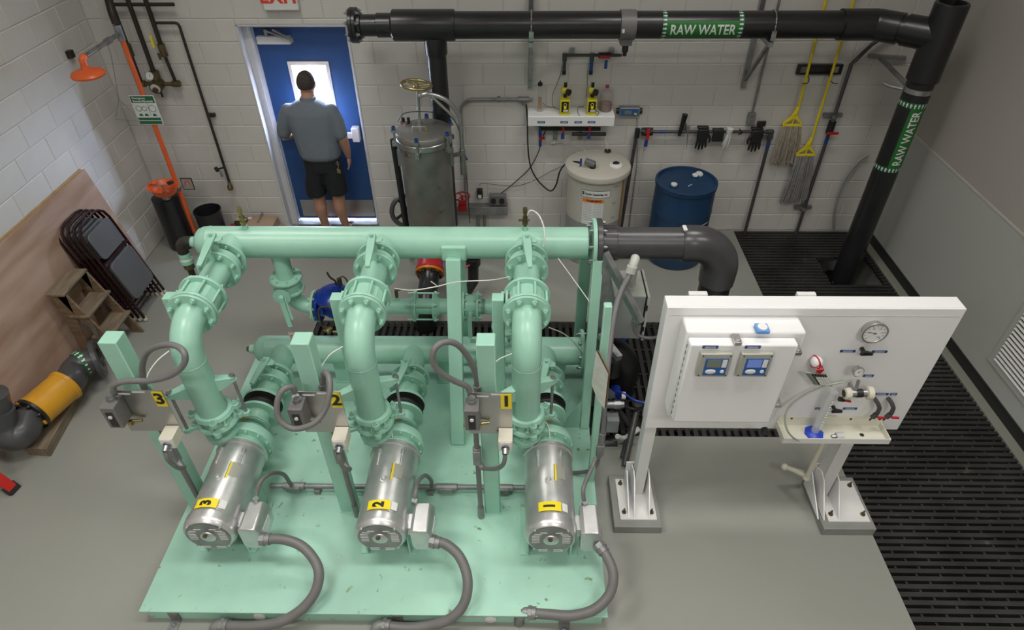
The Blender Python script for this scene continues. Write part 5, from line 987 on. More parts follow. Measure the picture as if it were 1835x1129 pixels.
g = G(); c = at(1287,240,y=yw-.03); g.box((c.x-.055,yw-.05,c.z-.075),(c.x+.055,yw-.022,c.z+.045)); g.box((c.x-.055,yw-.022,c.z+.02),(c.x+.055,yw+.02,c.z+.045)); g.obj('glove_cuff','black_rubber',label='folded black rubber cuff hanging on the rail between glove and white rag',cat='glove',bevel=.008)
t2 = thing('white_rag','crumpled thin white glove dangling from the rail pipe','glove',at(1305,250,y=yw-.03)); c = at(1308,233,y=yw-.03)
g = G(); g.lathe((c.x,yw-.04,c.z+.03),(-.1,0,-1),[(.012,0),(.036,.01),(.030,.05),(.020,.08),(.014,.13),(.010,.19),(.004,.21)],9); g.obj('rag','white_dull',t2); 
for dx,L in ((-.02,.16),(.012,.14),(-.03,.12)): g = G(); g.tube([(c.x+dx*.5,yw-.045,c.z-.03),(c.x+dx,yw-.05,c.z-.09),(c.x+dx*1.3-.01,yw-.045,c.z-.03-L)],[.012,.009,.004],8,smooth=3); g.obj('finger','white_dull',t2)
glove('g','right black rubber work glove with spread fingers near the rail elbow',1357,238,0,'black_rubber',-1,1.05)
g = G(); c = at(1363,222,y=yw-.01); g.box((c.x-.04,yw-.035,c.z-.02),(c.x+.045,yw-.01,c.z+.035)); g.obj('black_cup','black_plastic',label='black cup shaped holder above the right glove',cat='holder',bevel=.006)
g = G(); c = at(1327,236,y=yw-.03); g.tube([c+V((-.02,0,.03)),c+V((.01,0,.0)),c+V((-.015,0,-.03)),c+V((.02,0,-.015)),c+V((-.005,0,.02))],.005,6,smooth=3); g.obj('black_tie','black_rubber',label='twist of black wire round the rail pipe left of the right glove',cat='wire')
# socket and conduit above
t = thing('wall_socket','small grey socket box at the foot of a thin conduit, above the rail pipe','socket',at(1346,212,y=-.03)); c = at(1346,212,y=-.03); g = G(); g.box((c.x-.036,-.055,c.z-.055),(c.x+.036,-.008,c.z+.055)); g.obj('box','galv_dull',t,bevel=.003)
for k in (-1,1): g = G(); g.box((c.x-.014,-.058,c.z+k*.025-.012),(c.x+.014,-.055,c.z+k*.025+.012)); g.obj('outlet','conduit_grey',t)
g = G(); g.cyl((c.x,-.03,c.z+.055),(c.x,-.03,2.9),.011,n=10); g.obj('conduit','galv_dull',t)
# second vertical plastic pipe with red valve
t = thing('wall_drop_pipe','dark grey plastic pipe with red valve running down the wall between mops and corner pipe','pipe',(2.8,yw,0))
a, b, c_ = at(1562,80,y=yw), at(1528,107,y=yw), at(1428,415,y=yw); xd = (b.x+c_.x)/2
g = G(); g.tube([(a.x+.25,yw,a.z+.20),a,(xd+.03,yw,b.z),(xd,yw,b.z-.04),(xd,yw,0)],.0175,14); g.obj('pipe','pvc_grey',t)
c = at(1487,228,y=yw); g = G(); g.cyl((xd,yw,c.z+.06),(xd,yw,c.z-.06),.036,n=16); g.obj('ball_valve','black_plastic',t); c = at(1491,239,y=yw-.05); g = G(); g.beam((xd-.045,yw-.05,c.z),(xd+.07,yw-.05,c.z+.0),.026,.016,up=(0,1,0)); g.obj('red_handle','red_pl',t,bevel=.003)
g = G(); g.cyl((xd,yw,c.z-.13),(xd,yw,c.z-.06),.0187,n=14); g.obj('blue_band','blue_tag',t)
for v in (206,371,22): c = at(1496,v,y=-.03); g = G(); g.beam((xd-.09,-.028,c.z),(xd+.09,-.028,c.z),.035,.035); g.cyl((xd,yw,c.z-.015),(xd,yw,c.z+.015),.022,n=12); g.obj('clamp','galv_dull',t)
g = G(); g.tube([at(1556,278,y=-.03),at(1540,288,y=-.04),at(1518,315,y=-.05),at(1502,350,y=-.05),at(1495,385,y=-.05),at(1494,412,y=-.05)],.012,10,smooth=5); g.obj('clear_hose','enclosure_side',label='pale translucent hose curving down the wall behind the corner pipe',cat='hose')
# mops on a rack
t = thing('mop_rack','black wall rack with hooks holding two yellow mops','rack',at(1467,124,y=-.03)); a, b = at(1428,124,y=-.02), at(1508,124,y=-.02); zc = a.z
for lo,hi in (((a.x,-.04,zc+.03),(b.x,-.008,zc+.045)),((a.x,-.04,zc-.045),(b.x,-.008,zc-.03)),((a.x,-.04,zc-.03),(a.x+.03,-.008,zc+.03)),((b.x-.03,-.04,zc-.03),(b.x,-.008,zc+.03)),((a.x+.1,-.02,zc-.03),(b.x-.1,-.008,zc+.03))): g = G(); g.box(lo,hi); g.obj('rail','black_plastic',t)
for x in (a.x+.065,b.x-.065): g = G(); g.box((x-.033,-.035,zc-.028),(x+.033,-.010,zc+.028)); g.obj('grip_block','galv_dull',t)
def mop(label,top,mid,head_u,head_v,fr_v,m,grp,hang,xs):
    p0, p1 = at(*top,y=-.10), at(*mid,y=-.085); dirv = (p1-p0).normalized()
    t = thing('mop',label,'mop',p1,group=grp); g = G(); g.cyl(p0-dirv*.5,p1,.0125,n=12); g.obj('handle','yellow',t)
    s = at(head_u,head_v,y=-.085); w = .095
    g = G(); g.cyl(p1,s+V((0,0,.05)),.017,.02,n=12); g.prism([s+V((-.014,-.012,.09)),s+V((.014,-.012,.09)),s+V((.03,-.012,.03)),s+V((w,-.012,-.035)),s+V((w,-.012,-.07)),s+V((w-.018,-.012,-.07)),s+V((w-.022,-.012,-.038)),s+V((.012,-.012,.005)),s+V((-.012,-.012,.005)),s+V((-w+.022,-.012,-.038)),s+V((-w+.018,-.012,-.07)),s+V((-w,-.012,-.07)),s+V((-w,-.012,-.035)),s+V((-.03,-.012,.03))],(0,1,0),.022)
    g.box(s+V((-w,-.014,-.072)),s+V((w,.014,-.048))); g.box(s+V((-.007,-.008,-.05)),s+V((.007,.008,.01))); g.obj('mop_frame','yellow',t,bevel=.003)
    e = at(hang[0],hang[1],y=-.06); rnd = random.Random(hang[0]); g = G()
    for i in range(150):
        fx = rnd.uniform(-1,1); fy = rnd.uniform(-.030,.022); q0 = s+V((fx*w*.92,fy*.5,-.062)); q3 = V((e.x+fx*w*1.4+rnd.uniform(-.01,.01),-.045+fy*.9,e.z+rnd.uniform(-.03,.035))); q1 = q0.lerp(q3,.35)+V((rnd.uniform(-.008,.008),-.016+rnd.uniform(-.01,.01),0)); q2 = q0.lerp(q3,.7)+V((rnd.uniform(-.008,.008),-.008+rnd.uniform(-.01,.01),0))
        if q3.y > -.02: q3.y = -.02
        g.tube([q0,q1,q2,q3],.0042,4,caps=False)
    g.obj('strands',m,t,kind='stuff')
mop('left yellow mop with tan strands hanging on the rack','',(0,0),0,0,0,'mop_tan',None,(0,0),0) if False else None
mop('left yellow mop with tan string head hanging on the rack',(1462,70),(1431,192),1422,214,0,'mop_tan','mops on the rack',(1404,293),0)
mop('right yellow mop with grey string head, hanging lower on the rack',(1509,70),(1455,248),1446,268,0,'mop_grey','mops on the rack',(1421,361),0)
for u,s_ in ((1444,1),(1490,-1)): c = at(u,143,y=-.06); g = G(); g.tube([c+V((.02*s_,.04,.03)),c+V((.022*s_,-.02,.01)),c+V((.0,-.055,-.012)),c+V((-.045*s_,-.055,-.015))],.004,6,smooth=4); g.obj('hook','black_plastic',t)
# ================================================================ dosing shelf
SX_0, SX_1, SZT = .05, .882, 1.413
t = thing('dosing_shelf','white plastic wall shelf with blue labels on its front edge','shelf',(.466,-.1,1.3)); g = G(); g.box((SX_0,-.215,SZT-.012),(SX_1,-.008,SZT)); g.obj('shelf_top','white_gloss',t,bevel=.003)
g = G(); g.box((SX_0,-.222,SZT-.10),(SX_1,-.208,SZT-.005)); g.obj('front_lip','white_gloss',t,bevel=.004); g = G(); g.box((SX_0,-.21,SZT-.09),(SX_0+.01,-.008,SZT-.012)); g.box((SX_1-.01,-.21,SZT-.09),(SX_1,-.008,SZT-.012)); g.obj('end_gusset','white_gloss',t,kind='stuff')
for u in (970,1011,1036,1060):
    c = at(u,219,y=-.223); g = G(); g.box((c.x-.036,-.2245,c.z-.010),(c.x+.036,-.222,c.z+.010)); o = g.obj('engraved_label','blue_tag',t)
    g = G(); g.cbox((c.x,-.225,c.z),(.05,.0005,.004)); g.obj('print_line','label_white',o)
def dosing(u,label):
    c = at(u,207,z=SZT); x, y = c.x, -.15; t = thing('dosing_pump',label,'pump',(x,y,SZT),group='yellow dosing pumps'); z = SZT
    g = G(); g.box((x-.048,y-.05,z),(x+.048,y+.06,z+.012)); g.box((x-.045,y-.045,z+.012),(x+.045,y+.055,z+.145)); g.obj('case','yellow_pl',t,bevel=.006)
    for k in range(5): g = G(); g.box((x-.036+.016*k,y-.04,z+.145),(x-.030+.016*k,y+.03,z+.152)); g.obj('fin','yellow_pl',t)
    g = G(); g.box((x-.034,y-.048,z+.03),(x+.034,y-.045,z+.132)); g.obj('face_plate','ink',t); g = G(); g.cyl((x,y-.048,z+.080),(x,y-.066,z+.080),.014,n=14); g.obj('stroke_knob','label_yellow',t)
    g = G(); g.torus((x,y-.0485,z+.102),(0,1,0),.014,.0025,18,5); g.obj('dial_mark','label_yellow',t); g = G(); g.box((x-.016,y-.0495,z+.035),(x+.03,y-.048,z+.055)); g.obj('data_plate','label_white',t)
    g = G(); g.cyl((x,y+.03,z+.145),(x,y+.03,z+.185),.018,n=12); g.obj('neck','black_plastic',t); g = G(); g.cyl((x-.035,y+.03,z+.215),(x+.012,y+.03,z+.212),.035,n=18); g.obj('liquid_end','yellow_pl',t); g = G(); g.cyl((x+.015,y+.01,z+.205),(x+.04,y-.01,z+.203),.030,n=16); g.obj('head_plate','black_plastic',t)
    g = G(); g.cyl((x,y+.03,z+.245),(x,y+.03,z+.285),.016,n=10); g.obj('outlet','black_plastic',t)
    return x, y+.03, z+.285
d1 = dosing(1012,'left yellow chemical dosing pump on the white shelf'); d2 = dosing(1060,'right yellow dosing pump on the white shelf beside the jug')
t = thing('calibration_column','clear tube of amber liquid with black cap standing on the white shelf','measuring tube',at(967,198,z=SZT)); c = at(967,199,z=SZT); 
g = G(); g.lathe(c,(0,0,1),[(.024,0),(.024,.015),(.018,.02)],16); g.obj('base','plate_grey',t); g = G(); g.cyl(c+V((0,0,.02)),c+V((0,0,.135)),.0165,n=16); g.obj('liquid','amber',t); g = G(); g.lathe(c+V((0,0,.02)),(0,0,1),[(.0185,0),(.0185,.235)],18,caps=False); g.obj('clear_tube','jug_poly',t); g = G(); g.lathe(c+V((0,0,.25)),(0,0,1),[(.023,0),(.023,.025),(.008,.03),(.006,.045)],16); g.obj('cap','black_plastic',t)
c = at(1085,199,z=SZT); c.z = SZT; t = thing('plastic_jug','translucent plastic jug with pink cap, a third full of brown liquid, at the shelf end','jug',c)
prof = [(.052,0),(.060,.008),(.062,.075)]; g = G(); g.lathe(c+V((0,.02,.001)),(0,0,1),[(r-.002,h) for r,h in prof],24); g.obj('liquid','brown_liquid',t); g = G(); g.lathe(c+V((0,.02,0)),(0,0,1),prof+[(.062,.15),(.058,.175),(.040,.20),(.018,.215),(.016,.228)],24); g.obj('bottle','jug_poly',t); g = G(); g.lathe(c+V((0,.02,.224)),(0,0,1),[(.019,0),(.019,.02),(.016,.022)],16); MATS['pink_cap'] = mat('pink_cap',(.45,.03,.14),.4); g.obj('cap','pink_cap',t)
# header above the dosing pumps
yq = -.06; zq = at(1012,99,y=yq).z; xa, xb_, xc_ = at(1012,99,y=yq).x, at(1061,99,y=yq).x, at(1114,99,y=yq).x
t = thing('dosing_pipe','thin dark plastic pipe with red valve above the yellow dosing pumps','pipe',(xb_,yq,zq-.15))
g = G(); g.cyl((xa,yq,zq),(xc_,yq,zq),.014,n=12); g.obj('pipe','pvc_grey',t)
for x,m in ((xa,'pvc_grey'),(xb_,'blue_tag')): g = G(); g.cyl((x,yq,zq+.018),(x,yq,zq-.05),.021,n=12); g.obj('fitting','pvc_grey',t); g = G(); g.cyl((x,yq,zq-.05),(x,yq,zq-.14),.0165,n=12); g.obj('drop',m,t); g = G(); g.cyl((x,yq,zq-.14),(x,yq,zq-.175),.019,n=12); g.obj('nut','black_plastic',t)
xv = at(1083,100,y=yq).x; g = G(); g.cyl((xv-.055,yq,zq),(xv+.055,yq,zq),.026,n=14); g.obj('ball_valve','black_plastic',t); g = G(); g.beam((xv-.05,yq-.035,zq-.006),(xv+.05,yq-.035,zq-.006),.024,.016,up=(0,1,0)); g.obj('red_handle','red_pl',t,bevel=.003); g = G(); g.box((xv+.002,yq-.045,zq-.11),(xv+.03,yq-.042,zq-.03)); g.obj('blue_label','blue_tag',t)
for u in (1026,1097): x = at(u,90,y=yq).x; g = G(); g.box((x-.022,-.05,zq-.015),(x+.022,-.008,zq+.055)); g.obj('clamp','galv',t)
for d,x in ((d1,xa),(d2,xb_)): ttube('thin clear tube from the '+('left' if x == xa else 'right')+' yellow pump up to the plastic pipe',[], .002) if False else None
for d,x,nm in ((d1,xa,'left'),(d2,xb_,'right')): g = G(); g.tube([d,(x,yq,zq-.175)],.0028,6); g.obj('thin_tube','tan_pl',label=f'thin pale tube rising from the {nm} yellow dosing pump',cat='tube')
def wire(label,pts,r=.0035,m='black_rubber',name='cable',cat='cable'):
    g = G(); g.tube([at(u,v,y=y) for u,v,y in pts],r,6,smooth=6); return g.obj(name,m,label=label,cat=cat)
wire('thin black lead hanging left of the left dosing pump',[(1007,118,-.03),(1004,135,-.03),(996,155,-.03),(990,172,-.04),(991,190,-.06),(1003,196,-.12)],.0025); wire('thin black lead hanging left of the right dosing pump',[(1056,112,-.03),(1053,130,-.03),(1052,158,-.06),(1050,175,-.08)],.0025)
wire('black power lead coiled in front of the right dosing pump',[(1046,191,-.12),(1036,193,-.16),(1037,205,-.20),(1048,210,-.21),(1068,208,-.21),(1073,201,-.20),(1068,198,-.2)],.003); wire('thin black lead from the amber column to the left pump',[(973,184,-.1),(980,191,-.1),(992,193,-.1),(1003,196,-.13)],.0022)
# under shelf pipework
yu = -.08; t = thing('suction_manifold','dark plastic pipe manifold with red valves and blue tags under the white shelf','pipe',(.45,yu,1.1))
za = at(1000,231,y=yu).z; zb_ = at(1050,238,y=yu).z; x0 = at(968,231,y=yu).x; x1 = at(1076,231,y=yu).x
g = G(); g.cyl((x0,yu,za),(x1,yu,za),.018,n=12); g.obj('upper_pipe','black_plastic',t); g = G(); g.cyl((at(1025,238,y=yu-.03).x,yu-.03,zb_),(at(1086,238,y=yu-.03).x,yu-.03,zb_),.018,n=12); g.obj('lower_pipe','black_plastic',t)
g = G(); g.tube([at(968,225,y=yu),at(968,262,y=yu)],.015,12); g.obj('drop','blue_tag',t); c = at(971,249,y=yu-.03); g = G(); g.beam(c-V((.03,0,0)),c+V((.03,0,.01)),.022,.02,up=(0,1,0)); g.obj('red_handle','red_pl',t)
for u in (1009,1056): c = at(u,234,y=yu-.03); g = G(); g.beam(c+V((.0,-.02,.05)),c+V((0,-.025,-.03)),.022,.02,up=(0,1,0)); g.obj('red_handle','red_pl',t,bevel=.002); c = at(u-1,242,y=yu-.04); g = G(); g.box((c.x-.018,yu-.07,c.z-.03),(c.x+.018,yu-.066,c.z+.03)); g.obj('blue_label','blue_tag',t)
for u in (995,1040): c = at(u,240,y=-.02); g = G(); g.box((c.x-.02,-.03,c.z-.06),(c.x+.02,-.008,c.z+.05)); g.obj('clamp','galv_dull',t)
for u,v,y,nm in ((993,256,-.03,'under the shelf'),(1047,273,-.12,'just above the white tank lid')):
    c = at(u,v,y=y); g = G(); g.cyl(c+V((-.03,0,-.005)),c+V((.03,0,.005)),.007,n=8); g.cyl(c,c+V((0,0,.03)),.006,n=8); g.ball(c,.012,n=8,m=6); g.obj('white_connector','white_pl',label='small white tube connector '+nm,cat='connector')
wire('thin pale tube running from the connector under the shelf to the tank',[(996,256,-.03),(1010,258,-.05),(1030,264,-.10),(1045,272,-.12)],.002,'enclosure_side')
t = thing('display_unit','small grey wall display unit with silver frame right of the shelf','display',at(1128,200,y=-.05)); c = at(1128,200,y=-.06); g = G(); g.box((c.x-.10,-.075,c.z-.042),(c.x+.10,-.008,c.z+.042)); g.obj('case','galv',t,bevel=.006)
g = G(); g.box((c.x-.082,-.078,c.z-.03),(c.x+.082,-.075,c.z+.03)); g.obj('face','meter_blue',t); g = G(); g.box((c.x-.05,-.0795,c.z-.02),(c.x+.02,-.078,c.z+.018)); g.obj('screen','lcd',t); g = G(); g.box((c.x+.045,-.0795,c.z-.024),(c.x+.07,-.078,c.z-.008)); g.obj('yellow_key','label_yellow',t)
for s_ in (-1,1): g = G(); g.cyl((c.x+s_*.10,-.04,c.z),(c.x+s_*.125,-.04,c.z),.03,n=12); g.obj('side_knob','black_plastic',t)
P = [at(u,v,y=-.03) for u,v in ((1141,212),(1142,240),(1141,300))]; g = G(); g.tube(P,.003,6); z = P[-1].z; x = P[-1].x; cp = []
k = 0
while z > .05: cp.append((x+math.cos(k*1.3)*.008,-.03+math.sin(k*1.3)*.008,z)); z -= .006; k += 1
g.tube(cp,.0025,5); g.obj('coiled_cable','black_rubber',label='thin coiled black cable dropping from the display unit',cat='cable')
wire('thick black cable drooping from the conduit tee to the tank sensor',[(943,187,-.05),(945,215,-.05),(946,260,-.06),(950,295,-.08),(960,318,-.10),(975,335,-.12),(988,342,-.14),(997,330,-.17),(1003,308,-.22),(1013,294,-.30),(1025,290,-.38),(1040,291,-.45)],.008)
wire('black cable hanging from under the shelf down to the sockets',[(978,233,-.06),(971,250,-.05),(965,272,-.04),(950,300,-.04),(928,322,-.04),(900,345,-.04),(886,352,-.06)],.005); wire('thin dark lead along the wall from the plug to the tank',[(860,333,-.03),(862,329,-.03),(880,330,-.03),(925,333,-.03),(960,322,-.03),(985,308,-.03),(1012,296,-.05)],.0025)
# grey conduit with tee, junction plate, sockets
t = thing('wall_conduit','grey metal conduit bending from the floor channel up to a tee beside the shelf','conduit',at(832,340,y=-.04)); Y_ = -.04; xk = at(832,300,y=Y_).x; zt = at(880,178,y=Y_).z
g = G(); g.tube([(xk,Y_,.25),(xk,Y_,zt-.14)]+[(xk+.13-.13*math.cos(a),Y_,zt-.13+.13*math.sin(a)) for a in [i*pi/16 for i in range(9)]]+[(at(955,178,y=Y_).x,Y_,zt)],.015,12); g.obj('tube','galv_dull',t)
c = at(938,179,y=Y_); g = G(); g.cyl((c.x-.055,Y_,zt),(c.x+.055,Y_,zt),.026,n=14); g.lathe((c.x+.0,Y_,zt),(0,0,-1),[(.022,0),(.020,.05)],12); g.obj('tee_body','galv_dull',t); g = G(); g.box((at(894,178,y=Y_).x-.012,-.03,zt-.03),(at(894,178,y=Y_).x+.012,-.008,zt+.02)); g.obj('clip','galv',t)
t = thing('floor_channel','galvanised box channel low on the wall beside the filter vessel','channel',at(862,375,y=-.06)); a, b = at(815,375,y=-.06), at(910,375,y=-.06); g = G(); g.box((a.x-.1,-.10,a.z-.05),(b.x,-.008,a.z+.05)); g.obj('channel','galv_dull',t,bevel=.002)
for x in (a.x+.25,a.x+.32): g = G(); g.cyl((x,-.05,0),(x,-.05,a.z-.05),.015,n=10); g.obj('leg_conduit','galv_dull',t)
t = thing('socket_box','double outlet box with two black plugs on the floor channel','socket',at(892,357,y=-.07)); c = at(892,357,y=-.07); g = G(); g.box((c.x-.09,-.10,c.z-.06),(c.x+.09,-.03,c.z+.055)); g.obj('box','conduit_grey',t,bevel=.003)
for s_ in (-1,1): g = G(); g.cyl((c.x+s_*.045,-.10,c.z),(c.x+s_*.045,-.13,c.z),.028,n=14); g.obj('plug','black_plastic',t)
t = thing('black_plug','small black adapter plugged into the wall above the floor channel','adapter',at(860,346,y=-.03)); c = at(860,346,y=-.03); g = G(); g.box((c.x-.03,-.06,c.z-.055),(c.x+.03,-.008,c.z+.05)); g.obj('body','black_plastic',t,bevel=.006); g = G(); g.box((c.x-.018,-.063,c.z-.045),(c.x+.018,-.06,c.z-.005)); g.obj('sticker','label_white',t)
# ================================================================ tank and drum
tc = V((.735,-.42,0)); t = thing('chemical_tank','white round chemical tank with flat lid and warning labels against the wall','tank',tc)
g = G(); g.lathe(tc,(0,0,1),[(.27,0),(.283,.015),(.285,.03),(.285,.97),(.27,.985)],56); g.obj('tank_body','tank_poly',t); g = G(); g.lathe(tc+V((0,0,.96)),(0,0,1),[(.30,0),(.318,.005),(.322,.03),(.315,.055),(.30,.066),(.10,.072)],64); g.obj('lid','tank_poly',t)
g = G(); g.lathe(tc+V((0,0,.40)),(0,0,1),[(.2857,0),(.2857,.001)],8,caps=False); 
def cwrap(par,c,R,th0,th1,z0,z1,m,name,off=.002,k=14):
    g = G()
    for i in range(k+1):
        th = math.radians(th0+(th1-th0)*i/k); p = V((math.cos(th)*(R+off),math.sin(th)*(R+off),0)); g.v += [V(c)+p+V((0,0,z0)),V(c)+p+V((0,0,z1))]
    for i in range(k): g.face(2*i,2*i+2,2*i+3,2*i+1)
    return g.obj(name,m,par)
cwrap(t,tc,.285,-180,180,.03,.50,'liquid_tint','liquid_level',.0015,60)
cwrap(t,tc,.285,-125,-68,.80,.875,'ink','name_label',.002); cwrap(t,tc,.285,-124.3,-68.7,.804,.871,'label_white','name_label_face',.0028); 
def ctext(s,size,c,R,th,z,m,par,bold=0,fit=None):
    vs, fs = bis2d(s,size,bold,0,.02,fit); g = G(); th = math.radians(th)
    for p in vs: a = th+p.x/R; g.v.append(V(c)+V((math.cos(a)*R,math.sin(a)*R,z+p.y)))
    g.f = list(fs); g.m = [0]*len(fs); return g.obj('lettering',m,par)
ctext('Snyder Industries, Inc.',.032,tc,.2885,-95,.836,'ink',t,.0012,.225); ctext('S',.045,tc,.2885,-121,.838,'ink',t,.003)
cwrap(t,tc,.285,-121,-80,.50,.785,'label_white','warning_label',.0022); cwrap(t,tc,.285,-121,-80,.745,.785,'label_orange','warning_header',.003); ctext('WARNING',.030,tc,.2890,-99,.765,'ink',t,.001)
for k in range(11):
    for h in (0,1): cwrap(t,tc,.285,-119+h*20,-102+h*20,.73-.018*k,.7335-.018*k,'liquid_tint','print_line',.003,4)

cwrap(t,tc,.285,-36,-27,.0,.93,'strip_brown','sight_strip',.003,4)
for i,(z,s_) in enumerate(((.90,'GAL'),(.72,'GAL'),(.56,'GAL'))): ctext(s_,.026,tc,.2875,-56,z,'liquid_tint',t,.0004)
lz = 1.034
c = at(1104,296,z=lz); g = G(); g.lathe(V((c.x,c.y,lz-.006)),(0,0,1),[(.062,0),(.062,.012),(.055,.016)],28); g.obj('fill_cap','white_gloss',t); g = G(); g.beam((c.x-.03,c.y+.01,lz+.018),(c.x+.03,c.y+.01,lz+.018),.02,.018); g.cyl((c.x,c.y+.01,lz+.01),(c.x,c.y+.01,lz+.03),.018,n=10); g.obj('cap_handle','black_plastic',t)
c = at(1089,272,z=lz); g = G(); g.torus((c.x,c.y,lz+.012),(0,0,1),.024,.010,20,8); g.obj('port_ring','black_plastic',t)
s = thing('level_sensor','grey ultrasonic level sensor on the white tank lid','sensor',at(1057,298,z=lz)); c = at(1062,300,z=lz); a, b = c+V((-.075,.02,.06)), c+V((.02,-.01,.035)); g = G(); g.beam(a,b,.062,.05); g.obj('head','conduit_grey',s,bevel=.012); g = G(); g.cyl(V((c.x,c.y-.005,lz)),V((c.x,c.y-.005,lz+.035)),.030,n=16); g.obj('mount','black_plastic',s); g = G(); g.box(a+V((-.05,-.02,-.05)),a+V((-.03,-.015,.03))); g.obj('blue_tag','blue_tag',s)
t3 = wire('two thin pale tubes dropping into the tank port',[(1083,243,-.12),(1087,258,-.2),(1089,270,-.28)],.002,'tan_pl')
dc = V((1.600,-.50,0)); t = thing('plastic_drum','dark blue plastic drum on the floor beside the white tank','drum',dc)
g = G(); g.lathe(dc,(0,0,1),[(.275,0),(.285,.015),(.290,.05),(.292,.27),(.296,.285),(.296,.30),(.292,.315),(.292,.56),(.296,.575),(.296,.59),(.292,.605),(.290,.80),(.286,.84),(.298,.845),(.300,.885),(.290,.89),(.278,.888),(.274,.865),(.20,.862)],64); g.obj('drum_body','blue_drum',t)
for u,v,nm,hz in ((1208,331,'bung',.018),(1246,314,'bung',.016),(1253,310,'lid_cap',.012)):
    c = at(u,v,z=.88); g = G(); g.lathe((c.x,c.y,.862),(0,0,1),[(.040,0),(.040,.012),(.034,.014)],24); g.obj('bung_ring','blue_drum' if nm == 'bung' else 'label_white',t); g = G(); g.lathe((c.x,c.y,.874),(0,0,1),[(.030,0),(.030,hz),(.026,hz+.002)],20); g.obj(nm,'label_white',t)
c = at(1237,332,z=.865); g = G(); g.beam(c-V((.025,.02,0)),c+V((.02,.02,0)),.006,.003); g.obj('paper_scrap','label_white',t)
cwrap(t,dc,.292,-62,-38,.33,.53,'label_white','drum_label',.003); cwrap(t,dc,.292,-61,-39,.47,.52,'ink','label_heading',.004,6)
# ================================================================ filter vessel
vc = V((-.885,-.74,0)); VZ = 1.50
t = thing('filter_vessel','tall stainless steel bag filter vessel with bolted lid by the back wall','vessel',vc)
g = G(); g.lathe(vc,(0,0,1),[(.20,.25),(.228,.30),(.228,VZ-.10)],48); g.obj('shell','stainless_vessel',t); g = G(); g.lathe(vc,(0,0,1),[(.242,VZ-.105),(.247,VZ-.10),(.247,VZ-.055),(.242,VZ-.05)],48); g.obj('body_ring','stainless',t)
g = G(); g.lathe(vc,(0,0,1),[(.242,VZ-.048),(.247,VZ-.042),(.247,VZ+.0),(.242,VZ+.008),(.19,VZ+.022),(.10,VZ+.034),(.02,VZ+.038)],48); g.obj('lid','stainless_vessel',t)
for i in range(3): a = 2*pi*i/3+.5; g = G(); p = V((vc.x+math.cos(a)*.2,vc.y+math.sin(a)*.2,0)); g.cyl(p,p+V((0,0,.34)),.025,n=12); g.obj('leg','stainless_vessel',t)
for i,dg in enumerate((-178,-96,-30,30,90,140)):
    a = math.radians(dg); d = V((math.cos(a),math.sin(a),0)); p = vc+d*.262; g = G(); g.cyl(p+V((0,0,VZ-.13)),p+V((0,0,VZ+.04)),.010,n=8); g.beam(vc+d*.235+V((0,0,VZ-.12)),vc+d*.29+V((0,0,VZ-.12)),.035,.04); g.beam(vc+d*.235+V((0,0,VZ+.0)),vc+d*.285+V((0,0,VZ+.0)),.04,.02); g.obj('swing_bolt','stainless',t)
    g = G(); g.cyl(p+V((0,0,VZ+.012)),p+V((0,0,VZ+.04)),.018,n=6); g.obj('blue_nut','blue_tag',t)
c = vc+V((0,0,VZ+.03)); g = G(); g.tube([c+V((-.075,-.10,-.005)),c+V((-.075,-.10,.045)),c+V((-.07,-.10,.05)),c+V((.035,-.10,.05)),c+V((.04,-.10,.045)),c+V((.04,-.10,-.005))],.006,8); g.obj('lid_handle','stainless',t)
for dx,dy,m in ((.045,-.10,'brass'),(-.17,.05,'stainless')): g = G(); g.cyl(vc+V((dx,dy,VZ+.01)),vc+V((dx,dy,VZ+.05)),.014,n=8); g.obj('lid_fitting',m,t)
for dx,m in ((-.19,'red_paint'),(-.14,'black_plastic')): g = G(); g.cyl(vc+V((dx,.10,VZ+.01)),vc+V((dx,.10,VZ+.075)),.014,n=10); g.obj('vent_valve','black_plastic',t); g = G(); g.cyl(vc+V((dx,.085,VZ+.03)),vc+V((dx,.07,VZ+.03)),.012,n=8); g.obj('valve_button',m,t)
for s_ in (-1,1): g = G(); g.box((vc.x+s_*.23-.025,vc.y-.03,1.17),(vc.x+s_*.23+.025,vc.y+.03,1.32)); g.obj('side_bracket','stainless_vessel',t)
w = at(746,152,y=-.76); t = thing('lid_davit','bent steel davit arm with a brass handwheel over the filter vessel','handwheel',(vc.x,vc.y,VZ)); zc = w.z
g = G(); g.torus((w.x,-.76,zc),(.12,.05,1),.125,.013,36,10); g.obj('handwheel','brass',t)
for k in range(3): a = 2*pi*k/3+.4; g = G(); g.cyl((w.x,-.76,zc-.01),(w.x+math.cos(a)*.122,-.76+math.sin(a)*.122,zc-math.cos(a)*.015),.010,n=8); g.obj('spoke','brass',t)
g = G(); g.lathe((w.x,-.76,zc-.03),(0,0,1),[(.02,0),(.028,.015),(.018,.05)],14); g.obj('hub','brass',t)
g = G(); g.cyl((w.x+.01,-.75,zc-.03),(vc.x-.03,vc.y,VZ+.03),.014,n=12); g.cyl((vc.x-.03,vc.y,VZ+.03),(vc.x-.03,vc.y,VZ+.09),.03,n=12); g.obj('screw_stem','stainless',t)
P = [(w.x+.01,-.75,zc-.10),(w.x+.10,-.745,zc-.085),(w.x+.24,-.72,zc-.15),(w.x+.33,-.70,zc-.27),(w.x+.35,-.69,zc-.40),(w.x+.35,-.69,zc-.85)]; g = G(); g.tube(P,.020,14,smooth=5); g.obj('davit_arm','stainless',t)
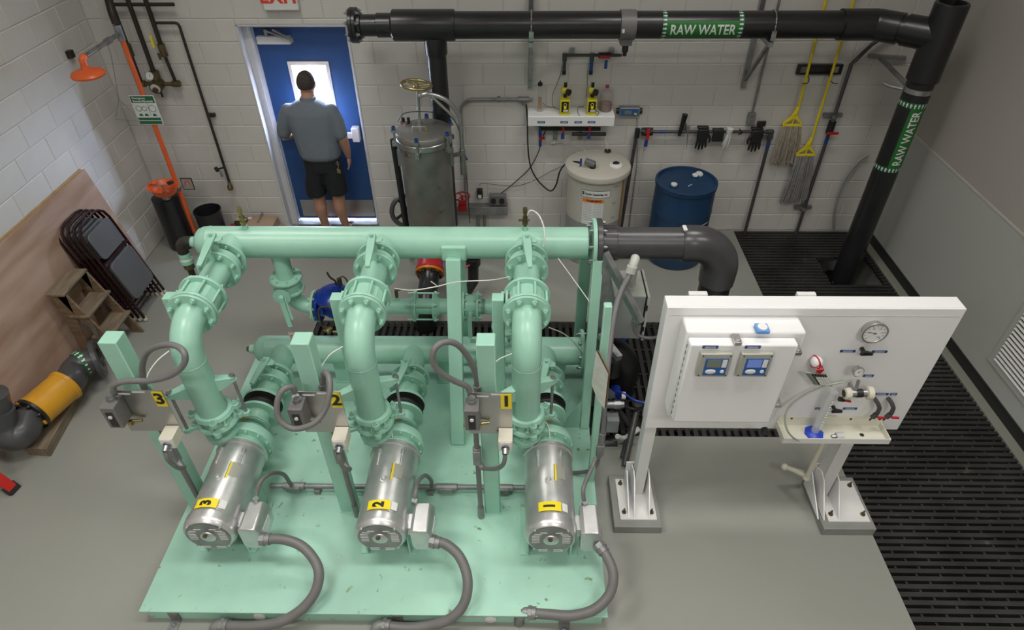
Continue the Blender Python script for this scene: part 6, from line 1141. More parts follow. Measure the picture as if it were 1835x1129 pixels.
g = G(); g.tube([V(P[1])+V((.02,0,-.02)),V(P[1])+V((.14,.01,-.15)),V(P[1])+V((.22,.02,-.24))],.012,10); g.obj('brace','stainless',t); g = G(); g.cyl((P[5][0],P[5][1],zc-.87),(P[5][0],P[5][1],zc-.62),.027,n=14); g.beam((vc.x+.22,vc.y,zc-.66),(P[5][0],P[5][1],zc-.66),.03,.03); g.obj('hinge_tube','stainless_vessel',t)
wire('thin black cable draped over the filter vessel and down its right side',[(712,218,-.80),(725,203,-.78),(760,200,-.74),(800,206,-.62),(818,222,-.56),(828,255,-.5),(834,290,-.48),(838,340,-.46),(842,400,-.44)],.004)
g = G(); c = at(834,281,y=-.47); g.beam(c+V((-.01,0,.03)),c+V((.015,-.01,-.03)),.016,.01); g.obj('blue_tie','blue_tag',label='small blue tag clipped to the black cable right of the filter vessel',cat='tag')
g = G(); g.cyl((-1.19,-.62,1.36),(-1.165,-.62,.05),.03,n=14); g.obj('drain_line','black_plastic',label='black plastic pipe standing left behind the filter vessel',cat='pipe')
t = thing('hose_reel','black spoked wheel with a round gauge behind the filter vessel, partly hidden','wheel',at(728,378,y=-.55)); c = at(730,378,y=-.55); g = G(); g.torus(c,(.3,-1,.25),.155,.024,40,10); g.obj('rim','pvc_grey',t); g = G(); g.lathe(c,(.3,-1,.25),[(.05,0),(.05,.03)],20); g.obj('hub','dark_iron',t)
a_, b_, w_ = frame((.3,-1,.25))
for k in range(4): th = pi/2*k+.5; g = G(); g.beam(c,c+a_*math.cos(th)*.15+b_*math.sin(th)*.15,.03,.012,up=tuple(w_)); g.obj('spoke','pvc_dark',t)
gauge('dial_gauge','tiny dial gauge at the hub of the black wheel',c+w_*.035,w_,.028,.02,100)
t = thing('red_gate_valve','red valve with a red handwheel right of the filter vessel','valve',at(828,370,y=-.25)); c = at(828,352,y=-.25); g = G(); g.torus(c,(0,-.1,1),.078,.008,30,8); g.obj('handwheel','red_paint',t)
for k in range(3): a = 2*pi*k/3; g = G(); g.cyl(c,c+V((math.cos(a)*.075,math.sin(a)*.075,0)),.006,n=8); g.obj('spoke','red_paint',t)
g = G(); g.cyl(c+V((0,0,-.09)),c+V((0,0,.01)),.014,n=10); g.cyl(c+V((-.04,0,-.08)),c+V((.04,0,-.08)),.03,n=12); g.box(c+V((-.045,-.04,-.16)),c+V((.045,.04,-.10))); g.obj('body','red_paint',t,bevel=.004)
# orange flanged fitting and black pipes on the floor behind the skid
t = thing('orange_flange_valve','red valve with bright orange bolted flange and black pipe, behind the skid','valve',(-.86,-1.2,.0)); c = at(770,487,y=-1.25); ax = V((0,-.75,-.35)).normalized()
g = G(); g.lathe(c,ax,[(.135,0),(.135,.025)],36); g.obj('flange','orange_flange',t); bolts(t,c+ax*.025,ax,.113,8,0,.013,m='dark_iron')
g = G(); g.lathe(c-ax*.19,ax,[(.10,0),(.12,.05),(.12,.14),(.135,.16),(.135,.185)],30); g.obj('body','red_paint',t); g = G(); g.tube([c+ax*.02,c+ax*.14,V((c.x-.01,-1.55,.22)),V((c.x-.01,-1.68,.08)),V((c.x-.01,-1.70,-.4))],[.095,.093,.092,.090,.085],30,smooth=5); g.obj('black_pipe','pvc_dark',t)
g = G(); a = c+ax*.10+V((.03,-.085,.06)); g.tube([a,a+V((.03,-.01,-.02)),a+V((.05,-.0,-.05))],.008,6); g.obj('white_mark','label_white',t)
t = thing('floor_pipe','black plastic pipe and red wheel valve standing behind the middle of the header','pipe',(-.4,-1.2,0)); a = at(848,470,y=-1.2); g = G(); g.tube([a+V((0,0,.2)),a,at(848,505,y=-1.25),at(838,520,y=-1.35)],.052,20); g.cyl(a+V((0,0,-.02)),a+V((0,0,.05)),.07,n=20); g.obj('pipe','pvc_dark',t)
g = G(); c = at(828,462,y=-1.25); g.torus(c,(.2,-1,.3),.10,.009,26,6); g.obj('red_wheel','red_paint',t)
# brass cock groups on top of the header
def cock(u,v,label,tubes):
    c = at(u,v,y=YH); x = c.x; z0 = ZH+RH-.004; t = thing('air_valve',label,'valve',(x,YH,z0)); g = G(); g.cyl((x,YH,z0),(x,YH,z0+.03),.022,n=10); g.obj('boss','green_paint',t)
    g = G(); g.cyl((x,YH,z0+.03),(x,YH,z0+.14),.012,n=10); g.cyl((x,YH,z0+.045),(x,YH,z0+.065),.021,n=6); g.cyl((x,YH,z0+.085),(x,YH,z0+.10),.019,n=6); g.cyl((x,YH,z0+.13),(x,YH,z0+.17),.015,n=8); g.cyl((x-.045,YH,z0+.075),(x+.03,YH,z0+.075),.008,n=8); g.obj('brass_body','brass' if tubes else 'bronze',t)
    return t
cock(438,405,'brass air cock group on top of the left end of the upper header',1); cock(941,400,'slim bronze cock on top of the upper header above the right line',0)
ttube('white tube looping from the bronze cock down over the upper header',[(944,385,YH),(952,377,YH),(965,385,YH-.05),(974,405,YH-.10),(976,425,YH-.14),(974,442,YH-.16)],.005)
# left end outlet of header
t = thing('header_outlet','brown pipe elbow with white and teal fittings on the left end of the upper header','pipe fitting',(-2.36,YH,1.1)); g = G(); g.tube([(-2.28,YH,ZH),(-2.33,YH,ZH),(-2.365,YH,ZH-.03),(-2.37,YH,ZH-.09)],.038,18,smooth=3); g.obj('elbow','dark_iron',t)
for z0,z1,r,m in ((.09,.12,.042,'green_paint'),(.12,.145,.036,'white_pl'),(.145,.175,.044,'green_paint'),(.175,.22,.036,'bronze'),(.22,.36,.022,'dark_iron')): g = G(); g.cyl((-2.37,YH,ZH-z0),(-2.37,YH,ZH-z1),r,n=16); g.obj('coupling',m,t)
# ================================================================ emergency shower
ys = -.30; t = thing('emergency_shower','orange emergency shower and eyewash station in the left corner','safety shower',(-3.54,ys,0))
xs = -3.545; ztp = at(213,70,y=ys).z
g = G(); g.cyl((xs,ys,.14),(xs,ys,ztp),.023,n=20); g.obj('riser','orange',t); g = G(); g.cyl((xs,ys,0),(xs,ys,.15),.028,n=16); g.lathe((xs,ys,0),(0,0,1),[(.08,0),(.08,.01)],20); g.obj('base','galv',t)
g = G(); g.cyl((xs,ys,ztp-.01),(xs,ys,ztp+.12),.033,n=16); g.obj('tee','galv',t)
E0 = V((xs,ys,ztp+.05)); H = at(152,101,z=E0.z); E1 = V((H.x,H.y,E0.z)); hx, hy, hz = H.x, H.y, E0.z-.115
g = G(); g.cyl(E0,E1+(E0-E1)*.02,.019,n=14); g.cyl(E0+(E1-E0)*.3,E0+(E1-E0)*.42,.028,n=10); g.obj('arm','galv',t); 
g = G(); g.tube([E1,E1+V((-.005,-.03,-.008)),E1+V((-.008,-.04,-.03)),V((E1.x-.008,E1.y-.04,hz+.045))],.027,14,smooth=3); g.obj('drop_elbow','orange',t)
hc = V((E1.x-.008,E1.y-.04,hz)); g = G(); g.lathe(hc+V((0,0,-.035)),(0,0,1),[(.110,0),(.128,.008),(.132,.022),(.118,.042),(.08,.056),(.035,.066),(.03,.09)],44); g.obj('shower_head','orange',t)
vv = E0+(E1-E0)*.36; g = G(); g.tube([vv+V((0,-.02,.02)),vv+V((-.0,-.03,-.1)),at(213,177,y=ys-.1)],.0035,6); r0 = at(213,177,y=ys-.1); r1 = at(207,214,y=ys-.1); r2 = at(252,217,y=ys-.1); g.tube([r0,r1,r2,r0],.0035,6); g.obj('pull_rod','galv',t)
g = G(); g.cyl((xs,ys,at(222,97,y=ys).z),(hx-.05,ys+.03,at(222,97,y=ys).z),.006,n=8); g.obj('brace_rod','dark_iron',t); c = at(128,97,x=XL+.03); g = G(); g.box((XL,c.y-.03,c.z-.03),(XL+.04,c.y+.03,c.z+.03)); g.obj('wall_clip','dark_iron',t)
bw = at(292,337,y=ys-.14); bc = V((bw.x,ys-.14,bw.z)); g = G(); g.lathe(bc+V((0,0,-.06)),(.1,0,1),[(.05,0),(.10,.006),(.142,.085),(.150,.088),(.135,.08),(.095,.018),(.02,.014)],40,caps=False); g.obj('eyewash_bowl','orange',t)
g = G(); g.cyl(bc+V((-.08,0,.03)),bc+V((.08,0,.03)),.008,n=10); g.cyl(bc+V((0,0,.03)),bc+V((0,0,-.05)),.010,n=8); g.obj('spray_bar','galv',t)
for s_ in (-1,1): g = G(); g.lathe(bc+V((s_*.085,.02,.035)),(0,0,1),[(.015,0),(.034,.012),(.034,.022),(.02,.028)],16); g.obj('spray_nozzle','orange' if s_ < 0 else 'black_plastic',t)
g = G(); g.cyl(bc+V((.05,.03,-.06)),(xs,ys,bc.z-.07),.022,n=12); g.cyl(bc+V((0,.0,-.12)),bc+V((0,0,-.05)),.04,.06,n=16); g.ball((xs,ys,bc.z-.07),.036,n=12,m=8); g.obj('eyewash_valve','galv',t)
g = G(); a = at(322,322,y=ys); b = at(334,348,y=ys); g.box((xs+.055,ys-.01,bc.z-.09),(xs+.175,ys-.004,bc.z+.04)); MATS['plate_dk'] = MATS['ink']; g.obj('push_plate_edge','ink',t); g = G(); g.box((xs+.063,ys-.012,bc.z-.082),(xs+.167,ys-.010,bc.z+.032)); g.obj('push_plate','plate_grey',t); g = G(); g.tube([(xs+.09,ys-.014,bc.z-.05),(xs+.10,ys-.014,bc.z),(xs+.14,ys-.014,bc.z+.01),(xs+.15,ys-.014,bc.z-.04)],.004,6,smooth=3); g.obj('hand_symbol','exit_red',t)
s = [at(u,v,y=ys-.03) for u,v in ((232,172),(276,170),(291,222),(250,224))]; x0, x1, z0, z1 = (s[0].x+s[3].x)/2, (s[1].x+s[2].x)/2, (s[2].z+s[3].z)/2, (s[0].z+s[1].z)/2
t = thing('safety_sign','green and white emergency shower and eyewash sign on the orange pipe','sign',((x0+x1)/2,ys-.03,z0)); g = G(); g.box((x0,ys-.032,z0),(x1,ys-.028,z1)); g.obj('panel','label_white',t); W = x1-x0; Hh = z1-z0; cx = (x0+x1)/2
g = G(); g.box((x0+.006,ys-.0335,z1-Hh*.25),(x1-.006,ys-.032,z1-.006)); g.obj('green_header','green_sign',t); text('Emergency',.028,(x0+W*.36,ys-.0335,z1-Hh*.09),(1,0,0),(0,0,1),'label_white',t,.0008); text('Shower/Eyewash',.028,(x0+W*.50,ys-.0335,z1-Hh*.19),(1,0,0),(0,0,1),'label_white',t,.0008)
for za,zb__ in ((.02,.13),(.155,.24)): g = G(); g.box((x0+.006,ys-.0335,z0+Hh*za),(x1-.006,ys-.032,z0+Hh*zb__)); g.obj('green_band','green_sign',t)
for u0,rr in ((.22,.026),(.45,.022),(.78,.032)): g = G(); g.torus((x0+W*u0,ys-.033,z0+Hh*.56),(0,1,0),rr,.002,22,4); g.obj('pictogram_ring','green_sign',t); g = G(); g.prism([(x0+W*u0-.02,ys-.033,z0+Hh*.30),(x0+W*u0+.02,ys-.033,z0+Hh*.30),(x0+W*u0+.012,ys-.033,z0+Hh*.38),(x0+W*u0-.012,ys-.033,z0+Hh*.38)],(0,-1,0),.001); g.obj('pictogram_base','green_sign',t)
g = G(); g.box((x0+W*.62,ys-.0335,z0+Hh*.30),(x0+W*.63,ys-.032,z0+Hh*.74)); g.obj('divider','green_sign',t)
# tempering valve pipework
yp = -.07
def WP(*uv): return [at(u,v,y=yp) for u,v in uv]
def vline(x,z0,z1): return [(x,yp,z0),(x,yp,z1)]
t = thing('copper_pipework','dark brown pipes and round mixing valve on the wall behind the orange shower pipe','pipework',(-3.45,yp,1.6))
za = at(240,8,y=yp).z; p1 = at(225,5,y=yp).x; p2 = at(264,12,y=yp).x; p3 = at(203,20,y=yp).x; zm = at(285,150,y=yp).z
g = G(); g.cyl((-3.66,yp,za),(-3.10,yp,za),.016,n=12); g.obj('top_pipe','dark_iron',t)
xm = at(283,150,y=yp).x; xr3 = at(316,150,y=yp).x; xl1 = at(255,152,y=yp).x
g = G(); g.cyl((xm,yp,2.9),(xm,yp,zm+.05),.021,n=14); g.obj('centre_pipe','dark_iron',t); g = G(); g.cyl((xr3-.02,yp,2.45),(xr3-.02,yp,2.02),.021,n=14); g.cyl((xr3-.02,yp,1.95),(xr3,yp,zm),.015,n=12); g.obj('right_pipe','dark_iron',t)
g = G(); g.cyl((xl1,yp,2.9),(xl1,yp,zm),.017,n=12); g.obj('left_pipe','dark_iron',t)
g = G(); g.tube([(xs-.06,-.13,2.62),(xs-.05,-.18,2.50),(xs-.01,ys+.02,2.38),(xs,ys,ztp+.13)],.034,14,smooth=4); g.obj('supply_elbow','dark_iron',t)
g = G(); g.cyl((xl1-.0,yp,zm),(xr3+.02,yp,zm-.005),.020,n=12); g.obj('cross_pipe','bronze',t)
for x,z in ((xr3,zm),(xl1,zm)): g = G(); g.cyl((x-.035,yp,z),(x+.035,yp,z),.030,n=10); g.obj('union','bronze',t)
g = G(); g.cyl((xr3-.02,yp-.0,1.93),(xr3-.02,yp,2.04),.033,n=12); g.beam((xr3-.05,yp-.04,1.97),(xr3-.05,yp-.04,1.91),.02,.01,up=(0,1,0)); g.obj('ball_valve','bronze',t); g = G(); c = at(273,75,y=yp-.03); g.beam(c+V((0,0,.055)),c+V((0,0,-.05)),.02,.012,up=(0,1,0)); g.obj('yellow_lever','label_yellow',t)
g = G(); g.cyl((xl1,yp,1.93),(xl1,yp,2.04),.030,n=12); g.obj('ball_valve','bronze',t)
g = G(); g.cyl((xm,yp+.03,zm),(xm,yp-.07,zm-.02),.058,n=24); g.cyl((xm,yp,zm+.01),(xm,yp,zm+.12),.045,n=18); g.obj('mixing_valve','bronze',t); g = G(); g.cyl((xm,yp-.07,zm-.02),(xm,yp-.074,zm-.021),.045,n=22); g.obj('valve_label','label_white',t); g = G(); g.cyl((xm,yp-.074,zm-.03),(xm,yp-.09,zm-.034),.026,n=16); g.obj('valve_knob','bronze',t)
g = G(); g.cyl((xm,yp,zm-.05),(xm,yp,zm-.13),.010,n=8); g.obj('drain','dark_iron',t)
c = at(268,137,y=yp-.06); gauge('thermometer','small white thermometer dial on the brown mixing valve',c+V((0,.02,0)),(0,-1,.2),.040,.02,150)
zb2 = at(300,41,y=yp).z; xb2 = at(320,42,y=yp).x; ze = at(411,332,y=yp).z; g = G(); g.tube([(xr3-.02,yp,zb2),(xb2-.03,yp,zb2),(xb2-.008,yp,zb2-.008),(xb2,yp,zb2-.03),(xb2+.0,yp,ze)],.013,12); g.obj('branch_pipe','dark_iron',t)
c = at(374,209,y=yp); g = G(); g.box((xb2-.02,-.05,c.z-.015),(xb2+.05,-.008,c.z+.015)); g.obj('clamp','dark_iron',t)
c = at(393,306,y=yp-.03); g = G(); g.cyl((xb2-.01,yp,c.z+.02),(xb2-.05,yp-.05,c.z+.03),.010,n=8); g.cyl((xb2-.055,yp-.05,c.z+.03),(xb2-.065,yp-.065,c.z+.03),.028,n=14); g.obj('side_tap','black_plastic',t); g = G(); g.cyl((xb2-.04,yp-.04,c.z+.01),(xb2-.03,yp-.05,c.z-.06),.012,n=8); g.obj('tap_outlet','galv',t)
g = G(); g.lathe((xb2,yp,ze+.04),(0,-.25,-1),[(.016,0),(.020,.03),(.030,.05),(.030,.08),(.02,.09)],14); g.obj('hose_bib','bronze',t)
# bins, can, cartons
def bin_(c,r0,r1,h,label,group=None):
    t = thing('round_bin',label,'bin',c); g = G(); g.lathe(c,(0,0,1),[(r0,0),(r1,h),(r1+.006,h),(r1+.006,h-.012),(r1-.006,h-.004),(r0-.008,.012)],36,caps=False); g.lathe(c,(0,0,1),[(r0,.001),(r0-.006,.012)],36); g.obj('bin_body','pvc_dark',t); return t
c = at(384,410,z=.0); bin_(V((-3.33,-.30,0)),.125,.135,.42,'open black round bin against the wall behind the shower pipe')
g = G(); g.lathe((-3.70,-.34,0),(0,0,1),[(.125,0),(.13,.01),(.13,.60),(.115,.61)],32); g.obj('black_pipe_offcut','pvc_dark',label='tall black cylinder standing under the orange eyewash bowl',cat='bin')
c = at(410,398,z=.0); t = thing('paint_can','small paint can with white and pink label by the wall','can',V((-3.07,-.16,0))); g = G(); g.lathe((-3.07,-.16,0),(0,0,1),[(.075,0),(.075,.19),(.078,.195),(.070,.2),(.066,.19)],26); g.obj('can','dark_iron',t); cwrap(t,(-3.07,-.16,0),.075,-180,0,.03,.15,'label_white','can_label',.001,18); cwrap(t,(-3.07,-.16,0),.075,-130,-60,.07,.12,'pink_cap','label_print',.002,8)
g = G(); g.box((-3.25,-.20,0),(-3.15,-.05,.10)); g.obj('red_box','red_paint',label='small red box on the floor beside the paint can',cat='box',bevel=.004)
t = thing('cardboard_box','flat brown cardboard box on the floor left of the blue door','box',(-2.86,-.2,0)); g = G(); g.box((-3.00,-.33,0),(-2.70,-.06,.20)); g.obj('carton','cardboard',t,bevel=.004); g = G(); g.box((-2.855,-.331,.12),(-2.845,-.06,.2012)); g.obj('tape','cardboard',t)
g = G(); c = at(466,388,z=.205); g.beam(at(471,379,z=.21),at(462,398,z=.21),.016,.006); g.obj('marker_pen','galv',label='grey marker pen lying on the cardboard box',cat='pen'); g = G(); c = at(448,391,z=.203); g.box((c.x-.02,c.y-.02,.201),(c.x+.02,c.y+.02,.206)); g.obj('white_scrap','label_white',label='white scrap of paper on the cardboard box',cat='paper')
g = G(); g.box((-2.74,-.20,0),(-2.66,-.06,.10)); g.obj('brown_block','cardboard',label='small brown block between cardboard box and door opening',cat='block')
# ================================================================ plywood, chairs, stool along the left wall
g = G(); g.prism([(XL+.05,-.60,.0),(XL+.012,-.93,1.212),(XL+.012,-3.35,1.215),(XL+.05,-3.38,0)],(1,0,0),.012); 
t = thing('plywood_sheet','large sheet of reddish plywood leaning on the left wall','board',(XL+.05,-2,0)); 
g = G(); g.prism([(XL+.055,-.72,.0),(XL+.016,-.93,1.215),(XL+.016,-3.25,1.215),(XL+.055,-3.25,0)],(1,0,0),.014); g.obj('sheet','plywood',t)
g = G(); g.prism([(XL+.001,-.945,1.213),(XL+.015,-.945,1.216),(XL+.015,-3.25,1.216),(XL+.001,-3.25,1.213)],(0,0,1),.006); g.obj('top_edge','plywood_edge',t)
t = thing('back_sheet','second thin plywood sheet showing as a pale edge behind the first','board',(XL+.01,-2,0)); g = G(); g.prism([(XL+.003,-.96,.0),(XL+.003,-.96,1.232),(XL+.003,-3.25,1.232),(XL+.003,-3.25,0)],(1,0,0),.010); g.obj('sheet','plywood_edge',t)
CHW, CHH = .45, 1.06
def chair(k,label):
    """folded steel chair leaning on the wall: local u along -y (width), w up the lean, n out from the lean"""
    off = .052*k
    base = V((XL+.33+off,-1.62,0.012)); top = V((XL+.085+off,-1.62,1.03)); w = (top-base).normalized(); u = V((0,1,0)); n = u.cross(w).normalized(); n = n if n.x > 0 else -n
    t = thing('folding_chair',label,'chair',base,group='folded chairs'); P = lambda a,b,c=0.: base+u*a+w*b+n*c
    Wd = .43; H_ = 1.0; r = .0125
    g = G(); pts = [P(.0,.0),P(.0,H_-.11),P(.02,H_-.04),P(.07,H_-.0),P(.13,H_+.012),P(Wd-.13,H_+.012),P(Wd-.07,H_),P(Wd-.02,H_-.04),P(Wd,H_-.11),P(Wd,.0)]; g.tube(pts,r,8); g.obj('front_frame','chair_brown',t)
    g = G(); g.tube([P(.03,-.015,-.02),P(.03,.62,-.02)],r*.9,8); g.obj('rear_leg','chair_brown',t); g = G(); g.tube([P(Wd-.03,-.015,-.02),P(Wd-.03,.62,-.02)],r*.9,8); g.obj('rear_leg','chair_brown',t)
    for b in (.12,.20): g = G(); g.cyl(P(.0,b),P(Wd,b),.007,n=8); g.obj('stretcher','chair_brown',t)
    for a,cc in ((0,0),(Wd,0),(.03,-.02),(Wd-.03,-.02)): g = G(); g.cyl(P(a,-.02 if cc else 0,cc),P(a,.03,cc),.0145,n=10); g.obj('foot_cap','tan_pl',t)
    def pad(nm,a0,a1,b0,b1,m,th,rr=.05):
        g = G(); Q = []
        for (ca,cb,s0) in ((a1-rr,b1-rr,0),(a0+rr,b1-rr,90),(a0+rr,b0+rr,180),(a1-rr,b0+rr,270)):
            for q in range(5): an = math.radians(s0+22.5*q); Q.append(P(ca+math.cos(an)*rr,cb+math.sin(an)*rr,.006))
        g.prism(Q,n,th); return g.obj(nm,m,t,bevel=.006)
    pad('backrest',.035,Wd-.035,.66,.92,'vinyl',.016); pad('seat',.03,Wd-.03,.21,.61,'vinyl',.028)
    g = G(); g.beam(P(.0,.635,.006),P(Wd,.635,.006),.022,.03,up=tuple(w)); g.obj('crossbar','chair_brown',t)
CH = ['folded brown steel chair next to the plywood, bottom of the leaning stack','folded brown steel chair second from the plywood in the leaning stack','folded brown steel chair in the middle of the leaning stack','folded brown steel chair second from the front of the leaning stack','front folded chair of the leaning stack, its grey vinyl seat and back showing']
for k in range(5): chair(k-1.6,CH[k])
# wooden step stool
def stool():
    t = thing('step_stool','old wooden step stool with worn treads leaning beside the folded chairs','step stool',(XL+.2,-1.95,0))
    A = lambda u,v,x: at(u,v,x=x)
    x0 = XL+.26; bz = 0
    y0, y1 = -2.10, -1.76                       # width along the wall
    tops = [(.70,.125,.0),(.47,.15,.085),(.24,.15,.175)]
    for i,(z,dep,fx) in enumerate(tops):
        g = G(); g.box((XL+.13+fx-.02,y0-.015,z-.022),(XL+.13+fx+dep,y1+.015,z)); g.obj('tread','timber',t,bevel=.004)
    for y in (y0,y1-.02):
        g = G(); g.prism([(XL+.12,y,0),(XL+.20,y,0),(XL+.26,y,.68),(XL+.14,y,.68)],(0,1,0),.02); g.prism([(XL+.40,y,0),(XL+.50,y,0),(XL+.26,y,.68),(XL+.18,y,.68)],(0,1,0),.02); g.obj('side_rail','stool_wood',t)
    g = G(); g.box((XL+.14,y0+.02,.50),(XL+.155,y1-.02,.60)); g.obj('back_slat','stool_wood',t)
    g = G(); c = V((XL+.34,y0-.008,.38)); g.beam(c,c+V((.02,-.01,-.16)),.03,.008,up=(0,1,0)); g.obj('spreader','galv',t); g = G(); g.beam(c+V((-.06,0,.03)),c+V((.02,0,-.05)),.02,.006,up=(0,1,0)); g.obj('spreader','galv',t)
    g = G(); g.box((XL+.395,y0-.004,.08),(XL+.425,y0-.001,.22)); g.obj('black_sticker','ink',t)
stool()
# timber and orange valve assembly
t = thing('timber_beam','thick weathered timber beam lying on the floor along the plywood','timber',(-3.6,-2.6,0)); a, b = at(92,818,z=0), at(205,612,z=0)
g = G(); g.prism([(b.x-.17,b.y,0),(b.x,b.y,0),(a.x,a.y,0),(a.x-.17,a.y+.01,0)],(0,0,1),.09); g.obj('beam','timber',t,bevel=.005)
BT = .09; cz = BT+.13
t = thing('check_valve_assembly','loose grey plastic elbows joined to a yellow flanged coupling, resting on the timber','pipe fitting',at(90,710,z=cz))
c0, c1 = at(58,742,z=cz+.02), at(118,690,z=cz+.02); d = (c1-c0).normalized(); L = (c1-c0).length
g = G(); g.lathe(c0,d,[(.125,-.01),(.14,-.006),(.14,.014),(.118,.02)],34); g.obj('end_ring','black_plastic',t); g = G(); g.lathe(c0,d,[(.132,.016),(.138,.02),(.132,.05),(.130,L-.03),(.138,L-.02),(.138,L+.006),(.12,L+.012)],40); g.obj('yellow_body','yellow_valve',t); bolts(t,c0-d*.008,-d,.118,8,0,.012,m='black_plastic')
for k in (0,3,6): a_, b_, w_ = frame(d); th = 2*pi*k/8+1.1; p = c0+a_*math.cos(th)*.118+b_*math.sin(th)*.118-d*.012; g = G(); g.cbox(p,(.03,.03,.03)); g.obj('yellow_lug','yellow_valve',t,bevel=.005)
q0, q1, q2 = c1, at(143,655,z=cz), at(158,645,z=cz); g = G(); g.tube([c1-d*.02,c1+d*.06,at(133,665,z=cz),at(150,650,z=cz+.01),at(172,643,z=cz+.01)],.105,26,smooth=4); g.obj('bend','pvc_grey',t)
fa = (at(178,641,z=cz)-at(150,650,z=cz)).normalized(); fa = V((.85,.52,0)).normalized(); fc = at(170,644,z=cz+.01); g = G(); g.lathe(fc,fa,[(.155,0),(.162,.004),(.162,.036),(.155,.04),(.085,.041),(.083,-.05)],36,caps=False); g.obj('flange','pvc_grey',t); g = G(); g.lathe(fc,fa,[(.083,-.02),(.083,-.018)],26); g.obj('bore','ink',t); a_, b_, w_ = frame(fa)
for i in range(8): th = 2*pi*(i+.5)/8; p = fc+fa*.041+a_*math.cos(th)*.13+b_*math.sin(th)*.13; g = G(); g.cyl(p,p+fa*.001,.013,n=12); g.obj('bolt_hole','ink',t)
bc_ = at(148,651,z=cz+.01); bd = (at(160,646,z=cz)-at(138,660,z=cz)).normalized(); g = G(); g.lathe(bc_-bd*.03,bd,[(.108,0),(.108,.06)],30,caps=False); g.obj('arrow_band','green_sign',t); a_, b_, w_ = frame(bd)
for i in range(16):
    th = 2*pi*i/16; g = G(); da = .07
    for (w0) in (0,): g.quad(*[bc_+bd*h+a_*math.cos(th+k)*.1095+b_*math.sin(th+k)*.1095 for k,h in ((-.06,-.022),(.06,-.022),(.06,.0),(.13,.0),(0,.024),(-.13,.0),(-.06,.0))]); g.obj('arrow','label_white',t)
g = G(); g.tube([c0+d*.02,c0-d*.06],[.092,.092],26); g.obj('stub','pvc_grey',t); g = G(); P = [c0-d*.04,at(40,775,z=cz),at(18,782,z=cz+.02),at(2,765,z=cz+.10),at(-6,735,z=cz+.24)]; g.tube(P,.108,28,smooth=5); g.obj('lower_elbow','pvc_grey',t)
g = G(); g.tube([at(-2,752,z=cz+.16),at(-8,728,z=cz+.26),at(-14,705,z=cz+.38)],.095,26); g.obj('upper_pipe','pvc_grey',t)
t = thing('ladder','foot of a red stepladder rail at the left edge of the picture','ladder',at(26,882,z=0)); b = at(26,880,z=.0); a = b+V((-.42,.10,.75)); g = G(); g.beam(a,b+V((0,0,.03)),.026,.07,up=(0,1,.2)); g.obj('rail','ladder_red',t,bevel=.004)
g = G(); g.beam(b+V((-.03,.01,.06)),b+V((.008,0,.0)),.04,.085,up=(0,1,.2)); g.obj('foot_pad','black_rubber',t,bevel=.004); g = G(); g.beam(b+V((-.30,.13,.42)),b+V((-.06,.04,.02)),.03,.04); g.obj('spreader','black_plastic',t)
g = G(); c = b+V((-.09,-.02,.18)); g.cyl(c,c+V((.012,-.012,.01)),.008,n=8); g.obj('rivet','galv',t)
# ================================================================ the man at the door
def loft(g, rings, n=28):
    ks = []
    for (cx,cy,cz,rx,ry,*t) in rings:
        k = len(g.v); ks.append(k); yaw = t[0] if t else 0
        for i in range(n):
            a = 2*pi*i/n; x = math.copysign(abs(math.cos(a))**.85,math.cos(a))*rx; y = math.copysign(abs(math.sin(a))**.85,math.sin(a))*ry
            g.v.append(V((cx+x*math.cos(yaw)-y*math.sin(yaw),cy+x*math.sin(yaw)+y*math.cos(yaw),cz)))
    for a,b in zip(ks,ks[1:]):
        for i in range(n): j = (i+1)%n; g.face(a+i,a+j,b+j,b+i)
    g.face(*[ks[0]+i for i in range(n)]); g.face(*[ks[-1]+i for i in reversed(range(n))])
def limb(g, pts, rs, n=14): g.tube(pts, rs, n, smooth=4); [g.ball(p,r,n=12,m=8) for p,r in ((pts[0],rs[0]),(pts[-1],rs[-1]))]
def remesh(o, vox, sm=6):
    m = o.modifiers.new('remesh','REMESH'); m.mode = 'VOXEL'; m.voxel_size = vox; m.use_smooth_shade = True
    s = o.modifiers.new('smooth','SMOOTH'); s.iterations = sm; s.factor = .5
man = thing('person','man in grey-blue shirt and dark shorts standing at the blue door, back turned','person',(-2.09,-.08,0))
yb_ = -.10
# one continuous body: legs, trunk, arms, neck, head
g = G()
for ax_,kx,hx_,s_ in ((-2.190,-2.185,-2.150,-1),(-1.965,-1.975,-1.975,1)):
    limb(g,[(hx_,yb_,.90),(hx_+.0*s_,yb_+.01,.70),(kx,yb_+.02,.49),(kx,yb_-.005,.34),(ax_,yb_+.03,.13),(ax_,yb_+.035,.07)],[.098,.090,.066,.066,.042,.043])
    limb(g,[(ax_,yb_+.02,.055),(ax_+s_*.02,yb_+.11,.04),(ax_+s_*.03,yb_+.17,.03)],[.040,.038,.028])
loft(g,[(-2.06,yb_,.84,.15,.10),(-2.06,yb_,.96,.175,.12),(-2.07,yb_,1.10,.165,.115),(-2.08,yb_,1.26,.185,.12),(-2.085,yb_,1.38,.19,.11),(-2.085,yb_,1.45,.12,.08)])
limb(g,[(-2.08,yb_+.01,1.42),(-2.082,yb_+.03,1.52),(-2.084,yb_+.05,1.58)],[.078,.066,.066])
hc_ = V((-2.082,yb_+.07,1.665)); g.ball(hc_,.1,(.84,.98,1.14),22,14); g.ball(hc_+V((0,.05,-.055)),.07,(.82,.9,.9),16,9)
for s_ in (-1,1): g.ball(hc_+V((s_*.080,.005,-.015)),.028,(.35,.75,1.1),12,8)
g.ball(hc_+V((0,.105,-.02)),.016,(.8,1.3,1.5),10,7); g.ball(hc_+V((0,.085,-.068)),.022,(1.3,.6,.5),10,7)
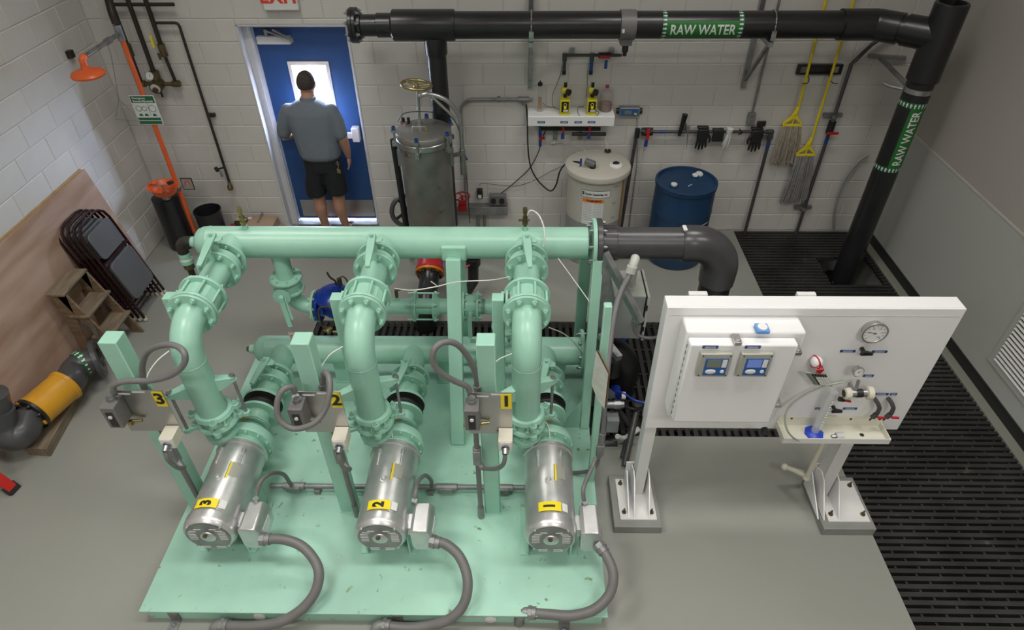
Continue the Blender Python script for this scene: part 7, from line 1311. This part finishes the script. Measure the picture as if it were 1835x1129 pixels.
limb(g,[(-1.885,yb_,1.38),(-1.815,yb_-.02,1.27),(-1.800,yb_-.02,1.14),(-1.800,yb_+.02,1.02),(-1.800,yb_+.05,.92)],[.056,.055,.049,.046,.031])
limb(g,[(-2.295,yb_,1.38),(-2.375,yb_-.01,1.28),(-2.390,yb_-.0,1.165),(-2.31,yb_+.10,1.14),(-2.20,yb_+.17,1.16)],[.054,.053,.047,.042,.028])
# right hand with five fingers, relaxed
hw = V((-1.800,yb_+.052,.905)); g.ball(hw+V((0,.005,-.045)),.040,(.5,.95,1.15),14,9)
for k,(dy,L) in enumerate(((-.027,.060),(-.009,.072),(.010,.070),(.027,.058))):
    p0 = hw+V((-.002,dy,-.075)); g.tube([p0,p0+V((-.006,.002,-L*.5)),p0+V((-.022,.004,-L*.95))],[.0105,.0095,.0075],8,smooth=2); g.ball(p0+V((-.022,.004,-L*.95)),.0078,n=8,m=6)
p0 = hw+V((-.008,.030,-.02)); g.tube([p0,p0+V((-.018,.020,-.03)),p0+V((-.022,.022,-.06))],[.013,.011,.008],8,smooth=2)
hl = V((-2.19,yb_+.18,1.165)); g.ball(hl+V((.045,.02,.0)),.040,(1.1,.8,.5),14,9)
for k,(dz,L) in enumerate(((-.02,.055),(-.005,.07),(.01,.068),(.024,.056))): p0 = hl+V((.075,.03,dz)); g.tube([p0,p0+V((L*.5,.012,0)),p0+V((L*.8,.03,-.004))],[.010,.009,.007],8,smooth=2)
p0 = hl+V((.02,.0,.03)); g.tube([p0,p0+V((.03,-.005,.02)),p0+V((.055,.0,.02))],[.012,.010,.008],8,smooth=2)
b = g.obj('body','skin',man); remesh(b,.0085,4)
# clothes
g = G(); loft(g,[(-2.055,yb_-.005,.945,.195,.150),(-2.06,yb_-.01,.985,.205,.158),(-2.065,yb_-.01,1.08,.212,.155),(-2.075,yb_-.005,1.20,.222,.152),(-2.083,yb_,1.31,.240,.148),(-2.085,yb_,1.41,.248,.130),(-2.085,yb_+.005,1.46,.212,.112),(-2.085,yb_+.012,1.50,.14,.092),(-2.084,yb_+.02,1.525,.088,.078)])
limb(g,[(-1.880,yb_,1.41),(-1.835,yb_-.01,1.31),(-1.815,yb_-.02,1.19)],[.080,.072,.070]); limb(g,[(-2.292,yb_,1.41),(-2.350,yb_-.01,1.31),(-2.385,yb_-.005,1.20)],[.080,.072,.070])
rnd = random.Random(4)
for k in range(7): x = -2.2+.045*k; g.tube([(x,yb_-.142,.97),(x+rnd.uniform(-.01,.03),yb_-.146,1.06),(x+rnd.uniform(-.02,.05),yb_-.138,1.17)],[.012,.009,.003],6,smooth=2)
s = g.obj('shirt','shirt',man); remesh(s,.011,6)
g = G(); loft(g,[(-2.084,yb_+.022,1.505,.082,.076),(-2.084,yb_+.030,1.548,.074,.071),(-2.084,yb_+.032,1.551,.066,.062)]); c = g.obj('collar','shirt',man)
g = G(); loft(g,[(-2.06,yb_,.80,.185,.135),(-2.06,yb_,.90,.192,.142),(-2.055,yb_,.965,.180,.136)])
for s_,x0,x1,zz in ((-1,-2.148,-2.180,.50),(1,-1.972,-1.975,.52)): loft(g,[(x1+s_*.012,yb_+.005,zz,.102,.115),(x1+s_*.008,yb_,.62,.105,.118),(x0,yb_,.76,.106,.125),(x0,yb_,.86,.098,.12)],20)
s = g.obj('shorts','shorts',man); remesh(s,.011,5)
g = G(); loft(g,[(-2.055,yb_,.935,.192,.148),(-2.055,yb_,.965,.191,.147)]); g.obj('belt','leather',man)
# hair cap with a hairline, over the back and sides of the head
g = G(); n0 = 26
for j in range(12):
    t_ = pi*.5*j/9.2
    for i in range(n0):
        p = 2*pi*i/n0; back = -math.sin(p); lim = (1.0 if back > .0 else .72+.1*back); th_ = min(t_, pi*.5*(1.28 if back > .3 else (1.0 if back > -.2 else .62)))
        g.v.append(hc_+V((math.sin(th_)*math.cos(p)*.092,math.sin(th_)*math.sin(p)*.103-.002,math.cos(th_)*.117)))
for j in range(11):
    for i in range(n0): k = (i+1)%n0; g.face(j*n0+i,j*n0+k,(j+1)*n0+k,(j+1)*n0+i)
h = g.obj('hair','hair',man); sm = h.modifiers.new('solid','SOLIDIFY'); sm.thickness = .006
g = G(); kx = V((-1.868,yb_-.135,.93)); g.torus(kx+V((0,0,-.01)),(0,1,.2),.016,.0025,18,5); g.tube([kx+V((0,0,.02)),kx+V((.005,-.005,-.03)),kx+V((-.005,0,-.07))],.004,6); g.obj('key_ring','galv',man)
for k in range(3): g = G(); p = kx+V((-.012+.012*k,-.006*k,-.065)); g.box(p+V((-.007,-.002,-.045)),p+V((.007,.002,0))); g.obj('key','brass',man)
for ax_,s_ in ((-2.190,-1),(-1.965,1)):
    g = G(); g.prism([(ax_-.045,yb_-.045,0),(ax_+.045,yb_-.045,0),(ax_+s_*.02+.05,yb_+.14,0),(ax_+s_*.03+.02,yb_+.22,0),(ax_+s_*.03-.03,yb_+.22,0),(ax_+s_*.02-.05,yb_+.12,0)],(0,0,1),.022); sd = g.obj('sandal','leather',man,bevel=.004)
    g = G(); g.tube([(ax_-.045,yb_+.02,.02),(ax_-.04,yb_-.03,.06),(ax_,yb_-.052,.07),(ax_+.04,yb_-.03,.06),(ax_+.045,yb_+.02,.02)],.008,6,smooth=3); g.tube([(ax_-.048+s_*.02,yb_+.11,.02),(ax_+s_*.02,yb_+.11,.08),(ax_+.048+s_*.02,yb_+.11,.02)],.009,6,smooth=3); g.obj('strap','leather',sd)
